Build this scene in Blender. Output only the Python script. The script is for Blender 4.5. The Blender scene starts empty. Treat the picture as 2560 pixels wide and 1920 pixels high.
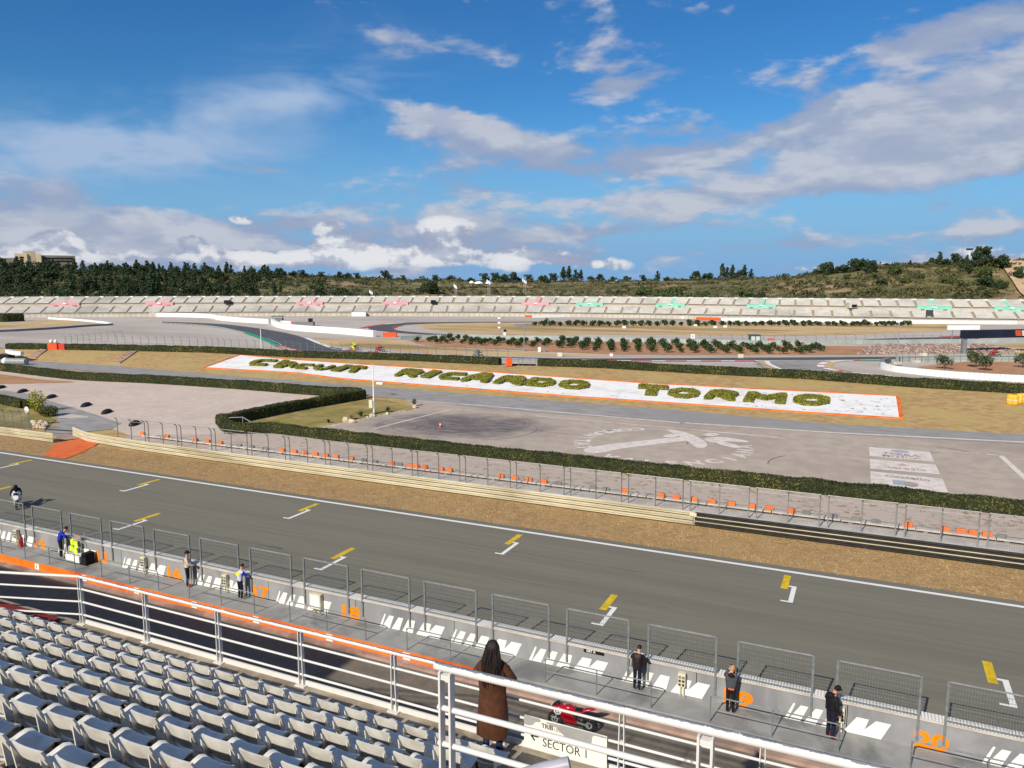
import bpy, bmesh, math, random
import numpy as np
from mathutils import Vector, Matrix, noise
random.seed(7); np.random.seed(7)
S = bpy.context.scene
COL = S.collection

# ------------------------------------------------------------------ camera
F, CX, CY, HORIZON, CAMH = 1920.0, 1280.0, 960.0, 700.0, 15.0
PITCH = math.atan((CY - HORIZON) / F)
YAW = math.atan((2187 - CX) / math.hypot(F, CY - HORIZON))
cam = bpy.data.objects.new('camera', bpy.data.cameras.new('camera'))
COL.objects.link(cam)
cam.location = (0, 0, CAMH)
cam.rotation_euler = (math.pi / 2 - PITCH, 0, YAW)
cam.data.sensor_fit = 'HORIZONTAL'; cam.data.sensor_width = 36.0
cam.data.lens = F / 2560 * 36.0
cam.data.clip_start = 0.1; cam.data.clip_end = 9000
S.camera = cam
S.render.resolution_x, S.render.resolution_y = 1024, 768

# ------------------------------------------------------------------ sun, sky, exposure
SUN_DIR = Vector((0.14, 1.0, -0.67)).normalized()      # the way the light travels
sl = bpy.data.lights.new('sun', 'SUN'); sl.energy = 5.0; sl.angle = math.radians(0.5); sl.color = (1.0, 0.93, 0.82)
so = bpy.data.objects.new('sun', sl); COL.objects.link(so)
so.rotation_euler = SUN_DIR.to_track_quat('-Z', 'Y').to_euler(); so.location = (-10, -60, 60)
SUN_EL = math.asin(-SUN_DIR.z)
S.view_settings.view_transform = 'Standard'; S.view_settings.look = 'None'
S.view_settings.exposure = 0.1; S.view_settings.gamma = 1.0; S.view_settings.use_curve_mapping = False
W = bpy.data.worlds.new('World'); S.world = W; W.use_nodes = True

def lin(c):
    return tuple((v / 255 / 12.92) if v / 255 <= .04045 else ((v / 255 + .055) / 1.055) ** 2.4 for v in c)

class NT:
    """small helper for building node trees"""
    def __init__(s, t): s.t = t; t.nodes.clear()
    def n(s, typ, **kw):
        d = s.t.nodes.new(typ)
        for k, v in kw.items():
            if k.startswith('i_'):
                key = k[2:]; key = int(key) if key.isdigit() else key
                s.put(d.inputs[key], v)
            else: setattr(d, k, v)
        return d
    def put(s, inp, v):
        if isinstance(v, bpy.types.NodeSocket): s.t.links.new(v, inp)
        elif isinstance(v, bpy.types.Node): s.t.links.new(v.outputs[0], inp)
        else: inp.default_value = v
    def math(s, op, a, b=0.0, c=0.0, clamp=False):
        d = s.t.nodes.new('ShaderNodeMath'); d.operation = op; d.use_clamp = clamp
        s.put(d.inputs[0], a); s.put(d.inputs[1], b); s.put(d.inputs[2], c); return d.outputs[0]
    def mix(s, f, a, b, blend='MIX'):
        d = s.t.nodes.new('ShaderNodeMix'); d.data_type = 'RGBA'; d.blend_type = blend
        s.put(d.inputs[0], f); s.put(d.inputs[6], a); s.put(d.inputs[7], b); return d.outputs[2]
    def ramp(s, f, lo, hi, smooth=True):
        d = s.t.nodes.new('ShaderNodeMapRange'); d.interpolation_type = 'SMOOTHSTEP' if smooth else 'LINEAR'
        s.put(d.inputs[0], f); d.inputs[1].default_value = lo; d.inputs[2].default_value = hi; return d.outputs[0]
    def noise(s, vec, scale, detail=5, rough=.55, dist=0.0):
        d = s.t.nodes.new('ShaderNodeTexNoise'); s.put(d.inputs['Vector'], vec)
        d.inputs['Scale'].default_value = scale; d.inputs['Detail'].default_value = detail
        d.inputs['Roughness'].default_value = rough; d.inputs['Distortion'].default_value = dist
        return d.outputs['Fac']
    def mapping(s, vec, scale=(1, 1, 1), rot=(0, 0, 0), loc=(0, 0, 0)):
        d = s.t.nodes.new('ShaderNodeMapping'); s.put(d.inputs[0], vec)
        d.inputs['Scale'].default_value = scale; d.inputs['Rotation'].default_value = rot; d.inputs['Location'].default_value = loc
        return d.outputs[0]

def sky_dir(px, py):
    """azimuth and elevation of a photograph pixel"""
    d = Vector((-math.sin(YAW) * math.cos(PITCH), math.cos(YAW) * math.cos(PITCH), -math.sin(PITCH))) * F
    r_ = Vector((math.cos(YAW), math.sin(YAW), 0)); u_ = r_.cross(d.normalized())
    d = d + r_ * (px - CX) - u_ * (py - CY); d.normalize()
    return math.atan2(d.x, d.y), math.asin(d.z)
def build_sky():
    k = NT(W.node_tree)
    out = k.n('ShaderNodeOutputWorld'); bg = k.n('ShaderNodeBackground'); bg.inputs[1].default_value = 0.074
    k.t.links.new(bg.outputs[0], out.inputs[0])
    sky = k.n('ShaderNodeTexSky', sky_type='NISHITA', sun_disc=False, sun_elevation=SUN_EL,
              sun_rotation=math.pi + math.atan2(SUN_DIR.x, SUN_DIR.y), altitude=300.0, air_density=1.0, dust_density=0.2, ozone_density=1.0)
    tc = k.n('ShaderNodeTexCoord').outputs['Generated']
    sep = k.n('ShaderNodeSeparateXYZ', i_0=tc); x, y, z = sep.outputs
    hs = k.n('ShaderNodeHueSaturation'); hs.inputs['Saturation'].default_value = 1.30; hs.inputs['Value'].default_value = 1.0
    k.t.links.new(sky.outputs[0], hs.inputs['Color'])
    base = k.mix(1.0, hs.outputs[0], (.50, .93, 1.26, 1), 'MULTIPLY')
    base = k.mix(k.ramp(z, .22, .0), base, (2.7, 5.2, 8.6, 1))
    az = k.math('ARCTAN2', x, y); el = k.math('ARCSINE', z)
    # wind-stretched noise over the whole sky; streaks lie along the horizon
    st = k.n('ShaderNodeCombineXYZ', i_0=az, i_1=k.math('MULTIPLY', el, 2.6), i_2=0.7).outputs[0]
    rot = k.mapping(st, (1, 1, 1), (0, 0, math.radians(-14)))
    big = k.noise(rot, 2.2, 1, .5, .4); mid = k.noise(rot, 5.2, 4, .58, .35); fine = k.noise(rot, 15.0, 4, .6, .2)
    nz = k.math('ADD', k.math('ADD', k.math('MULTIPLY', big, .35), k.math('MULTIPLY', mid, 1.25)), k.math('MULTIPLY', fine, .70))   # about .66 on average
    def bumps(lst):
        tot = None
        for px, py, rx, ry, amp, tilt in lst:      # cloud masses: position, half size (photo pixels), weight, tilt in degrees
            a0, e0 = sky_dir(px, py); c_ = Vector((math.sin(a0) * math.cos(e0), math.cos(a0) * math.cos(e0), math.sin(e0)))
            e1 = Vector((math.cos(a0), -math.sin(a0), 0)); e2 = e1.cross(c_); t_ = math.radians(tilt)
            ax = e1 * math.cos(t_) + e2 * math.sin(t_); az_ = e2 * math.cos(t_) - e1 * math.sin(t_); ay = az_.cross(ax)
            mp = k.n('ShaderNodeMapping', vector_type='TEXTURE', i_0=tc); s = 2.1 / F
            mp.inputs['Location'].default_value = c_; mp.inputs['Rotation'].default_value = Matrix((ax, ay, az_)).transposed().to_euler(); mp.inputs['Scale'].default_value = (rx * s, max(rx, ry) * s * 3, ry * s)
            g = k.n('ShaderNodeTexGradient', gradient_type='QUADRATIC_SPHERE', i_0=mp.outputs[0])
            tot = k.math('MULTIPLY', g.outputs['Fac'], amp * 1.15) if tot is None else k.math('MULTIPLY_ADD', g.outputs['Fac'], amp * 1.15, tot)
        return tot
    deck = bumps([(2400, 300, 430, 120, .34, 10), (1980, 330, 380, 75, .32, 9), (1620, 400, 380, 60, .34, 6), (1250, 375, 300, 65, .32, -4), (1080, 285, 200, 38, .30, -8), (2420, 60, 220, 40, .38, 8), (2150, 440, 380, 40, .30, 8), (2300, 120, 200, 30, .2, 6),
                  (1560, 212, 150, 36, .38, 4), (1190, 125, 170, 44, .36, -8), (960, 100, 170, 90, .32, -20), (1480, 150, 100, 30, .16, 0), (680, 428, 200, 30, .34, -3), (1130, 480, 200, 40, .24, -4),
                  (1560, 500, 140, 20, .24, 4), (1900, 470, 500, 35, .22, 6), (120, 465, 90, 28, .34, 0), (1620, 535, 80, 12, .26, 0), (1500, 582, 210, 18, .32, 4), (2000, 612, 640, 22, .26, 3), (2200, 655, 700, 22, .26, 1), (450, 575, 900, 60, .52, 0), (250, 640, 800, 40, .40, 0), (2900, 250, 500, 220, .3, 8), (-400, 480, 500, 70, .25, 0)])
    fill_cloud = k.math('MULTIPLY', k.math('MAXIMUM', k.ramp(k.math('ABSOLUTE', k.math('ADD', az, .44)), .75, 1.3), k.ramp(el, .45, .75)), .22)       # unseen cloud behind and overhead, added to make the sky fill less blue
    dens = k.math('ADD', k.math('ADD', nz, deck), fill_cloud)
    m1 = k.ramp(dens, 1.29, 1.54)
    c1 = k.mix(k.ramp(dens, 1.38, 1.85), (3.7, 4.6, 6.8, 1), (4.9, 5.4, 6.8, 1))
    off = k.mapping(rot, (1, 1, 1), (0, 0, 0), (.0, .055, 0)); grad = k.math('SUBTRACT', mid, k.noise(off, 5.2, 4, .58, .35))
    lit = k.math('MULTIPLY', k.ramp(grad, -.06, .10), k.math('ADD', k.math('MULTIPLY', k.ramp(fine, .40, .62), .6), .5), clamp=True)
    c1 = k.mix(k.math('MULTIPLY', lit, .75), c1, (7.8, 7.9, 8.5, 1))
    col = k.mix(k.math('MULTIPLY', m1, .88), base, c1)
    veil = bumps([(690, 250, 280, 45, .9, 6), (350, 330, 360, 65, 1.0, 4), (200, 400, 280, 55, .9, 0), (500, 400, 320, 55, .8, 0), (850, 180, 220, 80, .8, 10)])
    vf = k.math('MULTIPLY', k.math('MULTIPLY', veil, k.ramp(mid, .34, .68)), .85, clamp=True)
    col = k.mix(vf, col, (4.6, 6.2, 8.8, 1))
    # cumulus along the horizon
    hv = k.n('ShaderNodeCombineXYZ', i_0=az, i_1=k.math('MULTIPLY', el, 1.5), i_2=4.2).outputs[0]
    cn = k.noise(hv, 13.0, 5, .55, .15)
    cb = bumps([(1110, 565, 95, 42, .55, 0), (1310, 635, 130, 34, .52, 0), (1050, 640, 210, 34, .50, 0), (820, 570, 60, 40, .42, 0), (475, 600, 55, 28, .50, 0), (610, 548, 60, 16, .45, 0), (140, 590, 80, 24, .36, 0), (900, 620, 90, 24, .42, 0), (330, 640, 400, 30, .22, 0), (700, 645, 300, 30, .30, 0), (1500, 660, 160, 18, .30, 0), (2000, 672, 240, 14, .26, 0), (2700, 640, 260, 40, .4, 0), (-300, 610, 260, 40, .42, 0), (3600, 630, 500, 50, .42, 0), (-1400, 620, 600, 50, .42, 0)])
    cd = k.math('ADD', k.math('MULTIPLY', cn, .9), cb)
    cm = k.ramp(cd, .70, .80)
    hv2 = k.n('ShaderNodeCombineXYZ', i_0=k.math('ADD', az, .004), i_1=k.math('MULTIPLY', k.math('ADD', el, .009), 1.5), i_2=4.2).outputs[0]
    rim = k.ramp(k.math('SUBTRACT', cn, k.noise(hv2, 13.0, 5, .55, .15)), -.035, .06)
    body = k.ramp(cd, .74, 1.0)
    cc = k.mix(k.math('MULTIPLY', k.math('ADD', k.math('MULTIPLY', rim, .75), k.math('MULTIPLY', body, .35)), 1.0, clamp=True), (4.0, 4.7, 6.5, 1), (10.0, 10.1, 10.4, 1))
    col = k.mix(k.math('MULTIPLY', cm, .92), col, cc)
    k.t.links.new(col, bg.inputs[0])
build_sky()

# ------------------------------------------------------------------ geometry helpers
_fw = Vector((-math.sin(YAW) * math.cos(PITCH), math.cos(YAW) * math.cos(PITCH), -math.sin(PITCH)))
_rt = Vector((math.cos(YAW), math.sin(YAW), 0)); _up = _rt.cross(_fw)
_C = Vector((0, 0, CAMH))
def ray(px, py): return _fw * F + _rt * (px - CX) - _up * (py - CY)
def P(px, py, z=0.0):
    """survey point of the photograph on the level z"""
    d = ray(px, py); return _C + d * ((z - CAMH) / d.z)
def PY(px, py, Y):
    d = ray(px, py); return _C + d * (Y / d.y)
def PD(px, py, dist):
    d = ray(px, py); return _C + d * (dist / math.hypot(d.x, d.y))
def proj(p):
    v = Vector(p) - _C; d = v.dot(_fw); return CX + F * v.dot(_rt) / d, CY - F * v.dot(_up) / d
cA = lambda x, y: (x / 4.254, 620 + y / 4.254)
cB = lambda x, y: (500 + x / 4.254, 620 + y / 4.254)
cC = lambda x, y: (1000 + x / 4.254, 640 + y / 4.254)
cD = lambda x, y: (1500 + x / 4.254, 640 + y / 4.254)
cE = lambda x, y: (2000 + x / 3.95, 600 + y / 3.95)
c5 = lambda x, y: (850 + x / 2.572, 600 + y / 2.572)
c6 = lambda x, y: (1700 + x / 2.572, 600 + y / 2.572)
c7 = lambda x, y: (520 + x / 3.814, 950 + y / 3.814)
g6 = lambda x, y: (x / 4.254, 950 + y / 4.254)
gg = lambda x, y: (1280 + x / 1.728, 1000 + y / 1.728)
def M(f, pts): return [f(*p) for p in pts]

def catmull(pts, n=6, closed=False):
    pts = [Vector(p) for p in pts]; out = []; N = len(pts)
    rng = range(N if closed else N - 1)
    for i in rng:
        if closed: a, b, c, d = pts[i - 1], pts[i], pts[(i + 1) % N], pts[(i + 2) % N]
        else: a, b, c, d = pts[max(i - 1, 0)], pts[i], pts[i + 1], pts[min(i + 2, N - 1)]
        for j in range(n):
            t = j / n
            out.append(.5 * ((2 * b) + (c - a) * t + (2 * a - 5 * b + 4 * c - d) * t * t + (3 * b - a - 3 * c + d) * t ** 3))
    if not closed: out.append(pts[-1])
    return out
def resample(pts, step):
    pts = [Vector(p) for p in pts]; out = [pts[0].copy()]; acc = 0.0
    for a, b in zip(pts, pts[1:]):
        L = (b - a).length
        if L < 1e-9: continue
        s = step - acc
        while s <= L:
            out.append(a.lerp(b, s / L)); s += step
        acc = L - (s - step)
    if (out[-1] - pts[-1]).length > step * .15: out.append(pts[-1].copy())
    else: out[-1] = pts[-1].copy()
    return out

class MB:
    """collects shapes, builds ONE mesh object"""
    def __init__(s): s.v = []; s.f = []; s.m = []
    def poly(s, pts, mi=0):
        b = len(s.v); s.v += [tuple(p) for p in pts]; s.f.append(tuple(range(b, b + len(pts)))); s.m.append(mi); return s
    def grid(s, rows, mi=0, close=False):
        b = len(s.v); n = len(rows[0])
        for r in rows: s.v += [tuple(p) for p in r]
        for i in range(len(rows) - 1):
            for j in range(n if close else n - 1):
                k = (j + 1) % n
                s.f.append((b + i * n + j, b + i * n + k, b + (i + 1) * n + k, b + (i + 1) * n + j)); s.m.append(mi)
        return s
    def box(s, c, d, rz=0.0, mi=0, R=None, taper=1.0):
        c = Vector(c); x, y, z = d[0] / 2, d[1] / 2, d[2] / 2
        R = R or Matrix.Rotation(rz, 3, 'Z'); b = len(s.v)
        for sz in (-1, 1):
            t = 1.0 if sz < 0 else taper
            for sx, sy in ((-1, -1), (1, -1), (1, 1), (-1, 1)):
                s.v.append(tuple(c + R @ Vector((sx * x * t, sy * y * t, sz * z))))
        for f in ((3, 2, 1, 0), (4, 5, 6, 7), (0, 1, 5, 4), (1, 2, 6, 5), (2, 3, 7, 6), (3, 0, 4, 7)):
            s.f.append(tuple(b + i for i in f)); s.m.append(mi)
        return s
    def bar(s, p0, p1, w, h, mi=0, upv=(0, 0, 1)):
        p0, p1 = Vector(p0), Vector(p1); d = p1 - p0; L = d.length
        if L < 1e-6: return s
        d /= L; u = Vector(upv)
        if abs(d.dot(u)) > .98: u = Vector((0, 1, 0))
        a = d.cross(u).normalized(); u = a.cross(d)
        R = Matrix((d, a, u)).transposed()
        return s.box((p0 + p1) / 2, (L, w, h), mi=mi, R=R)
    def tube(s, p0, p1, r0, r1=None, n=8, mi=0, caps=True):
        return s.pipe([p0, p1], [r0, r0 if r1 is None else r1], n, mi, caps)
    def pipe(s, pts, r, n=8, mi=0, caps=True):
        pts = [Vector(p) for p in pts]
        if not isinstance(r, (list, tuple)): r = [r] * len(pts)
        rows = []; prev = None
        for i, p in enumerate(pts):
            d = (pts[min(i + 1, len(pts) - 1)] - pts[max(i - 1, 0)]).normalized()
            if prev is None:
                u = Vector((0, 0, 1)) if abs(d.z) < .9 else Vector((1, 0, 0))
            else: u = prev
            a = d.cross(u)
            if a.length < 1e-5: a = d.cross(Vector((0, 1, 0)))
            a.normalize(); u = a.cross(d).normalized(); prev = u
            rows.append([p + (a * math.cos(2 * math.pi * j / n) + u * math.sin(2 * math.pi * j / n)) * r[i] for j in range(n)])
        s.grid(rows, mi, True)
        if caps:
            s.poly(list(reversed(rows[0])), mi); s.poly(rows[-1], mi)
        return s
    def prism(s, poly, z0, z1, mi=0, cap=True):
        n = len(poly); b = len(s.v)
        zz0 = z0 if callable(z0) else (lambda p: z0); zz1 = z1 if callable(z1) else (lambda p: z1)
        s.v += [(p[0], p[1], zz0(p)) for p in poly] + [(p[0], p[1], zz1(p)) for p in poly]
        for i in range(n):
            j = (i + 1) % n; s.f.append((b + i, b + j, b + n + j, b + n + i)); s.m.append(mi)
        if cap:
            s.f.append(tuple(b + n + i for i in range(n))); s.m.append(mi)
            s.f.append(tuple(b + i for i in reversed(range(n)))); s.m.append(mi)
        return s
    def ball(s, c, r, n=10, m=7, mi=0, fn=None):
        c = Vector(c); r = r if isinstance(r, (tuple, list)) else (r, r, r); rows = []
        for i in range(m + 1):
            t = math.pi * i / m; row = []
            for j in range(n):
                a = 2 * math.pi * j / n
                q = Vector((math.sin(t) * math.cos(a), math.sin(t) * math.sin(a), math.cos(t)))
                k = fn(q) if fn else 1.0
                row.append(c + Vector((q.x * r[0], q.y * r[1], q.z * r[2])) * k)
            rows.append(row)
        return s.grid(rows, mi, True)
    def lathe(s, prof, c=(0, 0, 0), n=12, mi=0, R=None):
        c = Vector(c); rows = []
        for r, z in prof:
            row = [Vector((r * math.cos(2 * math.pi * j / n), r * math.sin(2 * math.pi * j / n), z)) for j in range(n)]
            rows.append([c + (R @ q if R else q) for q in row])
        return s.grid(rows, mi, True)
    def raw(s, v, f, mi=0, T=None):
        b = len(s.v); s.v += [tuple(T @ Vector(q)) if T else tuple(q) for q in v]
        s.f += [tuple(b + i for i in q) for q in f]; s.m += [mi] * len(f); return s
    def leaves(s, pts, nrm, size, mi=0, tilt=.9):
        pts = np.asarray(pts, float); N = len(pts)
        if N == 0: return s
        nrm = np.asarray(nrm, float) + np.random.normal(0, tilt * .6, (N, 3))
        nrm /= np.linalg.norm(nrm, axis=1)[:, None] + 1e-9
        a = np.cross(nrm, np.random.normal(0, 1, (N, 3))); a /= np.linalg.norm(a, axis=1)[:, None] + 1e-9
        b = np.cross(nrm, a); sz = (size * np.random.uniform(.6, 1.35, N))[:, None]
        q = np.stack([pts - a * sz * .5, pts + b * sz * .32, pts + a * sz * .5, pts - b * sz * .32], 1).reshape(-1, 3)
        o = len(s.v); s.v += [tuple(x) for x in q.tolist()]
        s.f += [(o + 4 * i, o + 4 * i + 1, o + 4 * i + 2, o + 4 * i + 3) for i in range(N)]; s.m += [mi] * N
        return s
    def mesh(s, name, mats, smooth=False, off=None):
        me = bpy.data.meshes.new(name)
        v = s.v if off is None else [(a - off[0], b - off[1], c - off[2]) for a, b, c in s.v]
        me.from_pydata(v, [], s.f)
        for m in (mats if isinstance(mats, (list, tuple)) else [mats]): me.materials.append(m)
        if any(s.m): me.polygons.foreach_set('material_index', s.m)
        if smooth: me.polygons.foreach_set('use_smooth', [True] * len(s.f))
        me.update(); return me
    def build(s, name, mats, parent=None, smooth=False, origin=None):
        """world coordinates in; the object sits at its root's base"""
        off = None
        if parent is not None:
            q = parent; off = Vector((0, 0, 0))
            while q is not None: off = off + q.location; q = q.parent
        elif origin is not None: off = Vector(origin)
        o = bpy.data.objects.new(name, s.mesh(name, mats, smooth, off)); COL.objects.link(o)
        if parent is not None: o.parent = parent
        elif origin is not None: o.location = origin
        return o

def tag(o, label=None, cat=None, group=None, kind=None):
    if label: o['label'] = label
    if cat: o['category'] = cat
    if group: o['group'] = group
    if kind: o['kind'] = kind
    return o
def thing(name, label, cat, loc=(0, 0, 0), group=None, rz=0.0):
    o = bpy.data.objects.new(name, None); COL.objects.link(o); o.location = loc; o.rotation_euler = (0, 0, rz)
    o.empty_display_size = .3
    return tag(o, label, cat, group)
def copy_tree(o, parent=None):
    c = o.copy(); COL.objects.link(c); c.parent = parent
    for ch in o.children: copy_tree(ch, c)
    return c
def place(proto, first, loc, rz=0.0, sc=1.0, label=None, group=None):
    o = proto if first else copy_tree(proto)
    o.location = loc; o.rotation_euler = (0, 0, rz); o.scale = (sc, sc, sc) if not isinstance(sc, tuple) else sc
    if label: o['label'] = label
    if group: o['group'] = group
    return o
def smooth_auto(o, ang=40):
    me = o.data; me.polygons.foreach_set('use_smooth', [True] * len(me.polygons))
    bm = bmesh.new(); bm.from_mesh(me); bmesh.ops.remove_doubles(bm, verts=bm.verts, dist=1e-4)
    for e in bm.edges:
        if len(e.link_faces) == 2 and e.calc_face_angle(0) > math.radians(ang): e.smooth = False
    bm.to_mesh(me); bm.free(); return o
def bevel(o, w, seg=2):
    b = o.modifiers.new('bevel', 'BEVEL'); b.width = w; b.segments = seg; b.limit_method = 'ANGLE'; b.angle_limit = math.radians(40); return o
ONES = ['', 'first', 'second', 'third', 'fourth', 'fifth', 'sixth', 'seventh', 'eighth', 'ninth', 'tenth', 'eleventh', 'twelfth', 'thirteenth', 'fourteenth', 'fifteenth', 'sixteenth', 'seventeenth', 'eighteenth', 'nineteenth']
TENS = ['', '', 'twenty', 'thirty', 'forty', 'fifty', 'sixty', 'seventy', 'eighty', 'ninety']
TENTH = ['', '', 'twentieth', 'thirtieth', 'fortieth', 'fiftieth', 'sixtieth', 'seventieth', 'eightieth', 'ninetieth']
def nth(n):
    if n < 20: return ONES[n]
    return TENTH[n // 10] if n % 10 == 0 else TENS[n // 10] + '-' + ONES[n % 10]

# ------------------------------------------------------------------ materials
MATS = {}
def mat(name, c1, c2=None, scale=1.0, rough=.75, bump=0.0, bscale=None, metal=0.0, spec=.3, detail=6, lo=.35, hi=.65, stretch=(1, 1, 1), c3=None, scale3=.1, trans=0.0, island=0.0, rot=0.0):
    m = bpy.data.materials.new(name); m.use_nodes = True; k = NT(m.node_tree)
    out = k.n('ShaderNodeOutputMaterial'); b = k.n('ShaderNodeBsdfPrincipled'); k.t.links.new(b.outputs[0], out.inputs[0])
    b.inputs['Roughness'].default_value = rough; b.inputs['Metallic'].default_value = metal; b.inputs['Specular IOR Level'].default_value = spec
    rgb = lambda c: (*lin(c), 1)
    pos = k.n('ShaderNodeNewGeometry')
    vec = k.mapping(pos.outputs['Position'], stretch, (0, 0, rot))
    if c2 is None: col = None; b.inputs['Base Color'].default_value = rgb(c1)
    else:
        col = k.mix(k.ramp(k.noise(vec, scale, detail, .6), lo, hi), rgb(c1), rgb(c2))
        if c3 is not None:
            col = k.mix(k.ramp(k.noise(vec, scale3, 5, .6, .4), .45, .68), col, rgb(c3))
    if island:
        if col is None: col = k.n('ShaderNodeRGB').outputs[0]; col.default_value = rgb(c1)
        hsv = k.n('ShaderNodeHueSaturation'); k.put(hsv.inputs['Color'], col)
        r = pos.outputs['Random Per Island']
        k.put(hsv.inputs['Value'], k.math('ADD', k.math('MULTIPLY', r, island), 1 - island * .5))
        k.put(hsv.inputs['Hue'], k.math('ADD', k.math('MULTIPLY', r, .03), .485))
        col = hsv.outputs[0]
    if col is not None: k.put(b.inputs['Base Color'], col)
    if bump:
        bp = k.n('ShaderNodeBump'); bp.inputs['Strength'].default_value = min(bump, 1.0); bp.inputs['Distance'].default_value = .02 * max(1, bump)
        k.put(bp.inputs['Height'], k.noise(vec, bscale or scale * 4, 4, .6)); k.t.links.new(bp.outputs[0], b.inputs['Normal'])
    if trans:
        tr = k.n('ShaderNodeBsdfTranslucent'); ms = k.n('ShaderNodeMixShader'); ms.inputs[0].default_value = trans
        if col is not None: k.put(tr.inputs[0], col)
        else: tr.inputs[0].default_value = rgb(c1)
        k.t.links.new(b.outputs[0], ms.inputs[1]); k.t.links.new(tr.outputs[0], ms.inputs[2]); k.t.links.new(ms.outputs[0], out.inputs[0])
    MATS[name] = m; return m

mat('asphalt_track', (114, 110, 96), (122, 117, 102), 6, .85, .5, 60, c3=(110, 106, 93), scale3=.5, stretch=(.03, 1, 1))
mat('asphalt_pit', (106, 98, 86), (120, 111, 98), 3, .85, .4, 50, c3=(112, 104, 91), scale3=.3)
mat('asphalt_road', (138, 134, 130), (158, 153, 148), 1.2, .88, .3, 30, c3=(146, 142, 137), scale3=.08, stretch=(.4, 1, 1))
mat('asphalt_lot', (168, 153, 138), (180, 165, 149), .7, .9, .3, 25, c3=(158, 144, 131), scale3=.07)
mat('asphalt_burnt', (112, 104, 104), (146, 134, 128), .35, .9, .3, 25, c3=(146, 132, 124), scale3=.22)
mat('asphalt_race', (76, 76, 80), (90, 90, 92), .8, .85, .2, 20, stretch=(.3, 1, 1))
mat('tarmac_pale', (178, 167, 155), (190, 179, 167), .15, .92, .2, 10, c3=(164, 154, 144), scale3=.025, stretch=(.35, 1, 1))
mat('gravel_beige', (194, 176, 160), (205, 188, 172), 1.3, .95, .6, 18, c3=(188, 171, 157), scale3=.12)
mat('gravel_weedy', (186, 169, 155), (146, 134, 112), 1.6, .95, .8, 14, lo=.45, hi=.75, c3=(186, 168, 154), scale3=.3)
mat('concrete_pale', (196, 188, 176), (174, 166, 156), 1.1, .9, .2, 20)
mat('concrete_grey', (152, 151, 147), (136, 135, 131), .8, .85, .2, 30, c3=(112, 112, 110), scale3=.5)
mat('concrete_wall', (150, 150, 150), (136, 136, 137), .9, .8, .15, 25, c3=(116, 116, 118), scale3=.35, stretch=(1, 1, .5))
mat('concrete_stand', (168, 156, 136), (134, 122, 106), 2.2, .92, .4, 30, c3=(108, 98, 86), scale3=.7)
mat('concrete_pink', (176, 146, 130), (150, 124, 110), 1.5, .9, .2, 30, c3=(120, 100, 92), scale3=.4)
mat('dry_grass', (172, 142, 98), (150, 120, 80), 2.6, .95, .9, 9, c3=(166, 136, 90), scale3=.22)
mat('dry_lawn', (184, 155, 104), (160, 130, 84), .9, .95, .6, 6, c3=(178, 154, 98), scale3=.12)
mat('dry_field', (204, 176, 128), (184, 156, 110), .35, .95, .3, 3, c3=(146, 120, 78), scale3=.06, stretch=(.3, 1, 1))
mat('lawn_mix', (150, 132, 76), (116, 112, 50), .5, .95, .5, 8, c3=(172, 146, 96), scale3=.25)
mat('soil_red', (180, 132, 98), (158, 114, 82), .5, .95, .5, 5, c3=(176, 136, 98), scale3=.1)
mat('paint_white', (226, 225, 218), (196, 195, 188), 3, .6, 0, lo=.55, hi=.85)
mat('paint_white_worn', (226, 222, 212), (192, 180, 168), 2.5, .7, 0, lo=.45, hi=.75)
mat('paint_faded', (218, 207, 197), (196, 182, 170), 1.4, .8, 0, lo=.4, hi=.7)
mat('paint_yellow', (222, 186, 20), (190, 160, 30), 3, .6)
mat('paint_orange', (238, 122, 30), (226, 108, 24), 1.2, .55, c3=(196, 82, 22), scale3=.5)
mat('paint_orange_num', (250, 140, 10), (240, 128, 8), 2, .5)
mat('ramp_orange', (222, 112, 54), (206, 98, 46), 1.5, .75, c3=(214, 108, 58), scale3=.4)
mat('rail_white', (212, 209, 203), (196, 193, 188), 5, .42, .1, 40, lo=.5, hi=.9, spec=.45)
mat('steel_galv', (134, 139, 138), (114, 120, 120), 6, .5, 0, metal=.25)
mat('steel_dark', (84, 90, 90), (66, 72, 72), 5, .5, 0, metal=.4)
mat('steel_light', (158, 160, 158), (138, 141, 140), 5, .5, 0, metal=.25)
mat('guard_cream', (206, 196, 166), (190, 180, 150), 1.4, .55, 0, c3=(172, 160, 128), scale3=.4, stretch=(.4, 1, 2))
mat('guard_black', (60, 58, 55), (48, 47, 45), 1.5, .45)
mat('seat_plastic', (224, 220, 210), (212, 208, 198), 7, .42, .05, 60, spec=.4, c3=(196, 189, 176), scale3=3.0)
mat('seat_bracket', (176, 160, 138), (140, 120, 100), 9, .5, metal=.3)
mat('metal_dark', (44, 42, 40), (34, 32, 31), 6, .5)
mat('white_plastic', (226, 226, 222), (206, 206, 202), 1.0, .5, lo=.5, hi=.8)
mat('white_gravel', (234, 232, 228), (212, 209, 203), 3.0, .9, .5, 12, lo=.5, hi=.8, c3=(216, 210, 200), scale3=.35)
mat('orange_plastic', (228, 92, 36), (208, 80, 30), 2.5, .5)
mat('block_orange', (232, 122, 56), (218, 108, 46), 4, .6)
mat('block_grey', (132, 132, 128), (112, 112, 108), 4, .8)
mat('rubber_black', (30, 30, 30), (44, 43, 42), 3, .8)
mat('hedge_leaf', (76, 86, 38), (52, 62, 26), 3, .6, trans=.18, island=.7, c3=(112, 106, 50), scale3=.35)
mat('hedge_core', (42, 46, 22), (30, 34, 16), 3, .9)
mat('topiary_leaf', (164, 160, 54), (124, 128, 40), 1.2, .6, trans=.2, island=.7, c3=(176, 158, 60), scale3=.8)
mat('topiary_core', (84, 88, 32), (62, 66, 24), 2, .9)
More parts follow.
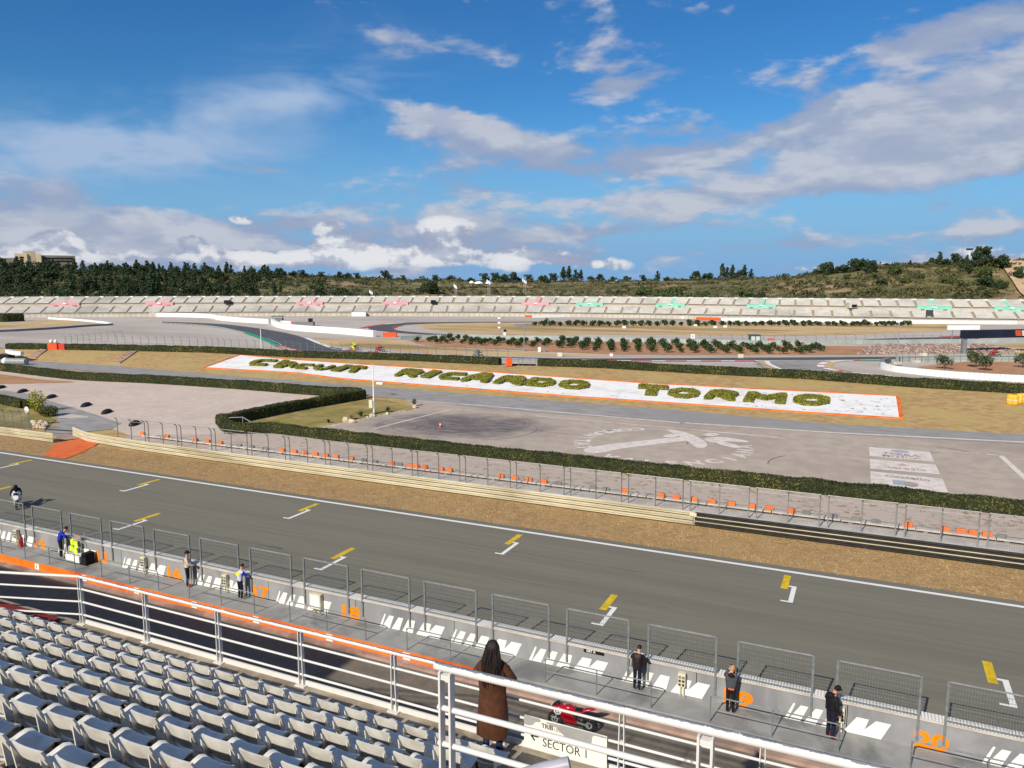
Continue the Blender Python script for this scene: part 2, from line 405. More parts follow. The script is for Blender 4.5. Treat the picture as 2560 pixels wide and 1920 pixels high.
mat('orchard_leaf', (60, 78, 36), (40, 56, 24), 1, .5, trans=.12, island=.8)
mat('pine_leaf', (58, 74, 42), (40, 54, 30), .3, .7, trans=.1, island=.8)
mat('pine_leaf_light', (86, 98, 50), (62, 74, 38), .3, .7, trans=.1, island=.8)
mat('scrub_leaf', (74, 78, 42), (52, 56, 30), .12, .8, trans=.08, island=.9, c3=(104, 94, 58), scale3=.05)
mat('olive_leaf', (92, 100, 70), (66, 76, 48), 1, .6, trans=.12, island=.8)
mat('bark', (92, 72, 54), (66, 50, 38), 4, .9)
mat('hill_earth', (112, 106, 66), (86, 86, 50), .06, .95, .3, .5, c3=(160, 132, 96), scale3=.05, stretch=(.6, .6, 3.2))
mat('hill_sand', (206, 176, 140), (184, 152, 118), .15, .95, .4, .8)
mat('stone_pink', (178, 154, 142), (146, 124, 114), 2.5, .9, island=.8, c3=(120, 100, 92), scale3=.9)
mat('boulder', (214, 196, 168), (180, 160, 134), 3, .9, .4, 12)
mat('stand_beige', (196, 187, 170), (180, 172, 156), .2, .9)
mat('stand_seat', (190, 186, 177), (176, 172, 164), .35, .6, c3=(160, 157, 150), scale3=.06)
mat('stand_aisle', (158, 144, 124), (140, 127, 110), .4, .9)
mat('stand_pink', (228, 158, 166), (216, 146, 154), .3, .8)
mat('stand_red', (220, 24, 40), None)
mat('stand_green', (134, 208, 180), (120, 194, 166), .3, .8)
mat('screen_dark', (26, 27, 29), None, rough=.4)
mat('kerb_green', (40, 150, 112), None, rough=.6)
mat('kerb_red', (196, 62, 48), None, rough=.6)
mat('wall_greygreen', (164, 172, 164), (146, 154, 147), .4, .8)
mat('hut_green', (60, 92, 78), None, rough=.5)
mat('glass_grey', (110, 120, 118), None, rough=.1, spec=.6)
mat('cream_render', (222, 204, 166), (206, 186, 146), .1, .9)
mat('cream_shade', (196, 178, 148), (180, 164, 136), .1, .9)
mat('grey_render', (138, 128, 116), (126, 116, 106), .1, .9)
mat('banner_navy', (28, 34, 52), (22, 27, 42), .5, .5)
mat('cloth_black', (24, 23, 25), (16, 15, 17), 14, .8, .3, 30)
mat('cloth_brown', (84, 50, 30), (70, 40, 24), 10, .7, .3, 25)
mat('cloth_plum', (48, 32, 36), (34, 23, 26), 10, .55, .3, 25)
mat('cloth_navy', (26, 28, 48), (18, 20, 36), 12, .85)
mat('cloth_jeans', (34, 48, 86), (24, 36, 66), 12, .85)
mat('cloth_grey', (74, 74, 80), (60, 60, 66), 12, .85)
mat('cloth_cream', (216, 196, 178), (196, 176, 158), 9, .8)
mat('cloth_blue', (16, 44, 170), (10, 32, 140), 9, .7)
mat('cloth_lilac', (196, 194, 222), (172, 170, 204), 9, .8)
mat('cloth_red', (196, 26, 40), (160, 18, 30), 9, .5)
mat('cloth_yellow', (222, 206, 40), None)
mat('skin', (206, 152, 126), (190, 136, 112), 12, .6)
mat('hair_dark', (40, 26, 24), (26, 17, 16), 16, .5, .4, 40, stretch=(6, 6, .6))
mat('hair_blond', (196, 152, 100), (156, 112, 70), 20, .5)
mat('shoe_white', (220, 218, 214), None); mat('shoe_red', (206, 30, 36), None)
mat('neon', (196, 222, 20), None, rough=.5); mat('bike_red', (170, 14, 30), (140, 10, 24), 6, .25, spec=.6)
mat('bike_white', (220, 220, 226), None, rough=.25, spec=.6); mat('bike_grey', (120, 124, 132), None, rough=.3, spec=.6); mat('visor', (20, 22, 26), None, rough=.08, spec=.8)
mat('sign_white', (228, 226, 214), (214, 212, 200), 4, .6, lo=.5, hi=.9); mat('sign_grey', (158, 156, 152), (146, 144, 140), 3, .8); mat('ink_dark', (58, 54, 50), None, rough=.7)
mat('logo_blue', (130, 158, 180), (176, 170, 164), 1.5, .8); mat('logo_ochre', (206, 150, 106), (190, 166, 148), 1.5, .8); mat('ink_faded', (148, 134, 128), (174, 158, 148), 1.5, .85)
mat('yellow_plastic', (236, 182, 54), (216, 160, 44), 2, .5); mat('box_cream', (214, 206, 176), (198, 190, 160), 5, .6); mat('tube_grey', (166, 164, 172), (150, 148, 158), 8, .4)
mat('red_panel', (120, 34, 26), None, rough=.7); mat('glass_pale', (190, 200, 196), None, rough=.2)

def peel_paint():
    m = bpy.data.materials.new('rail_peeling'); m.use_nodes = True; k = NT(m.node_tree)
    out = k.n('ShaderNodeOutputMaterial'); b = k.n('ShaderNodeBsdfPrincipled'); k.t.links.new(b.outputs[0], out.inputs[0])
    geo = k.n('ShaderNodeNewGeometry'); tc = k.n('ShaderNodeTexCoord')
    nz = k.n('ShaderNodeSeparateXYZ', i_0=geo.outputs['Normal'])
    p = k.mapping(geo.outputs['Position'], (1, 1, 1))
    n1 = k.noise(p, 14, 8, .75); n2 = k.noise(p, 1.7, 3, .5)
    # paint worn off along the upper back of the tube, where hands rub it
    side = k.math('ADD', k.math('MULTIPLY', nz.outputs[2], .80), k.math('MULTIPLY', nz.outputs[1], .05))
    v = k.math('ADD', k.math('ADD', side, k.math('MULTIPLY', n1, .85)), k.math('MULTIPLY', n2, .40))
    f = k.ramp(v, 1.26, 1.30)
    col = k.mix(f, (*lin((212, 208, 202)), 1), k.mix(k.ramp(n1, .4, .6), (*lin((92, 100, 112)), 1), (*lin((126, 128, 130)), 1)))
    k.put(b.inputs['Base Color'], col); b.inputs['Roughness'].default_value = .45
    bp = k.n('ShaderNodeBump'); bp.inputs['Strength'].default_value = .4; bp.inputs['Distance'].default_value = .004
    k.put(bp.inputs['Height'], k.math('SUBTRACT', 1.0, f)); k.t.links.new(bp.outputs[0], b.inputs['Normal'])
    MATS['rail_peeling'] = m
peel_paint()
def stain_lot():
    m = MATS['asphalt_lot']; k = NT.__new__(NT); k.t = m.node_tree
    b = [n for n in k.t.nodes if n.type == 'BSDF_PRINCIPLED'][0]; src = b.inputs['Base Color'].links[0].from_socket
    geo = k.n('ShaderNodeNewGeometry').outputs['Position']
    mp = k.n('ShaderNodeMapping', vector_type='TEXTURE', i_0=geo)
    c = P(1150, 1062, -.2); mp.inputs['Location'].default_value = (c.x, c.y, -.2); mp.inputs['Rotation'].default_value = (0, 0, YAW * .6); mp.inputs['Scale'].default_value = (13.5, 9.0, 9.0)
    wob = k.noise(geo, .28, 5, .6); ln = k.n('ShaderNodeVectorMath', operation='LENGTH', i_0=mp.outputs[0]).outputs['Value']
    f = k.ramp(k.math('ADD', ln, k.math('MULTIPLY', wob, .9)), 1.42, .72)       # rubber laid by burn-outs
    grain = k.ramp(k.noise(k.mapping(geo, (.5, 1.6, 1), (0, 0, .5)), .9, 6, .65), .35, .7)
    dark = k.mix(grain, (*lin((88, 83, 85)), 1), (*lin((132, 121, 116)), 1))
    k.put(b.inputs['Base Color'], k.mix(k.math('MULTIPLY', f, .95), src, dark))
G = MATS

def text_mesh(s, size=1.0, offset=0.0, space=1.0):
    cu = bpy.data.curves.new('t', 'FONT'); cu.body = s; cu.size = size; cu.offset = offset; cu.space_character = space; cu.resolution_u = 3
    o = bpy.data.objects.new('t', cu); COL.objects.link(o)
    me = bpy.data.meshes.new_from_object(o.evaluated_get(bpy.context.evaluated_depsgraph_get()))
    v = [tuple(q.co) for q in me.vertices]; f = [tuple(p.vertices) for p in me.polygons]
    bpy.data.objects.remove(o); bpy.data.curves.remove(cu); bpy.data.meshes.remove(me)
    if v:
        x0 = min(q[0] for q in v); y0 = min(q[1] for q in v); v = [(a - x0, b - y0, c) for a, b, c in v]
        w = max(q[0] for q in v); h = max(q[1] for q in v)
    else: w = h = 1
    return v, f, w, h

def sheet(name, pts, z, m, parent=None, kind='structure'):
    mb = MB().poly([(p[0], p[1], z) for p in pts]); o = mb.build(name, G[m], parent)
    if o.data.polygons[0].normal.z < 0: o.data.flip_normals()
    if parent is None: o['kind'] = kind
    return o
def pxsheet(name, px, z, m, parent=None, smooth=0, closed=True):
    pts = [P(a, b, z) for a, b in px]
    if smooth: pts = catmull(pts, smooth, closed)
    return sheet(name, pts, z, m, parent)
def ribbon(mb, pts, z, w, mi=0, off=0.0, alt=None, seg=1.0):
    """flat band of width w along a path; alt = (a, b) alternates materials each seg metres"""
    pts = resample([Vector((p[0], p[1], 0)) for p in pts], seg); L = []; R = []
    for i, p in enumerate(pts):
        d = (pts[min(i + 1, len(pts) - 1)] - pts[max(i - 1, 0)]).normalized(); n = Vector((-d.y, d.x, 0))
        L.append(p + n * (off + w / 2)); R.append(p + n * (off - w / 2))
    for i in range(len(pts) - 1):
        q = [R[i], R[i + 1], L[i + 1], L[i]]
        mb.poly([(a.x, a.y, z) for a in q], mi if alt is None else alt[i % len(alt)])
    return mb
stain_lot()
# ================================================================== THE SETTING: LEVELS
# z = 0 pit platform, -0.5 pit lane, -0.2 main straight and paddock, +1.0 upper infield
sheet('ground', [(-3000, 26.76), (3000, 26.76), (3000, 5000), (-3000, 5000)], -.24, 'dry_lawn')
pit = sheet('pit_lane', [(-400, -300), (400, -300), (400, 24.62), (-400, 24.62)], -.5, 'asphalt_pit')
ms = sheet('main_straight', [(-600, 26.76), (300, 26.76), (300, 41.95), (-600, 41.95)], -.2, 'asphalt_track')
MB().poly([(-600, 41.1, -.195), (300, 41.1, -.195), (300, 41.36, -.195), (-600, 41.36, -.195)]).build('edge_line', G['paint_white'], ms)
for col_y0, xs in ((37.12, [-3.22 - 15.25 * k for k in range(-1, 9)]), (30.95, [4.95 - 15.55 * k for k in range(-1, 8)])):
    for x in xs:
        yy = col_y0
        MB().poly([(x - .17, yy + 1.62, -.194), (x + .17, yy + 1.62, -.194), (x + .17, yy + 3.5, -.194), (x - .17, yy + 3.5, -.194)]).build('grid_slot_bar', G['paint_yellow'], ms)
        b = MB(); z = -.195
        for x0, x1, y0, y1 in ((x + .172, x + .56, yy + 1.98, yy + 2.14), (x + .34, x + .56, yy + .14, yy + 1.98), (x, x + .56, yy, yy + .14)):
            b.poly([(x0, y0, z), (x1, y0, z), (x1, y1, z), (x0, y1, z)])
        b.build('grid_slot_bracket', G['paint_white'], ms)
# dark rubber streaks on the straight
rs = MB()
for i in range(26):
    x = random.uniform(-60, 6); y = random.uniform(28.5, 39); L = random.uniform(3, 16); w = random.uniform(.04, .12)
    rs.poly([(x, y, -.1965), (x + L, y + random.uniform(-.1, .1), -.1965), (x + L, y + w, -.1965), (x, y + w, -.1965)])
mat('rubber_mark', (104, 101, 89), (112, 109, 96), 3, .8)
rs.build('tyre_mark', MATS['rubber_mark'], ms)

sm_ = MB()
for yy in (30.9, 34.4, 37.9):
    for i in range(40):
        x = -110 + i * 3.2; sm_.poly([(x, yy + .02 * math.sin(i), -.1972), (x + 3.2, yy + .02 * math.sin(i + 1), -.1972), (x + 3.2, yy + .035 + .02 * math.sin(i + 1), -.1972), (x, yy + .035 + .02 * math.sin(i), -.1972)])
sm_.build('paving_seam', MATS['rubber_mark'], ms)
# dry grass verge between the straight and the barrier
gv = sheet('grass_verge', [(-600, 41.95), (300, 41.95), (300, 46.72), (-600, 46.72)], -.215, 'dry_grass')
N = 40000
xs = np.random.uniform(-95, 14, N); ys = np.clip(np.random.uniform(41.9, 46.72, N) + .12 * np.sin(xs * 1.3), 41.83, 46.72)
tuft = MB().leaves(np.stack([xs, ys, np.full(N, -.2)], 1), np.tile([0, -.15, 1], (N, 1)), .09, tilt=.35)
mat('grass_blade', (176, 146, 102), (154, 124, 84), .9, .9, island=.2, c3=(182, 150, 100), scale3=.25)
tag(tuft.build('dry_grass', G['grass_blade']), 'short dry brown grass along the straight', 'grass', kind='stuff')
# orange escape ramp through the verge
pts = [P(*g6(*q), -.2) for q in ((460, 812), (590, 680), (835, 625), (1060, 672), (880, 770), (690, 842))]
sheet('escape_ramp', pts, -.17, 'ramp_orange')
pk = [P(*g6(*q), -.2) for q in ((600, 650), (600, 585), (820, 560), (830, 625))]
sheet('ramp_threshold', pk, -.165, 'concrete_pink')

# ================================================================== PIT PLATFORM AND WALL
XL, XR = -120.0, 40.0
pl = MB().box(((XL + XR) / 2, (24.98 + 26.42) / 2, -.25), (XR - XL, 26.42 - 24.98, .5)).build('pit_platform', G['concrete_grey']); pl['kind'] = 'structure'
pk = MB().box(((XL + XR) / 2, 24.80, -.44), (XR - XL, .36, .12)).build('pit_kerb', G['concrete_pink']); pk['kind'] = 'structure'
# orange facing boards on the platform edge (they end behind the thick railing)
of = thing('orange_edge_facing', 'bright orange painted boards facing the pit lane platform edge', 'kerb board', (-30, 24.9, -.4))
x = -75.0; k = 0
while x < -14.5:
    MB().box((x + 1.0, 24.95, -.2), (1.985, .06, .37)).build('facing_board', G['paint_orange'], of); x += 2.0
for x in (-47.4, -43.5, -39.7, -35.95, -32.1, -28.2, -24.4, -20.3, -16.4):
    pb = MB().box((x, 24.905, -.19), (.34, .02, .30)).build('number_plate', G['paint_white'], of)
    v, f, w, h = text_mesh('1', .22, .012)
    MB().raw(v, f, T=Matrix.Translation((x - .05, 24.893, -.27)) @ Matrix.Rotation(math.pi / 2, 4, 'X')).build('numeral', G['cloth_navy'], pb)

wall = thing('pit_wall', 'long grey concrete pit wall with white slashes and orange numbers', 'wall', (-10, 26.4, 0))
x = XL
while x < XR:
    MB().box((x + 2.49, 26.575, .50), (4.975, .35, 1.02)).build('wall_panel', G['concrete_wall'], wall); x += 5.0
b = MB().box(((XL + XR) / 2, 26.56, 1.05), (XR - XL, .44, .08)); b.build('coping', G['concrete_pale'], wall)
b = MB()
x = XL + .1
while x < XR: b.box((x, 26.58, 1.094), (.06, .40, .01)); x += .1
b.build('coping_grille', G['paint_white'], wall)
WY = 26.394
def wp(x, z): return (x, WY, z)
for mx in (6.9, 1.04, -4.79, -8.6, -12.2, -15.73, -21.6, -26.8, -32.0, -37.15, -42.4, -47.6):
    b = MB()
    def q(*pts): b.poly([wp(mx + px * .97, pz) for px, pz in pts])
    q((-3.10, .02), (-2.98, .02), (-2.76, .62), (-2.82, .64))
    q((-2.96, .02), (-2.57, .02), (-2.33, .60), (-2.58, .60))
    q((-2.46, .02), (-2.06, .02), (-1.84, .60), (-2.09, .60))
    q((-1.90, .02), (-1.36, .02), (-1.22, .60), (-1.58, .60))
    q((-1.18, .02), (0, .02), (.28, .62), (-.18, .62), (-.52, .24), (-.40, .62), (-.78, .62))
    b.build('white_slash_marking', G['paint_white'], wall)
for s, x in (('14', -42.15), ('15', -37.0), ('16', -31.65), ('17', -25.95), ('18', -20.75), ('19', -4.02), ('20', 1.98), ('13', -47.5)):
    v, f, w, h = text_mesh(s, 1.0, .042, .98); sc = .61 / h
    T = Matrix.Translation((x, WY - .004, .04)) @ Matrix.Rotation(math.pi / 2, 4, 'X') @ Matrix.Diagonal((1.0 / w, sc, 1, 1))
    MB().raw(v, f, T=T).build('stencil_number', G['paint_orange_num'], wall)
v, f, w, h = text_mesh('GET A', .13, .004)
bd = MB().box((-8.9, 26.385, .93), (.82, .012, .15)).build('small_notice', G['cloth_black'], wall)
MB().raw(v, f, T=Matrix.Translation((-9.2, 26.377, .885)) @ Matrix.Rotation(math.pi / 2, 4, 'X')).build('notice_lettering', G['paint_white'], bd)

# mesh screens bolted to the wall
def make_screen():
    r = thing('mesh_screen', 'x', 'fence panel', (0, 0, 0), 'mesh screens on the pit wall')
    w, zt = 2.45, 2.5
    for x in (0, w):
        p = MB().box((x, -.03, (.3 + zt) / 2), (.075, .055, zt - .3)).build('post', G['steel_galv'], r)
        for z in (.36, .62, .88): MB().tube((x, -.058, z), (x, -.075, z), .016, n=6).build('bolt', G['steel_light'], p)
    MB().bar((0, -.03, zt - .02), (w, -.03, zt - .02), .045, .04).build('top_rail', G['steel_light'], r)
    MB().bar((.04, -.03, 1.16), (w - .04, -.03, 1.16), .035, .035).build('bottom_rail', G['steel_galv'], r)
    m = MB()
    n = 30
    for i in range(1, n): m.bar((w * i / n, -.03, 1.16), (w * i / n, -.03, zt - .03), .006, .006)
    for i in range(1, 8): m.bar((.04, -.032, 1.16 + i * .165), (w - .04, -.032, 1.16 + i * .165), .009, .009)
    tag(m.build('wire_mesh', G['steel_galv'], r), kind='stuff')
    return r
scr = make_screen(); SX = [-13.2 + 3.205 * k for k in range(-13, 8)]
screen_by = {}
near_what = {0: 'x'}
for i, x in enumerate(SX):
    n = i + 1
    place(scr, i == 0, (x, 26.395, 0), label='grey wire mesh screen on the pit wall, %s counted from the left' % nth(n))

# handrails along the platform edge
def make_handrail():
    r = thing('platform_handrail', 'x', 'handrail', (0, 0, 0), 'tubular handrails on the pit platform edge')
    for x in (0, 2.03, 4.06): MB().tube((x, 0, 0), (x, 0, .93), .022, n=8).build('post', G['steel_galv'], r)
    c = [(0, 0, .86), (.03, 0, .92), (.09, 0, .955), (3.97, 0, .955), (4.03, 0, .92), (4.06, 0, .86)]
    MB().pipe(c, .024, 8).build('top_rail', G['steel_galv'], r, True)
    MB().tube((0, 0, .48), (4.06, 0, .48), .018, n=8).build('mid_rail', G['steel_galv'], r)
    return r
hr = make_handrail(); HX = [-4.26 - 6.11 * k for k in range(8, -2, -1)]
for i, x in enumerate(HX):
    place(hr, i == 0, (x, 25.08, 0), label='grey tube handrail on the pit platform, %s from the left' % nth(i + 1))

# power pillars on the wall
def power_box(x, label, big=False):
    r = thing('power_pillar', label, 'power box', (x, 26.28, 0), 'cream power boxes along the pit wall')
    w, h, z = (.62, .72, .22) if big else (.27, .52, .40)
    for dx in (-w * .22, w * .22): MB().box((x + dx, 26.30, z / 2 + .02), (.04, .05, z + .04)).build('leg', G['box_cream'], r)
    MB().box((x, 26.3, .015), (w * 1.1, .26, .03)).build('foot_plate', G['concrete_grey'], r)
    bx = bevel(MB().box((x, 26.28, z + h / 2), (w, .2, h)).build('case', G['box_cream'], r), .012)
    for row in range(3):
        for c_ in (-1, 1):
            if big: continue
            MB().box((x + c_ * w * .24, 26.172, z + h * (.2 + .27 * row)), (.085, .02, .085)).build('socket', G['steel_dark' if row < 2 else 'steel_galv'], bx)
    if big:
        MB().box((x, 26.176, z + h * .5), (w * .8, .012, h * .8)).build('door', G['paint_white'], bx)
power_box(-5.5, 'cream socket box on the pit wall between a screen and the number 19')
power_box(-.22, 'cream socket box beside the man in black clothing')
power_box(-27.6, 'cream socket box between the two standing men by number 17')
power_box(-22.1, 'large white cabinet standing at the wall left of number 18', True)
power_box(-33.2, 'cream socket box at the wall left of number 16')
power_box(-43.5, 'cream socket box at the far left beside the red extinguisher')

# fire extinguisher, trolley with neon boards
r = thing('fire_extinguisher', 'red fire extinguisher standing against the wall at the far left', 'extinguisher', (-43.0, 26.2, 0))
MB().lathe([(0, 0), (.09, 0), (.1, .03), (.1, .5), (.07, .58), (.03, .62), (0, .62)], (-43.0, 26.2, 0), 12).build('cylinder', G['cloth_red'], r, True)
m = MB().tube((-43.0, 26.2, .6), (-43.0, 26.2, .70), .03).bar((-43.05, 26.2, .7), (-42.88, 26.2, .74), .03, .03); m.build('valve', G['metal_dark'], r)
MB().pipe([(-42.95, 26.15, .68), (-42.85, 26.1, .6), (-42.86, 26.1, .3)], .015).build('hose', G['metal_dark'], r)
r = thing('pit_board_trolley', 'white pit board trolley stacked with neon yellow number boards', 'trolley', (-37.9, 26.0, 0))
for i, (dx, z) in enumerate(((-.32, .98), (0, .93), (-.36, .63), (-.02, .58))):
    nb = bevel(MB().box((-38.1 + dx, 26.1 - .02 * i, z), (.3, .05, .32), mi=0, R=Matrix.Rotation(-.08, 3, 'Y')).build('number_board', G['neon'], r), .03)
    v, f, w, h = text_mesh('16'[i % 2], .22, .01)
    MB().raw(v, f, T=Matrix.Translation((-38.15 + dx, 26.07 - .02 * i, z - .08)) @ Matrix.Rotation(math.pi / 2, 4, 'X')).build('numeral', G['paint_white'], nb)
cb = bevel(MB().box((-37.95, 25.95, .25), (1.1, .5, .36)).build('cabinet', G['white_plastic'], r), .02)
for z in (.16, .28, .4): MB().box((-37.95, 25.692, z), (1.0, .012, .085)).build('drawer', G['paint_white'], cb)
for dx in (-.45, .45):
    for dy in (-.18, .18): MB().lathe([(0, -.02), (.05, -.02), (.05, .02), (0, .02)], (-37.95 + dx, 25.95 + dy, .05), 10, R=Matrix.Rotation(math.pi / 2, 3, 'X')).build('castor', G['rubber_black'], r)
MB().box((-37.1, 26.0, .33), (.34, .5, .62)).build('tool_case', G['cloth_black'], r)
fr = MB()
for a, c_ in (((-38.4, 26.15, 1.2), (-37.75, 26.15, 1.13)), ((-38.4, 26.15, 1.45), (-37.75, 26.15, 1.38)), ((-38.4, 26.15, .3), (-38.4, 26.15, 1.45)), ((-37.75, 26.15, .3), (-37.75, 26.15, 1.38))): fr.tube(a, c_, .015)
fr.build('frame', G['steel_light'], r)
MB().box((-38.07, 26.16, 1.29), (.56, .02, .2)).build('top_panel', G['concrete_pink'], r)
m = MB(); R_ = Matrix.Rotation(math.pi / 2, 3, 'X')
m.pipe([Vector((-37.5 + .07 * math.cos(a), 26.15, 1.52 + .07 * math.sin(a))) for a in np.linspace(0, 6.28, 13)], .012).tube((-37.56, 26.15, 1.46), (-37.75, 26.15, 1.3), .01)
m.build('hook_ring', G['steel_light'], r)

# ================================================================== GRANDSTAND WE STAND IN
ZB0, DY, DZ, Y1 = 8.98, .81, .412, 8.26
gs = thing('grandstand', 'stepped concrete tiers carrying the white seats in the foreground', 'grandstand', (-6, 9, 0))
FZ = lambda k: 8.14 + DZ * (k - 1)          # tread level of row k
SL, SR = -26.0, 9.0
# front walkway slab and its face down to the pit lane
MB().box(((SL + SR) / 2, 9.24, 7.84), (SR - SL, 1.24, .36)).build('walkway', G['concrete_stand'], gs)
MB().box(((SL + SR) / 2, 9.55, 3.55), (SR - SL, .5, 8.2)).build('front_wall', G['concrete_grey'], gs)
for k in range(1, 17):
    yb = Y1 + .36 - DY * (k - 1)
    MB().box(((SL + SR) / 2, yb - DY / 2, FZ(k) - .25 + (.002 * k)), (SR - SL, DY, .5)).build('tier_step', G['concrete_stand'], gs)
# cable duct along the treads and feet of the seat bars
for k in range(1, 9):
    yb = Y1 - DY * (k - 1)
    MB().bar((SL, yb + .2, FZ(k) + .27), (-4.0, yb + .2, FZ(k) + .27), .05, .05).build('seat_bar', G['metal_dark'], gs)
MB().box((-1.4, 7.7, FZ(1) + .012), (5.0, .03, .02)).build('nosing_strip', G['tube_grey'], gs)
MB().box((-2.9, 6.55, FZ(3) + .03), (2.6, .1, .04)).build('nosing_strip', G['tube_grey'], gs)
MB().box((-20.3, 9.2, 8.06), (11.0, .9, .1)).build('red_edge_strip', G['red_panel'], gs)

def make_seat():
    r = thing('stadium_seat', 'x', 'seat', (0, 0, 0), 'white plastic seats on the foreground tiers')
    # shell faces +Y; origin on the tread under the back rest; back top at .84
    W2, T = .195, .022
    def back(u, v, side):          # u -1..1 across, v 0..1 up
        w = W2 * (.94 + .06 * v - .05 * max(0, v - .85) * 6 * abs(u)); curve = .05 * u * u
        y = -.015 - .085 * v + curve + .035 * (1 - v) ** 2
        z = .555 + .28 * v - .02 * u * u * v ** 4 + .012 * math.cos(u * 1.5) * v
        return Vector((u * w, y + (T if side else 0), z))
    def shell(fn, nu, nv, name, par):
        m = MB(); rows0 = [[fn(-1 + 2 * j / nu, i / nv, 0) for j in range(nu + 1)] for i in range(nv + 1)]
        rows1 = [[fn(-1 + 2 * j / nu, i / nv, 1) for j in range(nu + 1)] for i in range(nv + 1)]
        m.grid(rows0).grid([list(reversed(q)) for q in rows1])
        def edge(a, b): m.grid([a, b])
        edge(rows0[0], rows1[0]); edge(rows1[-1], rows0[-1])
        edge([q[0] for q in rows1], [q[0] for q in rows0]); edge([q[-1] for q in rows0], [q[-1] for q in rows1])
        o = m.build(name, G['seat_plastic'], par); return smooth_auto(o, 50)
    shell(back, 8, 6, 'backrest', r)
    def pan(u, v, side):
        w = W2 * (.97 + .10 * math.sin(v * math.pi)) ; y = -.02 + .43 * v
        z = .535 - .055 * math.sin(min(1, v * 1.15) * math.pi) + .045 * u * u * (1 - .5 * v) - .05 * max(0, v - .82) * 3 + .03 * (1 - v) ** 3
        return Vector((u * w, y, z - (T if side else 0)))
    shell(pan, 8, 8, 'seat_pan', r)
    for s in (-1, 1):              # side wings joining back and pan
        m = MB(); pts = [(s * W2 * .99, -.06, .77), (s * W2 * .98, .01, .64), (s * W2 * .99, .16, .565), (s * W2 * .97, .04, .52), (s * W2 * .95, -.03, .54)]
        a = [Vector(p) for p in pts]; b_ = [Vector((p[0] - s * .016, p[1], p[2])) for p in pts]
        m.poly(a).poly(list(reversed(b_)))
        for i in range(5): m.poly([a[i], b_[i], b_[(i + 1) % 5], a[(i + 1) % 5]])
        m.build('side_wing', G['seat_plastic'], r)
        MB().box((s * .14, -.045, .535), (.045, .05, .06)).build('hinge_bracket', G['seat_bracket'], r)
    m = MB().bar((-.15, .16, .27), (-.15, .10, .44), .03, .03).bar((.15, .16, .27), (.15, .10, .44), .03, .03).box((0, .16, .26), (.38, .06, .05)); m.build('mounting_frame', G['metal_dark'], r)
    return r
seat = make_seat(); first = True
X0 = {1: -4.32, 2: -4.37, 3: -4.39, 4: -4.46, 5: -4.52, 6: -4.60, 7: -4.74, 8: -4.78}
NS = {1: 24, 2: 21, 3: 18, 4: 15, 5: 12, 6: 9, 7: 6, 8: 3}
for k in range(1, 9):
    for j in range(NS[k]):
        o = place(seat, first, (X0[k] - .5 * j, Y1 + .05 - DY * (k - 1), ZB0 - .84 + DZ * (k - 1)),
              label='white plastic seat, %s from the right end of the %s row behind the railing' % (nth(j + 1), nth(k)))
        o.rotation_euler.z = random.uniform(-.03, .03); o.rotation_euler.x = random.uniform(-.015, .015); first = False

# ---- white front railing
RY, RZ, RT = 9.8, 8.02, 9.03
fr = thing('front_railing', 'white metal railing along the front edge of the stand', 'railing', (-8, RY, RZ))
QX = [-1.458, -1.267, -1.074, -.879, -.684, -.487, -.293, -.099, .095, .29]
PX = [q * RY for q in QX]
for i, x in enumerate(PX):
    p = MB()
    for s in (-1, 1): p.bar((x + s * .045, RY, RZ), (x + s * .03, RY, RT - .03), .07, .014, upv=(1, 0, 0))
    p.box((x, RY, RZ + .01), (.2, .16, .02)); p.box((x, RY, RZ + .5), (.075, .05, .03))
    p.build('post', G['rail_white'], fr)
MB().tube((PX[0], RY, RT), (4.0, RY, RT), .034, n=10).build('top_rail', G['rail_peeling'], fr, True)
for z in (.75, .475, .2): MB().tube((PX[0], RY, RZ + z), (4.0, RY, RZ + z), .021, n=8).build('rail', G['rail_white'], fr, True)
MB().bar((PX[0], RY + .03, RZ + .04), (4.0, RY + .03, RZ + .04), .03, .1).build('toe_board', G['rail_white'], fr)
# it bends back at the corner post on the left
e = P(-300, 1414, RT); d = (Vector((e.x, e.y, 0)) - Vector((PX[0], RY, 0)))
for z, rr in ((RT - RZ, .03), (.75, .02), (.475, .02), (.2, .02)):
    MB().tube((PX[0], RY, RZ + z), (PX[0] + d.x, RY + d.y, RZ + z), rr, n=8).build('rail', G['rail_white'], fr, True)

# ---- thick worn railing nearer to us
tr = thing('upper_railing', 'thick white railing with paint peeling off its top tube', 'railing', (-2.6, 4.5, 11.1))
TY = 4.55; tz = lambda r_: CAMH - r_ * TY
x0, x1 = -.604 * TY, 2.2
MB().tube((x0, TY, tz(.6135)), (x1, TY, tz(.6065)), .031, n=16).build('top_tube', G['rail_peeling'], tr, True)
MB().lathe([(0, 0), (.024, 0), (.024, .002)], (x0 - .003, TY, tz(.6135)), 12, R=Matrix.Rotation(-math.pi / 2, 3, 'Y')).build('end_hole', G['metal_dark'], tr)
for r_, nm in ((.683, 'mid_rail'), (.745, 'low_rail'), (.81, 'low_rail')):
    MB().tube((x0 + .02, TY, tz(r_)), (x1, TY, tz(r_ - .005)), .022, n=12).build(nm, G['rail_white'], tr, True)
for q in (-.584, -.174, .236):
    x = q * TY; p = MB()
    for s, w in ((-1, .016), (1, .016)):
        p.bar((x + s * .042, TY, 10.9), (x + s * .042, TY, tz(.619)), .072, w, upv=(1, 0, 0))
    p.box((x, TY, tz(.628)), (.07, .05, .04)); p.build('post', G['rail_white'], tr)
blk = MB().box((3.6, 2.1, 9.5), (12.9, 4.9, 2.8)).build('raised_landing', G['concrete_stand']); tag(blk, 'concrete landing under the thick worn railing', 'landing')
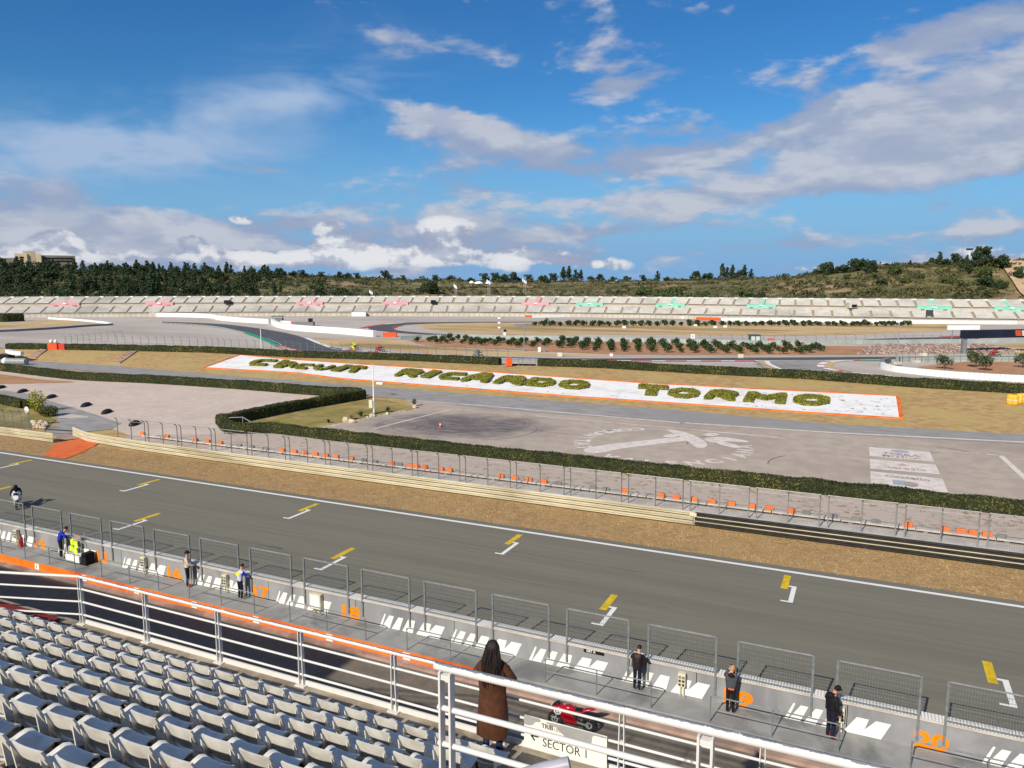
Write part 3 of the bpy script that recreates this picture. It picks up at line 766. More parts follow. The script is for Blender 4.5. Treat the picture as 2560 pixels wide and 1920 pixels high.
# loose tube end below it
te = thing('stair_handrail', 'grey end of a stair handrail under the thick railing', 'handrail', (-1.76, 4.55, 11.2))
a = PY(1401, 1908, 4.55)
MB().pipe([a + Vector((.06, .02, -.0)), a + Vector((-.12, -.05, -.055)), a + Vector((-.5, -.2, -.2)), a + Vector((-.6, -.25, -.9))], .05, 14).build('tube', G['tube_grey'], te, True)

# ---- direction sign hung on the front railing
SG = 9.74
sg = thing('direction_sign', 'peeling white board with an arrow hung on the front railing', 'sign', (-3.7, SG, 8.4))
def sp(q, r_): return Vector((q * SG, SG, CAMH - r_ * SG))
c_ = [sp(-.4475, -0), ] ; 
cor = [Vector((-.4477 * SG, SG, CAMH - .7088 * SG)), Vector((-.315 * SG, SG, CAMH - .7092 * SG)), Vector((-.3155 * SG, SG, CAMH - .6592 * SG)), Vector((-.447 * SG, SG, CAMH - .6584 * SG))]
bd = MB(); bk = [p + Vector((0, .012, 0)) for p in cor]
bd.poly(cor).poly(list(reversed(bk)))
for i in range(4): bd.poly([cor[i], bk[i], bk[(i + 1) % 4], cor[(i + 1) % 4]])
bd = bd.build('board', G['sign_white'], sg)
def on(u, v, d=.003): return cor[0].lerp(cor[1], u).lerp(cor[3].lerp(cor[2], u), v) - Vector((0, d, 0))
def patch(pts, mt, nm, d):
    MB().poly([on(u, v, d) for u, v in catmull([(a, b_, 0) for a, b_ in pts], 5, True) for u, v in [(u, v)]] if False else [on(q.x, q.y, d) for q in catmull([(a, b_, 0) for a, b_ in pts], 5, True)]).build(nm, G[mt], bd)
patch([(.0, .74), (.06, .70), (.11, .76), (.14, .86), (.20, .90), (.19, .99), (.1, .995), (.005, .995)], 'sign_grey', 'peeled_patch', .003)
patch([(.28, .96), (.33, .88), (.40, .86), (.44, .78), (.5, .66), (.6, .62), (.70, .50), (.78, .55), (.82, .68), (.83, .86), (.86, .93), (.97, .93), (.99, .985), (.6, .99)], 'sign_grey', 'peeled_patch', .003)
def lettering(s, u0, v0, wu, hv, mt, nm, off=.0):
    v, f, w, h = text_mesh(s, 1.0, off)
    MB().raw([on(u0 + a / w * wu, v0 + b_ / h * hv, .006) for a, b_, _ in v], f).build(nm, G[mt], bd)
lettering('SECTOR 1', .235, .15, .53, .27, 'ink_dark', 'lettering')
lettering('TRIB', .215, .74, .145, .15, 'ink_dark', 'lettering', .02)
lettering('UNA', .375, .725, .11, .14, 'ink_faded', 'faded_lettering')
ar = MB()
for a, b_ in (((.09, .40), (.18, .40)), ((.09, .40), (.135, .54)), ((.09, .40), (.135, .26))):
    p0, p1 = on(*a, .006), on(*b_, .006); dd = (p1 - p0).normalized().cross(Vector((0, 1, 0))) * .012
    ar.poly([p0 - dd, p1 - dd, p1 + dd, p0 + dd])
ar.build('arrow', G['ink_dark'], bd)

# ---- race control building behind our left shoulder (its shadow lies over the pit lane)
rc = thing('control_building', 'tall pale building beside the stand, shading the pit lane', 'building', (-52, -14, 0))
MB().box((-53, -14, 10.6), (58.6, 8, 23.2)).build('wall', G['stand_beige'], rc)
for fl in range(5):
    for i in range(14):
        w_ = MB().box((-78 + i * 4, -9.98, 2.2 + fl * 3.8), (2.6, .06, 1.7)).build('window', G['glass_grey'], rc)
MB().box((-53, -14, 22.35), (59.2, 8.6, .3)).build('roof', G['concrete_grey'], rc)
# ================================================================== PEOPLE
def skin_body(joints, edges, regions, mats, levels=1):
    """joints: name -> (co, radius); edges: pairs; regions: (a, b) -> material index. One continuous surface."""
    names = list(joints); me = bpy.data.meshes.new('sk')
    me.from_pydata([joints[n][0] for n in names], [(names.index(a), names.index(b)) for a, b in edges], [])
    o = bpy.data.objects.new('sk', me); COL.objects.link(o)
    sk = o.modifiers.new('s', 'SKIN'); sk.use_smooth_shade = True
    for i, n in enumerate(names):
        d = me.skin_vertices[0].data[i]; r = joints[n][1]
        d.radius = r if isinstance(r, tuple) else (r, r); d.use_root = (n == 'pelvis')
    ss = o.modifiers.new('u', 'SUBSURF'); ss.levels = levels; ss.render_levels = levels
    em = bpy.data.meshes.new_from_object(o.evaluated_get(bpy.context.evaluated_depsgraph_get()))
    v = [tuple(q.co) for q in em.vertices]; f = [tuple(p.vertices) for p in em.polygons]
    bpy.data.objects.remove(o); bpy.data.meshes.remove(me); bpy.data.meshes.remove(em)
    mb = MB(); mb.v = v; mb.f = f; segs = [(Vector(joints[a][0]), Vector(joints[b][0]), i) for (a, b), i in regions.items()]
    for q in f:
        c = sum((Vector(v[i]) for i in q), Vector()) / len(q); best = (1e9, 0)
        for a, b, i in segs:
            d = b - a; t = max(0, min(1, (c - a).dot(d) / max(d.length_squared, 1e-9))); L = (c - a - d * t).length
            if L < best[0]: best = (L, i)
        mb.m.append(best[1])
    return mb

BASE = dict(pelvis=(0, 0, .95), spine=(0, 0, 1.1), chest=(0, .0, 1.33), neck=(0, .01, 1.48), head0=(0, .02, 1.56), head=(0, .03, 1.66),
            sh_l=(-.17, 0, 1.42), el_l=(-.22, -.02, 1.14), wr_l=(-.20, .06, .90), hd_l=(-.19, .09, .81),
            sh_r=(.17, 0, 1.42), el_r=(.22, -.02, 1.14), wr_r=(.20, .06, .90), hd_r=(.19, .09, .81),
            hip_l=(-.09, 0, .90), kn_l=(-.10, .02, .50), an_l=(-.10, -.02, .09), to_l=(-.11, .13, .045),
            hip_r=(.09, 0, .90), kn_r=(.10, .02, .50), an_r=(.10, -.02, .09), to_r=(.11, .13, .045))
RAD = dict(pelvis=(.155, .12), spine=(.145, .11), chest=(.175, .125), neck=.058, head0=.06, head=.085, sh_l=.075, sh_r=.075, el_l=.055, el_r=.055,
           wr_l=.042, wr_r=.042, hd_l=(.042, .022), hd_r=(.042, .022), hip_l=.095, hip_r=.095, kn_l=.068, kn_r=.068, an_l=.05, an_r=.05, to_l=(.045, .035), to_r=(.045, .035))
EDG = [('pelvis', 'spine'), ('spine', 'chest'), ('chest', 'neck'), ('neck', 'head0'), ('head0', 'head')] + [e for s in 'lr' for e in
      ((('chest', 'sh_' + s)), ('sh_' + s, 'el_' + s), ('el_' + s, 'wr_' + s), ('wr_' + s, 'hd_' + s), ('pelvis', 'hip_' + s), ('hip_' + s, 'kn_' + s), ('kn_' + s, 'an_' + s), ('an_' + s, 'to_' + s))]
def person(label, loc, rz, height, top, legs, shoes, pose=None, rad=None, hair='hair_dark', hairstyle='short', cap=None, bulk=1.0, group=None, gloves=None, face=True, extra=None, upper2=None):
    J = dict(BASE); J.update(pose or {}); Rr = dict(RAD); Rr.update(rad or {})
    k = height / 1.75
    def br(n):
        r = Rr[n]; b = bulk if n in ('pelvis', 'spine', 'chest', 'sh_l', 'sh_r', 'el_l', 'el_r') else 1.0
        return tuple(q * b * k for q in r) if isinstance(r, tuple) else r * b * k
    Jn = {n: (Vector(c) * k, br(n)) for n, c in J.items()}
    reg = {('pelvis', 'spine'): 0, ('spine', 'chest'): 0, ('chest', 'neck'): 0, ('neck', 'head0'): 3, ('head0', 'head'): 3}
    for s in 'lr':
        reg.update({('chest', 'sh_' + s): 0, ('sh_' + s, 'el_' + s): 4 if upper2 else 0, ('el_' + s, 'wr_' + s): 0, ('wr_' + s, 'hd_' + s): 3 if not gloves else 5, ('pelvis', 'hip_' + s): 1, ('hip_' + s, 'kn_' + s): 1, ('kn_' + s, 'an_' + s): 1, ('an_' + s, 'to_' + s): 2})
    mb = skin_body(Jn, EDG, reg, None)
    # fingers: five unequal bent chains rooted in each palm
    for s, sg in (('l', -1), ('r', 1)):
        w, h = Jn['wr_' + s][0], Jn['hd_' + s][0]; d = (h - w).normalized(); side = d.cross(Vector((0, 0, 1)))
        if side.length < .2: side = Vector((1, 0, 0))
        side.normalize(); nrm = side.cross(d)
        for i, L in enumerate((.065, .075, .07, .055)):
            b0 = h + side * (i - 1.5) * .02 * k - d * .01; mb.pipe([b0, b0 + d * L * .55 * k, b0 + (d * .85 + nrm * -.3) * L * k], [.0095 * k, .009 * k, .007 * k], 6, 5 if gloves else 3)
        b0 = w.lerp(h, .45) - side * .03 * k; mb.pipe([b0, b0 + (d * .4 - side * .5) * .06 * k, b0 + (d - side * .5) * .065 * k], [.011 * k, .01 * k, .008 * k], 6, 5 if gloves else 3)
    hd = Jn['head'][0]; fwd = Vector((0, 1, 0)); up = (Jn['head'][0] - Jn['head0'][0]).normalized()
    if abs(up.z) < .95: fwd = (fwd - up * fwd.dot(up)).normalized()
    rt_ = fwd.cross(up).normalized(); Rh = Matrix((rt_, fwd, up)).transposed()
    def H(x, y, z): return hd + Rh @ (Vector((x, y, z)) * k)
    if face:   # skull, nose, ears, eyes, mouth on the same mesh
        m2 = MB().ball((0, 0, 0), 1.0, 12, 9); mb.raw([H(q[0] * .078, q[1] * .095, q[2] * .115 + .02) for q in m2.v], m2.f, 3)
        mb.raw([H(0, .088, .03), H(-.014, .09, -.012), H(.014, .09, -.012), H(0, .118, -.005)], [(0, 1, 3), (0, 3, 2), (1, 2, 3)], 3)
        for s in (-1, 1):
            m2 = MB().ball((0, 0, 0), 1.0, 6, 4); mb.raw([H(s * .08 + q[0] * .012, -.005 + q[1] * .022, .01 + q[2] * .032) for q in m2.v], m2.f, 3)
            mb.raw([H(s * .03 + q[0] * .012, .086 + q[1] * .008, .025 + q[2] * .008) for q in m2.v], m2.f, 6)
        mb.raw([H(-.022, .09, -.045), H(.022, .09, -.045), H(.02, .093, -.055), H(-.02, .093, -.055)], [(0, 1, 2, 3)], 6)
    r = thing('person', label, 'person', loc, group, rz)
    ms_ = [G[top], G[legs], G[shoes], G['skin'], G[upper2 or top], G[gloves or 'skin'], G['hair_dark']]
    o = bpy.data.objects.new('body', mb.mesh('body', ms_, True)); COL.objects.link(o); o.parent = r
    def child(m, nm, mt, sm=True):
        c = bpy.data.objects.new(nm, m.mesh(nm, G[mt] if isinstance(mt, str) else mt, sm)); COL.objects.link(c); c.parent = r; return c
    if hairstyle == 'short' or cap:
        m2 = MB().ball((0, 0, 0), 1.0, 14, 9); m = MB()
        vv = []
        for q in m2.v:
            x, y, z = q
            if y > .45 and z < .45: y = .45; 
            if z < -.35: z = -.35
            vv.append(H(x * .088, y * .10 - .012, z * .118 + .034))
        m.raw(vv, m2.f); child(m, 'hair', hair)
    if hairstyle == 'long':
        m2 = MB().ball((0, 0, 0), 1.0, 16, 14); vv = []
        for q in m2.v:
            x, y, z = q
            yy = min(y, .45); s = 1.0
            if z < 0: z = z * 3.9; s = 1.0 + .28 * min(1, -z / 1.8) - max(0, (-z - 2.6)) * .28
            vv.append(H(x * .105 * s + .006 * math.sin(9 * x + 5 * z), yy * .085 * (1 if z > -.5 else .75) - .05 + (.0 if z > -.5 else -.035 * min(1, (-z - .5))), z * .125 + .03))
        m = MB().raw(vv, m2.f); child(m, 'hair', hair)
        m = MB()   # loose strands give the fall of hair an uneven edge
        for i in range(70):
            a = random.uniform(math.pi, 2 * math.pi); x = math.cos(a) * .112; y = -.055 + math.sin(a) * .075
            z0 = random.uniform(-.05, .05); L = random.uniform(.28, .50)
            m.pipe([H(x * .9, y, z0), H(x * 1.22 + random.uniform(-.01, .01), y - .04, z0 - L * .5), H(x * (1.05 + random.uniform(-.2, .2)), y - .045, z0 - L)], [.009 * k, .011 * k, .003 * k], 4)
        child(m, 'hair_strands', hair)
    if cap:
        m2 = MB().ball((0, 0, 0), 1.0, 14, 9); m = MB(); vv = []
        for q in m2.v: vv.append(H(q[0] * .094, q[1] * .108 - .005, max(q[2], -.05) * .11 + .06))
        m.raw(vv, m2.f)
        br_ = [(math.cos(a) * .085, .07 + math.sin(a) * .1) for a in np.linspace(0, math.pi, 9)]
        if cap[1]: m.poly([H(x, y, .06) for x, y in br_]).poly([H(x, y, .05) for x, y in reversed(br_)])
        child(m, 'cap', cap[0])
    if extra: extra(r, child, k, H)
    return r

# woman at the railing with a long brown coat
def coat(r, child, k, H):
    m = MB(); rows = []
    for z, rx, ry, dy in ((1.44, .10, .085, -.01), (1.40, .19, .12, -.01), (1.28, .215, .15, .0), (1.12, .20, .145, .01), (.98, .20, .145, .0), (.8, .215, .16, -.01), (.6, .23, .17, -.015), (.42, .235, .175, -.02), (.36, .23, .17, -.02)):
        rows.append([Vector((rx * math.cos(a) * (1 + .035 * math.sin(5 * a + z * 9) + .03 * math.sin(9 * a - z * 14)), dy + ry * math.sin(a) * (1 + .04 * math.sin(7 * a + z * 11)), z + .014 * math.sin(3 * a + 4 * z))) * k for a in np.linspace(0, 2 * math.pi, 41)[:-1]])
    m.grid(rows, 0, True); child(m, 'coat', 'cloth_brown')
wp_ = dict(sh_l=(-.16, .02, 1.41), el_l=(-.30, .06, 1.19), wr_l=(-.16, .24, 1.12), hd_l=(-.10, .27, 1.14), sh_r=(.16, .02, 1.41), el_r=(.31, .04, 1.18), wr_r=(.22, .25, 1.14), hd_r=(.17, .28, 1.24), head=(0, .03, 1.65))
person('woman with long dark hair and a brown coat leaning on the front railing', (-4.72, 9.42, 8.02), .22, 1.76, 'cloth_brown', 'cloth_jeans', 'cloth_black', wp_, dict(el_l=.065, el_r=.065, wr_l=.055, wr_r=.055), hairstyle='long', bulk=1.08, extra=coat)
# people on the pit platform
lean = dict(pelvis=(0, -.05, .95), spine=(0, -.02, 1.1), chest=(0, .04, 1.32), neck=(0, .09, 1.46), head0=(0, .12, 1.53), head=(0, .16, 1.62), sh_l=(-.17, .05, 1.40), sh_r=(.17, .05, 1.40),
            el_l=(-.33, .16, 1.2), wr_l=(-.22, .33, 1.1), hd_l=(-.16, .38, 1.1), el_r=(.33, .16, 1.2), wr_r=(.24, .33, 1.1), hd_r=(.18, .38, 1.1))
def puffs(r, child, k, H):
    m = MB()
    for z in (1.0, 1.07, 1.14, 1.21, 1.28, 1.35):
        y0 = -.05 + (z - .95) * .22
        m.pipe([Vector((.205 * math.cos(a), y0 + .155 * math.sin(a), z)) * k for a in np.linspace(0, 2 * math.pi, 21)], .018 * k, 5, 0, False)
    child(m, 'quilting', 'cloth_plum')
person('person in a dark plum quilted jacket leaning on the pit wall', (-7.08, 25.98, 0), -.12, 1.70, 'cloth_plum', 'cloth_navy', 'shoe_white', lean, bulk=1.12, extra=puffs)
phone_pose = dict(sh_l=(-.17, .03, 1.42), el_l=(-.24, .22, 1.30), wr_l=(-.10, .30, 1.50), hd_l=(-.07, .32, 1.58), sh_r=(.17, .03, 1.42), el_r=(.2, .2, 1.24), wr_r=(.02, .3, 1.44), hd_r=(-.01, .32, 1.52), head=(.02, .05, 1.66))
def phone(r, child, k, H):
    child(MB().box(Vector((-.04, .36, 1.60)) * k, (.075, .012, .15)), 'phone', 'cloth_black', False)
    m = MB().ball((0, 0, 0), 1, 10, 6); mm = MB().raw([Vector((q[0] * .13, -.04 + q[1] * .12, 1.46 + q[2] * .07)) * k for q in m.v], m.f); child(mm, 'hood', 'cloth_black')
    child(MB().box(Vector((.02, -.152, 1.0)) * k, (.2, .012, .05)), 'hem_badge', 'ramp_orange', False)
person('blond person in a grey hooded jacket filming with a raised phone', (-3.72, 25.9, 0), .05, 1.72, 'cloth_grey', 'cloth_black', 'shoe_white', phone_pose, hair='hair_blond', bulk=1.2, extra=phone)
bp = dict(head=(.06, .10, 1.64), head0=(.03, .06, 1.55), neck=(.02, .04, 1.48), el_l=(-.27, .02, 1.2), wr_l=(-.16, .2, 1.3), hd_l=(-.10, .24, 1.36), el_r=(.25, -.02, 1.12), wr_r=(.24, .1, .9), hd_r=(.23, .13, .82))
def jk(r, child, k, H):
    m = MB().ball((0, 0, 0), 1, 10, 6); mm = MB().raw([Vector((q[0] * .14 - .02, -.06 + q[1] * .12, 1.47 + q[2] * .08)) * k for q in m.v], m.f); child(mm, 'hood', 'cloth_black')
    m = MB()
    for z in (1.0, 1.08, 1.16, 1.24, 1.32): m.pipe([Vector((.20 * math.cos(a), .145 * math.sin(a), z)) * k for a in np.linspace(0, 2 * math.pi, 21)], .016 * k, 5, 0, False)
    child(m, 'quilting', 'cloth_black')
person('man in black puffer jacket, black cap and red shoes by the handrail', (-.48, 25.75, 0), -.75, 1.86, 'cloth_black', 'cloth_navy', 'shoe_red', bp, cap=('cloth_black', True), bulk=1.15, extra=jk)
def belt(r, child, k, H):
    m = MB().pipe([Vector((.165 * math.cos(a), .125 * math.sin(a), .98)) * k for a in np.linspace(0, 2 * math.pi, 21)], .016, 5, 0, False); child(m, 'belt', 'cloth_black')
    child(MB().box(Vector((0, -.128, 1.28)) * k, (.2, .012, .12)), 'back_patch', 'kerb_red', False)
person('person in cream and black overalls, dark cap and red shoes by number 16', (-29.8, 26.0, 0), -.9, 1.80, 'cloth_cream', 'cloth_black', 'shoe_red', dict(el_r=(.24, .1, 1.18), wr_r=(.14, .3, 1.1), hd_r=(.1, .36, 1.1), el_l=(-.24, .1, 1.18), wr_l=(-.12, .28, 1.08), hd_l=(-.08, .34, 1.08)), cap=('cloth_black', True), extra=belt)
def back2(r, child, k, H):
    child(MB().box(Vector((0, -.10, 1.32)) * k, (.28, .012, .16), R=Matrix.Rotation(-.25, 3, 'X')), 'back_panel', 'cloth_yellow', False)
person('person in a pale lilac and yellow jacket leaning on the wall by number 17', (-26.35, 25.98, 0), -.15, 1.70, 'cloth_lilac', 'cloth_navy', 'shoe_white', lean, bulk=1.1, extra=back2, upper2='cloth_blue')
def back3(r, child, k, H):
    v, f, w, h = text_mesh('D', .12, .01); child(MB().raw([Vector((-.05 + a, -.11 + b_ * .2, 1.22 + b_)) * k for a, b_, _ in v], f), 'jacket_print', 'paint_white', False)
bend = dict(lean); bend.update(chest=(.0, .12, 1.28), neck=(0, .22, 1.40), head0=(0, .26, 1.45), head=(0, .31, 1.52), sh_l=(-.17, .12, 1.36), sh_r=(.17, .12, 1.36))
person('person in a bright blue jacket bending over the wall near number 15', (-39.25, 25.98, 0), -.35, 1.78, 'cloth_blue', 'cloth_black', 'shoe_white', bend, bulk=1.15, extra=back3)

# ================================================================== MOTORCYCLES
def motorcycle(label, loc, rz, c_body, c_tail, plate=None, group=None, lean_=0.0):
    """bike along +X (front at +X), wheelbase 1.42 m"""
    r = thing('motorcycle', label, 'motorcycle', loc, group, rz); r.rotation_euler = (lean_, 0, rz)
    def part(m, nm, mt, par=None, sm=False):
        o = bpy.data.objects.new(nm, m.mesh(nm, G[mt], sm)); COL.objects.link(o); o.parent = par or r; return o
    RX = Matrix.Rotation(math.pi / 2, 3, 'X')
    for x, nm in ((.71, 'front_wheel'), (-.71, 'rear_wheel')):
        w = .06 if x > 0 else .09
        t = part(MB().lathe([(.24, -w), (.29, -w * 1.05), (.315, -w * .5), (.32, 0), (.315, w * .5), (.29, w * 1.05), (.24, w), (.24, -w)], (x, 0, .32), 22, R=RX), nm, 'rubber_black', None, True)
        m = MB().lathe([(.24, -w), (.215, -w * .6), (.215, w * .6), (.24, w)], (x, 0, .32), 22, R=RX)
        for a in np.linspace(0, 2 * math.pi, 6)[:-1]: m.bar((x, 0, .32), (x + .22 * math.cos(a), 0, .32 + .22 * math.sin(a)), .04, .03)
        part(m, 'rim', 'metal_dark', t); part(MB().lathe([(.08, .0), (.14, .0), (.14, .008), (.08, .008)], (x, w + .01, .32), 18, R=RX), 'brake_disc', 'steel_light', t)
    m = MB()
    for s in (-1, 1): m.tube((.71, s * .1, .32), (.47, s * .1, .92), .026)
    part(m, 'fork', 'steel_light'); part(MB().bar((-.71, .11, .32), (-.1, .12, .42), .04, .07).bar((-.71, -.11, .32), (-.1, -.12, .42), .04, .07), 'swingarm', 'steel_galv')
    part(MB().box((.0, 0, .45), (.5, .3, .36), taper=.8), 'engine', 'metal_dark')
    def loft(st, n=14):
        m = MB(); rows = []
        for x, zc, hy, hz in st: rows.append([Vector((x, hy * math.copysign(abs(math.cos(a)) ** .8, math.cos(a)), zc + hz * math.sin(a))) for a in np.linspace(0, 2 * math.pi, n + 1)[:-1]])
        m.grid(rows, 0, True); m.poly(list(reversed(rows[0]))); m.poly(rows[-1]); return m
    part(loft([(.86, .80, .04, .05), (.78, .80, .13, .12), (.62, .80, .20, .18), (.45, .74, .22, .25), (.25, .56, .21, .33), (.0, .47, .20, .27), (-.2, .38, .15, .16), (-.3, .36, .06, .08)]), 'fairing', c_body, None, True)
    part(loft([(.36, .86, .10, .06), (.28, .90, .16, .11), (.1, .92, .17, .12), (-.1, .86, .13, .09), (-.2, .82, .1, .05)]), 'fuel_tank', c_body, None, True)
    part(loft([(-.15, .80, .12, .05), (-.4, .84, .15, .05), (-.6, .94, .13, .07), (-.85, 1.0, .08, .05), (-.95, 1.02, .03, .02)]), 'tail_unit', c_tail, None, True)
    part(MB().box((-.33, 0, .885), (.36, .24, .05)), 'seat_pad', 'cloth_black')
    part(loft([(.80, .93, .03, .03), (.68, 1.0, .12, .07), (.55, 1.06, .14, .05), (.5, 1.04, .1, .01)]), 'windscreen', 'visor', None, True)
    part(MB().tube((.46, -.32, .9), (.46, .32, .9), .018), 'handlebar', 'metal_dark')
    part(MB().pipe([(.2, -.14, .25), (-.2, -.17, .24), (-.5, -.19, .38), (-.85, -.19, .52)], [.03, .035, .05, .055], 10), 'exhaust', 'steel_light', None, True)
    part(MB().lathe([(0, 0), (.09, 0), (.1, .04), (0, .04)], (.6, 0, .56), 10).bar((.55, 0, .62), (.85, 0, .66), .12, .02), 'front_mudguard', c_body)
    if plate:
        p = part(MB().lathe([(0, 0), (.155, 0), (.155, .012), (0, .012)], (.87, .0, .86), 20, R=Matrix.Rotation(math.radians(68), 3, 'Y')), 'number_disc', 'paint_white')
        for s in (-1, 1):
            q = part(MB().lathe([(0, 0), (.15, 0), (.15, .012), (0, .012)], (.55, s * .235, .80), 20, R=Matrix.Rotation(-s * math.pi / 2, 3, 'X')), 'number_disc', 'paint_white')
            v, f, w, h = text_mesh(plate, .2, .006)
            mb = MB().raw([Vector((.55 + (s * -1) * (w / 2 - a), s * .252, .73 + b_)) for a, b_, _ in v], f); part(mb, 'numeral', 'ink_dark', q)
    return r
def rider(label, loc, rz, c_suit, c_helmet, c_legs, group=None, c_boots='cloth_black'):
    pose = dict(pelvis=(0, -.40, 1.00), spine=(0, -.30, 1.14), chest=(0, -.08, 1.27), neck=(0, .09, 1.34), head0=(0, .15, 1.38), head=(0, .22, 1.44),
                sh_l=(-.19, -.04, 1.27), el_l=(-.30, .16, 1.06), wr_l=(-.29, .40, .95), hd_l=(-.28, .46, .92), sh_r=(.19, -.04, 1.27), el_r=(.30, .16, 1.06), wr_r=(.29, .40, .95), hd_r=(.28, .46, .92),
                hip_l=(-.12, -.38, .96), kn_l=(-.26, .02, .80), an_l=(-.2, -.28, .44), to_l=(-.2, -.12, .40), hip_r=(.12, -.38, .96), kn_r=(.26, .02, .80), an_r=(.2, -.28, .44), to_r=(.2, -.12, .40))
    def helm(r, child, k, H):
        m = MB().ball((0, 0, 0), 1, 14, 10); mm = MB().raw([H(q[0] * .13, q[1] * .155, q[2] * .15 + .03) for q in m.v], m.f); child(mm, 'helmet', c_helmet)
        mm = MB().raw([H(q[0] * .128, q[1] * .16 + .006, q[2] * .055 + .035) for q in m.v if True], m.f); child(mm, 'visor', 'visor')
        m = MB().ball((0, 0, 0), 1, 8, 6); child(MB().raw([Vector((q[0] * .1, -.14 + q[1] * .16, 1.33 + q[2] * .07 + q[1] * .05)) * k for q in m.v], m.f), 'speed_hump', c_suit)
    return person(label, loc, rz - math.pi / 2, 1.75, c_suit, c_legs, c_boots, pose, dict(RAD), hairstyle='none', gloves='cloth_black', extra=helm, group=group, bulk=1.05, face=False)
# red machine rolling along the pit lane
pb_ = P(1430, 1822, -.5)
rm = motorcycle('small red racing motorcycle with a white number disc standing in the pit lane', (pb_.x, pb_.y, -.5), math.pi + .12, 'bike_red', 'bike_red', '23'); rm.scale = (.86, .86, .86)
# white machine on the straight at the left edge
motorcycle('white and black motorcycle on the main straight at the far left', (-51.6, 31.4, -.2), math.radians(-35), 'bike_white', 'bike_white', '4')
rider('rider in white and black leathers with dark helmet at the far left', (-51.6, 31.4, -.2), math.radians(-35), 'cloth_black', 'cloth_black', 'bike_white')
# far machines on the infield track
for i, (px, py, c1_, c2_, rz, lab) in enumerate(((886, 876.0, 'neon', 'neon', 3.4, 'neon yellow dressed rider on the distant infield track'), (950, 880.5, 'bike_red', 'cloth_red', 3.4, 'red dressed rider following on the distant infield track'),
        (1195, 893.5, 'bike_grey', 'cloth_grey', 3.3, 'grey rider on the track behind the clipped hedge'), (2486, 893, 'bike_red', 'cloth_red', 3.2, 'red rider under the dark banner bridge at the right'), (1367, 805, 'kerb_green', 'cloth_black', 3.3, 'dark green rider on the far straight below the stand'))):
    p = P(px, py, 1.03)
    motorcycle('motorcycle of the ' + lab, p, rz, c1_, 'metal_dark', None, 'motorcycles on the infield track')
    rider(lab, p, rz, c2_, c1_, 'cloth_black', 'riders on the infield track')
# ================================================================== FAR SIDE OF THE STRAIGHT: BARRIER, FENCE, TERRACE
def wbeam(mb, a, b_, h=.26, d=.10):
    a, b_ = Vector(a), Vector(b_); dr = (b_ - a).normalized(); n = Vector((dr.y, -dr.x, 0))     # n points to the track
    if n.y > 0: n = -n
    prof = [(0, 0), (d, .05), (d, .095), (.01, .13), (d, .165), (d, .21), (0, .26)]
    mb.grid([[a + n * x + Vector((0, 0, z)) for x, z in prof], [b_ + n * x + Vector((0, 0, z)) for x, z in prof]])
def guardrail(name, label, path, m, gap=.30):
    r = thing(name, label, 'guardrail', (path[0][0], path[0][1], -.2))
    pts = resample([Vector((p[0], p[1], 0)) for p in path], 4.0)
    for a, b_ in zip(pts, pts[1:]):
        for k in range(3):
            mb = MB(); z = -.17 + k * gap; wbeam(mb, (a.x, a.y, z), (b_.x, b_.y, z)); mb.build('beam', G[m], r)
        MB().box((a.x, a.y + .1, .2), (.12, .14, .84)).build('post', G['steel_galv'], r)
    return r
guardrail('guardrail', 'cream steel barrier of three beams along the brown verge', [(-70.5, 48.9), (-66.5, 47.6), (-60, 47.1), (-50, 46.9), (-9.3, 46.8)], 'guard_cream')
guardrail('guardrail', 'black and cream steel barrier at the right of the verge', [(-9.3, 46.8), (30.8, 46.75)], 'guard_black')
b = MB()
for z in (.03, .315): b.box((10.7, 46.70, z + .10), (40.2, .03, .05))
tag(b.build('cream_barrier_stripe', G['guard_cream']), 'cream stripes running along the black steel barrier', 'stripe')
guardrail('guardrail', 'short cream steel barrier at the far left beyond the orange ramp', [(-130, 45.6), (-69.2, 46.0)], 'guard_cream')
nb = thing('yellow_notice', 'small yellow notice at the joint of cream and black barriers', 'sign', (-9.4, 46.66, .4))
MB().box((-9.4, 46.64, .55), (.42, .02, .24)).build('plate', G['box_cream'], nb); MB().bar((-9.4, 46.68, -.2), (-9.4, 46.68, .6), .04, .04).build('post', G['steel_galv'], nb)

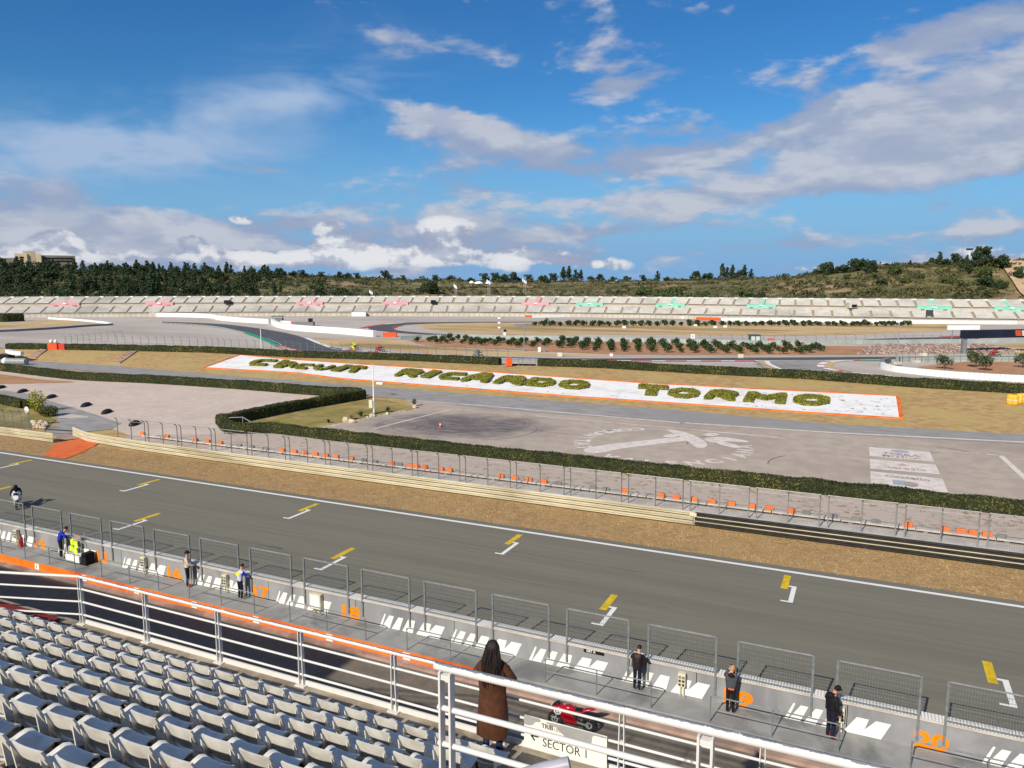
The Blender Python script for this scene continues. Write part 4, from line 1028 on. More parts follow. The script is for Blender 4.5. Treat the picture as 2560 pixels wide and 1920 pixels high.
TZ = .45
tr_ = MB().prism([(-62, 47.75), (-50, 47.2), (60, 47.1), (60, 56.4), (-50, 56.4), (-58, 52.0), (-63, 49)], -.3, TZ).build('terrace', G['gravel_weedy']); tr_['kind'] = 'structure'
MB().box((4, 47.95, TZ + .03), (112, 1.45, .06)).build('terrace_ledge', G['concrete_pale'], tr_)
x = -61
bn = thing('low_bench_wall', 'low pale concrete bench behind the debris fence', 'bench', (-20, 49.2, TZ))
while x < 40:
    MB().box((x + 1.98, 49.2, TZ + .19), (3.94, .48, .10)).build('slab', G['concrete_pale'], bn)
    MB().box((x + .5, 49.2, TZ + .07), (.25, .36, .14)).build('foot', G['concrete_grey'], bn); x += 4
df = thing('debris_fence', 'tall galvanised mesh fence with cranked tops behind the barrier', 'fence', (-20, 47.5, TZ))
x = -62.3
while x < 34:
    for dx in (0, 1.8, 3.57):
        MB().pipe([(x + dx, 47.5, TZ + .06), (x + dx, 47.5, 2.25), (x + dx, 47.42, 2.42), (x + dx, 47.2, 2.55)], .038, 8).build('post', G['steel_light' if x > -12 else 'steel_galv'], df, True)
    MB().tube((x, 47.2, 2.55), (x + 3.57, 47.2, 2.55), .025, n=6).build('top_rail', G['steel_light'], df)
    MB().tube((x, 47.5, 2.24), (x + 3.57, 47.5, 2.24), .018, n=6).build('mid_rail', G['steel_light'], df)
    if x > -40:
        m = MB(); n = 34
        for i in range(1, n): m.bar((x + 3.57 * i / n, 47.5, .56), (x + 3.57 * i / n, 47.5, 2.24), .006, .006)
        for i in range(1, 9): m.bar((x, 47.5, .56 + i * .19), (x + 3.57, 47.5, .56 + i * .19), .006, .006)
        tag(m.build('wire_mesh', G['steel_galv'], df), kind='stuff')
    x += 4.04
def blocks(lst, f, m, lab, cat, size, g):
    xs = sorted(PY(*f(*q), 49.2).x for q in lst)
    for i, x in enumerate(xs):
        o = bevel(MB().box((x, 49.2, TZ + .24 + size[2] / 2), size, rz=random.uniform(-.12, .12)).build('kerb_block', G[m], origin=(x, 49.2, TZ + .24)), .03)
        tag(o, lab % nth(i + 1), cat, g)
g3 = lambda x, y: (x / 1.728, 1000 + y / 1.728)
ob = [g3(*q) for q in ((615, 122), (720, 138), (845, 158), (898, 166), (952, 175), (1222, 215), (1273, 223), (1318, 231), (1363, 236), (1408, 242), (1453, 248), (1518, 257), (1692, 280), (1772, 291), (1798, 293), (1836, 298), (1905, 305), (1943, 310), (2165, 338))]
ob += [gg(*q) for q in ((15, 345), (75, 353), (138, 360), (488, 401), (645, 420), (710, 428), (785, 437), (865, 447), (948, 457), (1037, 468), (1110, 477), (1205, 489), (1710, 552), (1870, 572), (1940, 580), (1992, 587), (2052, 596))]
blocks(ob, lambda *q: q, 'block_orange', 'orange block on the low bench behind the fence, %s from the left', 'block', (.5, .24, .26), 'orange blocks behind the debris fence')
gb = [gg(*q) for q in ((200, 367), (350, 383), (405, 392), (1270, 495), (1385, 508), (1485, 522), (1570, 533), (2115, 600))] + [g3(*q) for q in ((1033, 185), (1087, 195), (1147, 203), (1572, 265), (1620, 270), (1725, 283))]
blocks(gb, lambda *q: q, 'block_grey', 'grey block on the low bench behind the fence, %s from the left', 'block', (.5, .22, .2), 'grey blocks behind the debris fence')

wd = MB()
for i in range(900):
    x = random.uniform(-30, 14); y = random.uniform(49.6, 55.0)
    if noise.noise(Vector((x * .5, y * .8, 2))) < .05 or random.random() > (x + 40) / 50: continue
    n = 14; s = random.uniform(.05, .11); ph = np.random.normal(0, 1, (n, 3)); ph[:, 2] = np.abs(ph[:, 2]); ph /= np.linalg.norm(ph, axis=1)[:, None]
    wd.leaves(np.array([x, y, TZ + .01]) + ph * np.array([s * 1.8, s * 1.2, s * .6]), ph, s * .9, tilt=.8)
mat('weed_leaf', (142, 132, 92), (116, 112, 70), 2, .9, island=.4)
tag(wd.build('weeds', G['weed_leaf']), 'sparse weeds growing in the gravel behind the debris fence', 'weeds', kind='stuff')
# ================================================================== HEDGES
def hedge(name, label, path, w, h, z0, leaf=.12, dens=90, group=None, zf=None, seed=0):
    pts = resample([Vector((p[0], p[1], 0)) for p in path], .45); rows = []; LP = []; LN = []
    prof = [(-.5, 0), (-.52, .3), (-.51, .7), (-.46, .93), (-.3, 1.0), (0, 1.02), (.3, 1.0), (.46, .93), (.51, .7), (.52, .3), (.5, 0)]
    for i, p in enumerate(pts):
        d = (pts[min(i + 1, len(pts) - 1)] - pts[max(i - 1, 0)]).normalized(); n = Vector((-d.y, d.x, 0)); row = []
        zb = zf(p) if zf else z0
        for u, v in prof:
            q = p + n * (u * w) + Vector((0, 0, zb + v * h)); k = noise.noise(q * .5 + Vector((seed, 0, 0))) * .10 + noise.noise(q * 1.3) * .06 + noise.noise(q * 2.7) * .05
            row.append(q + n * (u * 2 * k) + Vector((0, 0, (v > .5) * k)))
        rows.append(row)
    mb = MB().grid(rows, 0); mb.poly(list(reversed(rows[0]))); mb.poly(rows[-1])
    fa = []
    for i in range(len(rows) - 1):
        for j in range(len(prof) - 1): fa.append((rows[i][j], rows[i][j + 1], rows[i + 1][j + 1], rows[i + 1][j]))
    fa += [(rows[0][0], rows[0][4], rows[0][6], rows[0][10]), (rows[-1][10], rows[-1][6], rows[-1][4], rows[-1][0])]
    for a, b_, c_, d_ in fa:
        nr = (b_ - a).cross(d_ - a); ar = nr.length
        if ar < 1e-6: continue
        nr /= -ar
        for _ in range(int(ar * dens + random.random())):
            s, t = random.random(), random.random(); q = a.lerp(b_, s).lerp(d_.lerp(c_, s), t) + nr * random.uniform(-.02, .06)
            LP.append(q); LN.append(nr)
    r = thing(name, label, 'hedge', (pts[0].x, pts[0].y, zf(pts[0]) if zf else z0), group)
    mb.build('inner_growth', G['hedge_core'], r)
    tag(MB().leaves(LP, LN, leaf, tilt=.8).build('leaves', G['hedge_leaf'], r), kind='stuff')
    return r
LOT = -.2
bend = P(556, 1080, .1)
cpath = catmull([P(552, 1066, .0), (bend.x + 2.0, bend.y - .6, 0), (-52, 56.2, 0), (-44, 55.85, 0), (-30, 55.7, 0), (0, 55.7, 0), (30, 55.9, 0)], 8)
hedge('clipped_hedge', 'long clipped hedge running behind the debris fence and gravel', cpath, 1.0, .95, .35, .13, 110)
bpath = [P(560, 1064, -.2), P(640, 1046, -.2), P(782, 1018, -.2), P(908, 996, -.2)]
hedge('clipped_hedge', 'short clipped hedge running diagonally along the lawn corner, dark on its near side', bpath, 1.1, 1.15, LOT, .14, 100, seed=3)
apath = catmull([P(*q, -.2) for q in ((-260, 897), (0, 926), (188, 948), (389, 958), (600, 972), (777, 986), (900, 993))], 8)
hedge('clipped_hedge', 'clipped hedge between the service road and the beige gravel lot', apath, 1.1, 1.15, LOT, .17, 60, seed=5)

# ================================================================== PADDOCK LOT, ROAD, LAWN
ROADTOP = [(-400, 876), (-150, 889), (0, 896), (63, 901), (141, 906), (282, 914), (520, 935), (850, 960), (1122, 981), (1433, 1005), (1710, 1027), (2089, 1060), (2560, 1086), (2900, 1103)]
ROADBOT = [(-400, 888), (-150, 903), (0, 912), (141, 922), (282, 932), (520, 955), (850, 984), (1044, 1000), (1239, 1024), (1472, 1040), (1710, 1057), (2089, 1084), (2560, 1110), (2900, 1127)]
road = pxsheet('service_road', ROADTOP + ROADBOT[::-1], -.19, 'asphalt_road')
lot = pxsheet('paddock_lot', [(700, 1085), (760, 1052), (880, 1035), (1030, 1018), (1010, 990), (1044, 998), (1239, 1022), (1472, 1038), (1710, 1055), (2089, 1082), (2560, 1108), (2950, 1128), (2950, 1330), (2560, 1300), (1800, 1220), (1280, 1150)], -.205, 'asphalt_lot')
pxsheet('gravel_lot', [(-250, 902), (0, 924), (188, 946), (389, 956), (600, 970), (777, 984), (915, 992), (780, 1022), (640, 1050), (560, 1075), (560, 1105), (500, 1128), (380, 1108), (250, 1062), (140, 1020), (60, 1000), (-250, 985)], -.204, 'gravel_beige')
pxsheet('soil_strip', [(-100, 925), (0, 935), (100, 948), (188, 955), (100, 958), (0, 960), (-100, 955)], -.19, 'soil_red', smooth=4)
pxsheet('access_road', M(g6, [(-200, 120), (60, 110), (330, 150), (560, 230), (830, 310), (960, 350), (1300, 460), (1200, 520), (820, 560), (600, 590), (480, 530), (640, 450), (560, 370), (430, 260), (300, 230), (0, 170), (-200, 160)]), -.198, 'asphalt_road')
pxsheet('kerb_apron', M(g6, [(600, 400), (640, 375), (760, 362), (950, 385), (930, 402), (760, 410)]), -.19, 'concrete_pale')
lawn = pxsheet('corner_lawn', M(c7, [(190, 380), (420, 390), (1000, 275), (1500, 188), (1700, 190), (1890, 235), (2010, 262), (1900, 290), (1600, 350), (1280, 415), (1030, 470), (900, 500), (500, 430)]), -.185, 'lawn_mix')
mk = MB()
def stripe(a, b_, w, z=-.186, f=c5):
    p0, p1 = P(*f(*a), -.2), P(*f(*b_), -.2); n = (p1 - p0).cross(Vector((0, 0, 1))).normalized() * w / 2
    mk.poly([(q.x, q.y, z) for q in (p0 - n, p1 - n, p1 + n, p0 + n)])
stripe((205, 1218), (730, 1085), .28); stripe((730, 1087), (1180, 1128), .2); stripe((1260, 1132), (1750, 1176), .28)
stripe((500, 1033), (1000, 1072), .35); stripe((1000, 1072), (1600, 1125), .4); stripe((1600, 1125), (2212, 1178), .45)
stripe((0, 1174), (1000, 1240), .5, f=c6); stripe((1000, 1240), (2250, 1302), .5, f=c6); stripe((30, 1217), (680, 1278), .25, f=c6)
stripe((1535, 192), (1570, 195), .2, f=gg); stripe((1830, 218), (2020, 232), .25, f=gg); stripe((2050, 235), (2110, 240), .3, f=gg); stripe((2110, 240), (2230, 350), .45, f=gg)
stripe((450, 100), (1150, 160), .25, f=gg); stripe((0, 213), (520, 262), .3, f=gg)
mk.build('painted_line', G['paint_faded'], lot)
# circular tyre marks
mat('skid_dark', (104, 96, 96), (140, 128, 123), 1.6, .85)
sk = MB()
cc = P(1160, 1062, -.2)
for i in range(16):
    R0 = random.uniform(1.5, 6.5); ox, oy = random.uniform(-4, 4), random.uniform(-2.5, 2.5); a0 = random.uniform(0, 6.28); da = random.uniform(1.2, 4.5)
    path = [(cc.x + ox + R0 * math.cos(a), cc.y + oy + R0 * math.sin(a)) for a in np.linspace(a0, a0 + da, 30)]
    ribbon(sk, path, -.194 + .0002 * i, .10, seg=.4)
for i, (x, y) in enumerate(((1440, 1060), (2330, 1140), (2345, 1150), (1900, 1120), (2080, 1170))):
    p = P(x, y, -.2); R0 = random.uniform(3, 7); a0 = random.uniform(0, 6.28)
    ribbon(sk, [(p.x + R0 * math.cos(a), p.y + R0 * math.sin(a)) for a in np.linspace(a0, a0 + .8, 14)], -.1905 + .0003 * i, .12, seg=.4)
sk.build('skid_mark', G['skid_dark'], lot)
# faded emblem: a palm-like swoosh inside a ring of capitals
em = MB(); ez = -.19
def epoly(pts, f=gg, sm=4):
    global ez; ez += .003
    q = [P(*f(*p), -.2) for p in pts]; q = catmull(q, sm, True) if sm else q; em.poly([(a.x, a.y, ez) for a in q])
epoly([(312, 212), (420, 192), (600, 172), (740, 160), (775, 172), (640, 190), (480, 210), (350, 232)])
epoly([(668, 130), (712, 132), (780, 150), (835, 180), (838, 203), (800, 207), (760, 180), (720, 155)])
epoly([(832, 168), (900, 160), (1012, 176), (1012, 184), (930, 180), (860, 184)])
epoly([(880, 180), (930, 184), (990, 203), (960, 208), (900, 194)]); 
epoly([(652, 156), (690, 148), (722, 153), (700, 162), (665, 162)]); epoly([(822, 152), (858, 143), (898, 150), (862, 158)])
em.build('painted_emblem', G['paint_faded'], lot)
ctr = P(*gg(648, 192), -.2); fwv = Vector((-math.sin(YAW), math.cos(YAW), 0)); rtv = Vector((math.cos(YAW), math.sin(YAW), 0))
def ringtext(s, a0, a1, R0, size):
    for i, ch in enumerate(s):
        a = math.radians(a0 + (a1 - a0) * i / (len(s) - 1)); v, f, w, h = text_mesh(ch, size, .05 * size)
        out = rtv * math.cos(a) + fwv * math.sin(a); tan = -rtv * math.sin(a) + fwv * math.cos(a)
        T = [ctr + out * (R0 - b_) + tan * (c_ - w / 2) + Vector((0, 0, .012)) for c_, b_, _ in v]
        MB().raw(T, f).build('painted_letter', G['paint_faded'], lot)
ringtext('VALENCIANA', 222, 352, 8.2, 1.95)
ringtext('COMUNITAT', 98, 190, 8.2, 1.95)
# faded sponsor panels
for quad, txt, ink, mark in (([(1543, 203), (1805, 225), (1825, 268), (1545, 243)], ('TERRA', 'MITICA'), 'ink_faded', 'logo_blue'), ([(1545, 255), (1830, 280), (1850, 322), (1548, 297)], ('Ciudad de la Luz',), 'ink_faded', 'logo_ochre'),
                             ([(1548, 308), (1860, 340), (1885, 402), (1550, 362)], ('Castello',), 'ink_faded', 'logo_blue')):
    q = [P(*gg(*p), -.2) for p in quad]; q = [Vector((a.x, a.y, -.188)) for a in q]    # far-left, far-right, near-right, near-left
    pn = MB().poly(q[::-1]).build('painted_panel', G['paint_faded'], lot)
    def pt(u, v, z=.006): return q[3].lerp(q[2], u).lerp(q[0].lerp(q[1], u), v) + Vector((0, 0, z))
    n = len(txt)
    for i, s in enumerate(txt):
        v, f, w, h = text_mesh(s, 1, .03); v0 = (.34 - .26 * i) if n == 2 else (.2 if s[0] == 'C' and 'i' in s else .66)
        MB().raw([pt(.2 + .62 * a / w, v0 + .22 * b_ / h) for a, b_, _ in v], f).build('panel_lettering', G[ink], pn)
    if n == 2: MB().poly([pt(.5 + .16 * math.cos(a), .78 + .14 * math.sin(a)) for a in np.linspace(0, 6.28, 15)[:-1]]).build('panel_logo', G[mark], pn)
    elif mark == 'logo_ochre': MB().poly([pt(.4, .6), pt(.5, .82), (pt(.6, .6))]).build('panel_logo', G[mark], pn)
    else:
        MB().poly([pt(.3, .15), pt(.48, .15), pt(.48, .5), pt(.3, .5)]).build('panel_logo', G[mark], pn); MB().poly([pt(.54 + .1 * math.cos(a), .3 + .18 * math.sin(a)) + Vector((0, 0, .003)) for a in np.linspace(0, 6.28, 13)[:-1]]).build('panel_logo', G[ink], pn)

# traffic cone
def cone(p, label):
    r = thing('traffic_cone', label, 'cone', p); MB().box((p.x, p.y, p.z + .02), (.34, .34, .04)).build('base', G['orange_plastic'], r)
    for i, (r0, r1, z0, z1) in enumerate(((.13, .09, .04, .25), (.09, .06, .25, .42), (.06, .03, .42, .6))): MB().tube((p.x, p.y, p.z + z0), (p.x, p.y, p.z + z1), r0, r1, 12).build('band', G['paint_white' if i == 1 else 'kerb_red'], r)
cone(P(*c5(645, 1205), -.2), 'small red and white traffic cone on the stained tarmac')

def lamp_post(p, h, label, arm=0.0, box=False, m='steel_light', rad=.07, heads=0):
    r = thing('lamp_post', label, 'lamp post', p, None)
    MB().tube(p, p + Vector((0, 0, h)), rad, rad * .55, 10).build('pole', G[m], r, True)
    MB().box(p + Vector((0, 0, .12)), (rad * 5, rad * 5, .24)).build('base', G['concrete_grey'], r)
    if arm:
        MB().bar(p + Vector((0, 0, h)), p + Vector((arm, 0, h + .05)), .07, .06).build('arm', G[m], r)
        bevel(MB().box(p + Vector((arm, 0, h)), (.7, .28, .14)).build('lamp_head', G['white_plastic'], r), .04)
    for i in range(heads): bevel(MB().box(p + Vector((.0, -.1, h - .5 - i * 1.2)), (.7, .3, .4)).build('lamp_head', G['white_plastic'], r), .05)
    if box: bevel(MB().box(p + Vector((-.25, -.1, 1.2)), (.5, .36, .9)).build('switch_box', G['box_cream'], r), .03)
    return r
p = P(935, 1036, -.2); lamp_post(p, 5.7, 'white lamp post with a cream box standing on the corner lawn', .0, True, 'white_plastic', .1)
cp = thing('speed_camera_box', 'small white box on a pole beside the service road', 'box', P(*c7(1660, 160), -.2))
q = cp.location; MB().tube(q, q + Vector((0, 0, 1.6)), .03).build('pole', G['steel_light'], cp); bevel(MB().box(q + Vector((-.3, 0, 1.75)), (1.0, .3, .28)).build('case', G['white_plastic'], cp), .05)

def boulder(p, s, label, grp='boulders at the lawn corner', m='boulder'):
    mb = MB().ball((0, 0, 0), s, 9, 6, fn=lambda q: 1 + .22 * noise.noise(q * 1.7 + Vector((p.x, p.y, 0)))); o = MB().raw(mb.v, mb.f, T=Matrix.Translation(p + Vector((0, 0, s[2] * .6)))).build('boulder', G[m], origin=p); tag(o, label, 'boulder', grp)
for px, py, s, lab in ((1315, 405, (.42, .35, .4), 'largest pale boulder at the left end of the lawn edge'), (1360, 405, (.7, .3, .25), 'low flat pale boulder beside the largest one on the lawn edge'), (1555, 355, (.25, .2, .24), 'small pale boulder left of the lamp post foot'), (1580, 353, (.2, .2, .22), 'small pale boulder right of the lamp post foot'), (1712, 330, (.22, .2, .2), 'small pale boulder under the middle agave'), (1972, 268, (.3, .25, .28), 'pale boulder under the agave at the lawn tip'), (1520, 362, (.18, .16, .14), 'tiny pale boulder on the lawn edge left of the lamp')):
    boulder(P(*c7(px, py), -.2), s, lab)
ke = MB()
for i in range(18):
    a = i / 18; p0 = Vector(P(*c7(1030 + (1900 - 1030) * a, 470 + (290 - 470) * a), -.2)); ke.box(p0, (.8, .2, .16), rz=.9 + random.uniform(-.2, .2))
tag(ke.build('lawn_edging', G['concrete_pale']), 'row of pale edging stones along the corner lawn', 'edging')
def agave(p, R0, h, label, m='olive_leaf', n=26):
    mb = MB()
    for i in range(n):
        a = random.uniform(0, 6.28); t = random.uniform(.2, 1.0); L = R0 * random.uniform(.7, 1.1); d = Vector((math.cos(a), math.sin(a), 0)); s = d.cross(Vector((0, 0, 1)))
        q = [p + Vector((0, 0, .05)), p + d * L * .45 * t + Vector((0, 0, h * (.75 - .3 * t))), p + d * L * t + Vector((0, 0, h * (1.1 - .7 * t)))]
        mb.grid([[q[0] - s * .05, q[0] + s * .05], [q[1] - s * .07, q[1] + s * .07], [q[2] - s * .005, q[2] + s * .005]])
    r = thing('agave_plant', label, 'plant', p); mb.build('leaf_rosette', G[m], r); MB().tube(p, p + Vector((0, 0, h * .3)), .1, .06).build('stem', G['bark'], r)
agave(P(*c7(1370, 375), -.2), .8, .7, 'brownish agave behind the largest boulder', 'dry_grass'); agave(P(*c7(1455, 350), -.2), .9, .9, 'grey green agave on the lawn left of the lamp post'); agave(P(*c7(1715, 310), -.2), .7, .8, 'grey green agave on the lawn right of the lamp post'); agave(P(*c7(1968, 250), -.2), .8, 1.1, 'tall grey green agave at the lawn tip'); agave(P(*c7(1150, 410), -.2), .5, .5, 'small agave at the near lawn edge')
rl = thing('metal_rail', 'small bent grey metal rail over the hedge corner', 'rail', P(*c7(300, 400), -.2))
a_, b_, c_ = (P(*c7(*q), 1.15) for q in ((190, 360), (330, 355), (410, 400)))
MB().pipe([a_, b_, c_], .05).build('tube', G['steel_light'], rl); MB().tube((b_.x, b_.y, -.2), b_, .04).build('post', G['steel_light'], rl); MB().tube((a_.x, a_.y, -.2), a_, .04).build('post', G['steel_light'], rl)

# black rubber kerb blocks on the gravel at the left
for i, (x, y) in enumerate(((5, 85), (240, 125), (545, 185), (915, 272), (1135, 345), (1430, 470))):
    p = P(*g6(x, y), -.2); s = (1.45, .5, .34)
    mb = MB().ball((0, 0, 0), s, 14, 8, fn=lambda q: 1.0); o = MB().raw([(a, b_, max(c_, 0) * 1.15) for a, b_, c_ in mb.v], mb.f, T=Matrix.Translation(p) @ Matrix.Rotation(-.9, 4, 'Z')).build('rubber_hump', G['rubber_black'], origin=p, smooth=True)
    tag(o, 'black rubber hump on the gravel lot edge, %s from the left' % nth(i + 1), 'rubber hump', 'black humps along the gravel lot')
# planting and fence at the far left
hedge('clipped_hedge', 'low dark hedge at the far left behind the mesh fence', [P(*g6(*q), -.2) for q in ((-300, 200), (0, 240), (180, 280), (260, 295))], 1.0, 1.0, LOT, .15, 70, seed=9)
hedge('clipped_hedge', 'small dark cube of hedge beside the leafy bush at the left', [P(*g6(*q), -.2) for q in ((285, 290), (315, 302))], .9, .9, LOT, .15, 70, seed=11)
pxsheet('left_lawn', M(g6, [(-300, 290), (0, 260), (200, 300), (330, 310), (600, 420), (470, 520), (0, 490), (-300, 450)]), -.19, 'lawn_mix')
def bush(p, rx, rz_, label, m='hedge_leaf', n=900, name='leafy_bush'):
    mb = MB(); pts = []; nr = []
    for _ in range(n):
        q = Vector((random.gauss(0, 1), random.gauss(0, 1), random.gauss(0, 1))).normalized(); k = random.uniform(.55, 1.08) * (1 + .25 * noise.noise(q * 2.2 + p))
        pts.append(p + Vector((q.x * rx * k, q.y * rx * k, rz_ + q.z * rz_ * k))); nr.append(q)
    r = thing(name, label, 'bush', p); mb.leaves(pts, nr, .2, tilt=.9).build('foliage', G[m], r); MB().tube(p, p + Vector((0, 0, rz_)), .08, .04).build('stem', G['bark'], r)
bush(P(*g6(400, 340), -.2), .9, 1.25, 'tall yellow green bush by the access road at the left', 'topiary_leaf'); bush(P(*g6(520, 385), -.2), 1.0, .6, 'low dark bush beside the tall yellow green bush')
lf = thing('mesh_fence', 'grey mesh fence at the far left behind the short barrier', 'fence', P(100, 1066, -.2))
fa, fb = P(-150, 1045, .3), P(76, 1068, .3); fa.z = fb.z = -.2
n = 11
for i in range(n + 1):
    q = fa.lerp(fb, i / n); MB().pipe([q, q + Vector((0, 0, 1.9)), q + Vector((0, -.3, 2.2))], .04, 6).build('post', G['steel_galv'], lf)
MB().tube(fa + Vector((0, -.3, 2.2)), fb + Vector((0, -.3, 2.2)), .025).build('top_rail', G['steel_galv'], lf)
m = MB()
for i in range(12): m.tube(fa + Vector((0, 0, .1 + i * .16)), fb + Vector((0, 0, .1 + i * .16)), .008, n=4)
for i in range(90): q = fa.lerp(fb, i / 90); m.tube(q, q + Vector((0, 0, 1.9)), .007, n=4)
tag(m.build('wire_mesh', G['steel_galv'], lf), kind='stuff')
q = P(*g6(305, 490), -.2); r = thing('round_white_sign', 'white round sign on the last post of the far left fence', 'sign', q)
MB().tube(q, q + Vector((0, 0, 2.0)), .04).build('post', G['steel_galv'], r); MB().lathe([(0, 0), (.34, 0), (.34, .03), (0, .03)], q + Vector((0, -.06, 1.75)), 16, R=Matrix.Rotation(math.pi / 2, 3, 'X')).build('disc', G['white_plastic'], r)
rk = MB()
for i in range(40):
    p = P(*g6(random.uniform(335, 500), random.uniform(440, 520)), -.2); s = random.uniform(.12, .3); bb = MB().ball((0, 0, 0), (s, s, s * .7), 6, 4, fn=lambda q: 1 + .3 * noise.noise(q * 2 + p)); rk.raw(bb.v, bb.f, T=Matrix.Translation(p + Vector((0, 0, s * .4))))
tag(rk.build('rubble', G['boulder']), 'heap of pale rubble at the end of the left fence', 'rubble', kind='stuff')
gt = thing('boom_gate', 'dark bar across the access road beside the orange ramp', 'barrier', P(*g6(500, 540), -.2))
a_, b_ = P(*g6(480, 525), .3), P(*g6(815, 545), .3); MB().tube(a_, b_, .06).build('bar', G['metal_dark'], gt); MB().tube((a_.x, a_.y, -.2), a_, .06).build('post', G['steel_galv'], gt); MB().tube((b_.x, b_.y, -.2), b_, .06).build('post', G['steel_galv'], gt)

# ================================================================== GRASS BANK WITH THE HEDGE LETTERING
UZ = 1.0
BACK = [(-400, 866), (-150, 870), (0, 873), (160, 875), (329, 878), (520, 882), (735, 894), (1020, 902), (1266, 914), (1345, 915), (1520, 921), (1735, 934), (2020, 948), (2253, 966), (2481, 980), (2900, 1004)]
def interp(tab, x):
    for (x0, y0), (x1, y1) in zip(tab, tab[1:]):
        if x <= x1: return y0 + (y1 - y0) * (x - x0) / (x1 - x0)
    return tab[-1][1]
def bankpt(px, py, lift=0.0):
    A = P(px, interp(ROADTOP, px), -.2); B = P(px, interp(BACK, px), UZ); lo, hi = -.2, 1.3
    for _ in range(40):
        t = (lo + hi) / 2; y = proj(A.lerp(B, t) + Vector((0, 0, lift)))[1]
        if y > py: lo = t
        else: hi = t
    return A.lerp(B, (lo + hi) / 2) + Vector((0, 0, lift))
rows = []
for i in range(9):
    t = i / 8; rows.append([P(px, interp(ROADTOP, px), -.2).lerp(P(px, interp(BACK, px), UZ), t) for px in range(-400, 2901, 30)])
rows.append([p + Vector((fwv.x * 3, fwv.y * 3, 0)) for p in rows[-1]])
bank = MB().grid(rows).build('grass_bank', G['dry_lawn'], smooth=True); bank['kind'] = 'structure'
# white gravel bed with its orange edging
TOP = [(599, 888), (735, 900), (923, 913), (1239, 932), (1600, 958), (1900, 974), (2244, 991)]
BOT = [(509, 920), (735, 932), (850, 947), (1122, 968), (1433, 992), (1700, 1010), (2000, 1031), (2253, 1047)]
bed = thing('lettered_bed', 'long white gravel bed with orange edging on the grass bank', 'sign bed', bankpt(1400, 985))
N = 60; r0 = []; r1 = []
for i in range(N + 1):
    t = i / N; xa = 599 + (2244 - 599) * t; xb = 509 + (2253 - 509) * t
    A = bankpt(xa, interp(TOP, xa)); B = bankpt(xb, interp(BOT, xb)); r0.append(A); r1.append(B)
rows = [[b_.lerp(a, j / 6) + Vector((0, 0, .05)) for a, b_ in zip(r0, r1)] for j in range(7)]
MB().grid(rows).build('white_gravel', G['white_gravel'], bed)
sp_ = MB()
for i in range(330):
    t = random.random() ** .45; j = random.randrange(1, 6); k = min(int(t * N), N - 1)
    if t < .75 and random.random() < .75: continue
    p = rows[j][k].lerp(rows[j][k + 1], random.random()) + Vector((random.uniform(-.8, .8), random.uniform(-1, 1), .012)); s = random.uniform(.05, .2)
    sp_.poly([p + Vector((math.cos(a) * s * random.uniform(.5, 1.3) * 1.6, math.sin(a) * s * random.uniform(.4, 1), 0)) for a in np.linspace(0, 6.28, 7)[:-1]])
sp_.build('bare_spot', G['concrete_grey'], bed)
eo = MB()
for a, b_ in zip(r0, r0[1:]): eo.bar(a + Vector((0, 0, .05)), b_ + Vector((0, 0, .05)), .45, .10)
eo.build('edging', G['paint_orange'], bed)
eo = MB()
for a, b_ in zip(r1, r1[1:]): eo.bar(a + Vector((0, 0, .06)), b_ + Vector((0, 0, .06)), .28, .14)
for s in (0, -1): eo.bar(r0[s] + Vector((0, 0, .065)), r1[s] + Vector((0, 0, .065)), .4, .14)
eo.build('edging', G['paint_orange'], bed)
# letters clipped from box hedge
def seg(u, v, a, b_, hw):
    ax, ay = a; bx, by = b_; dx, dy = bx - ax, by - ay; L = dx * dx + dy * dy
    t = 0 if L == 0 else max(0, min(1, ((u - ax) * dx + (v - ay) * dy) / L)); return (u - ax - dx * t) ** 2 + (v - ay - dy * t) ** 2 < hw * hw
GL = {'I': [((.5, .1), (.5, .9))], 'C': [((.85, .84), (.3, .84)), ((.3, .84), (.14, .65)), ((.14, .65), (.14, .35)), ((.14, .35), (.3, .16)), ((.3, .16), (.85, .16))],
      'R': [((.14, .1), (.14, .86)), ((.14, .86), (.72, .86)), ((.72, .86), (.86, .72)), ((.86, .72), (.82, .5)), ((.82, .5), (.2, .46)), ((.55, .46), (.86, .1))],
      'A': [((.14, .1), (.14, .6)), ((.14, .6), (.4, .86)), ((.4, .86), (.86, .86)), ((.86, .86), (.86, .1)), ((.14, .42), (.86, .42))],
      'D': [((.14, .14), (.14, .86)), ((.14, .86), (.66, .86)), ((.66, .86), (.86, .64)), ((.86, .64), (.86, .36)), ((.86, .36), (.66, .14)), ((.66, .14), (.14, .14))],
      'O': [((.14, .34), (.14, .66)), ((.14, .66), (.34, .86)), ((.34, .86), (.66, .86)), ((.66, .86), (.86, .66)), ((.86, .66), (.86, .34)), ((.86, .34), (.66, .14)), ((.66, .14), (.34, .14)), ((.34, .14), (.14, .34))],
      'T': [((.1, .86), (.9, .86)), ((.5, .86), (.5, .1))], 'M': [((.12, .1), (.12, .86)), ((.12, .86), (.5, .42)), ((.5, .42), (.88, .86)), ((.88, .86), (.88, .1))],
      'U': [((.14, .9), (.14, .34)), ((.14, .34), (.34, .14)), ((.34, .14), (.66, .14)), ((.66, .14), (.86, .34)), ((.86, .34), (.86, .9))]}
LH = .36
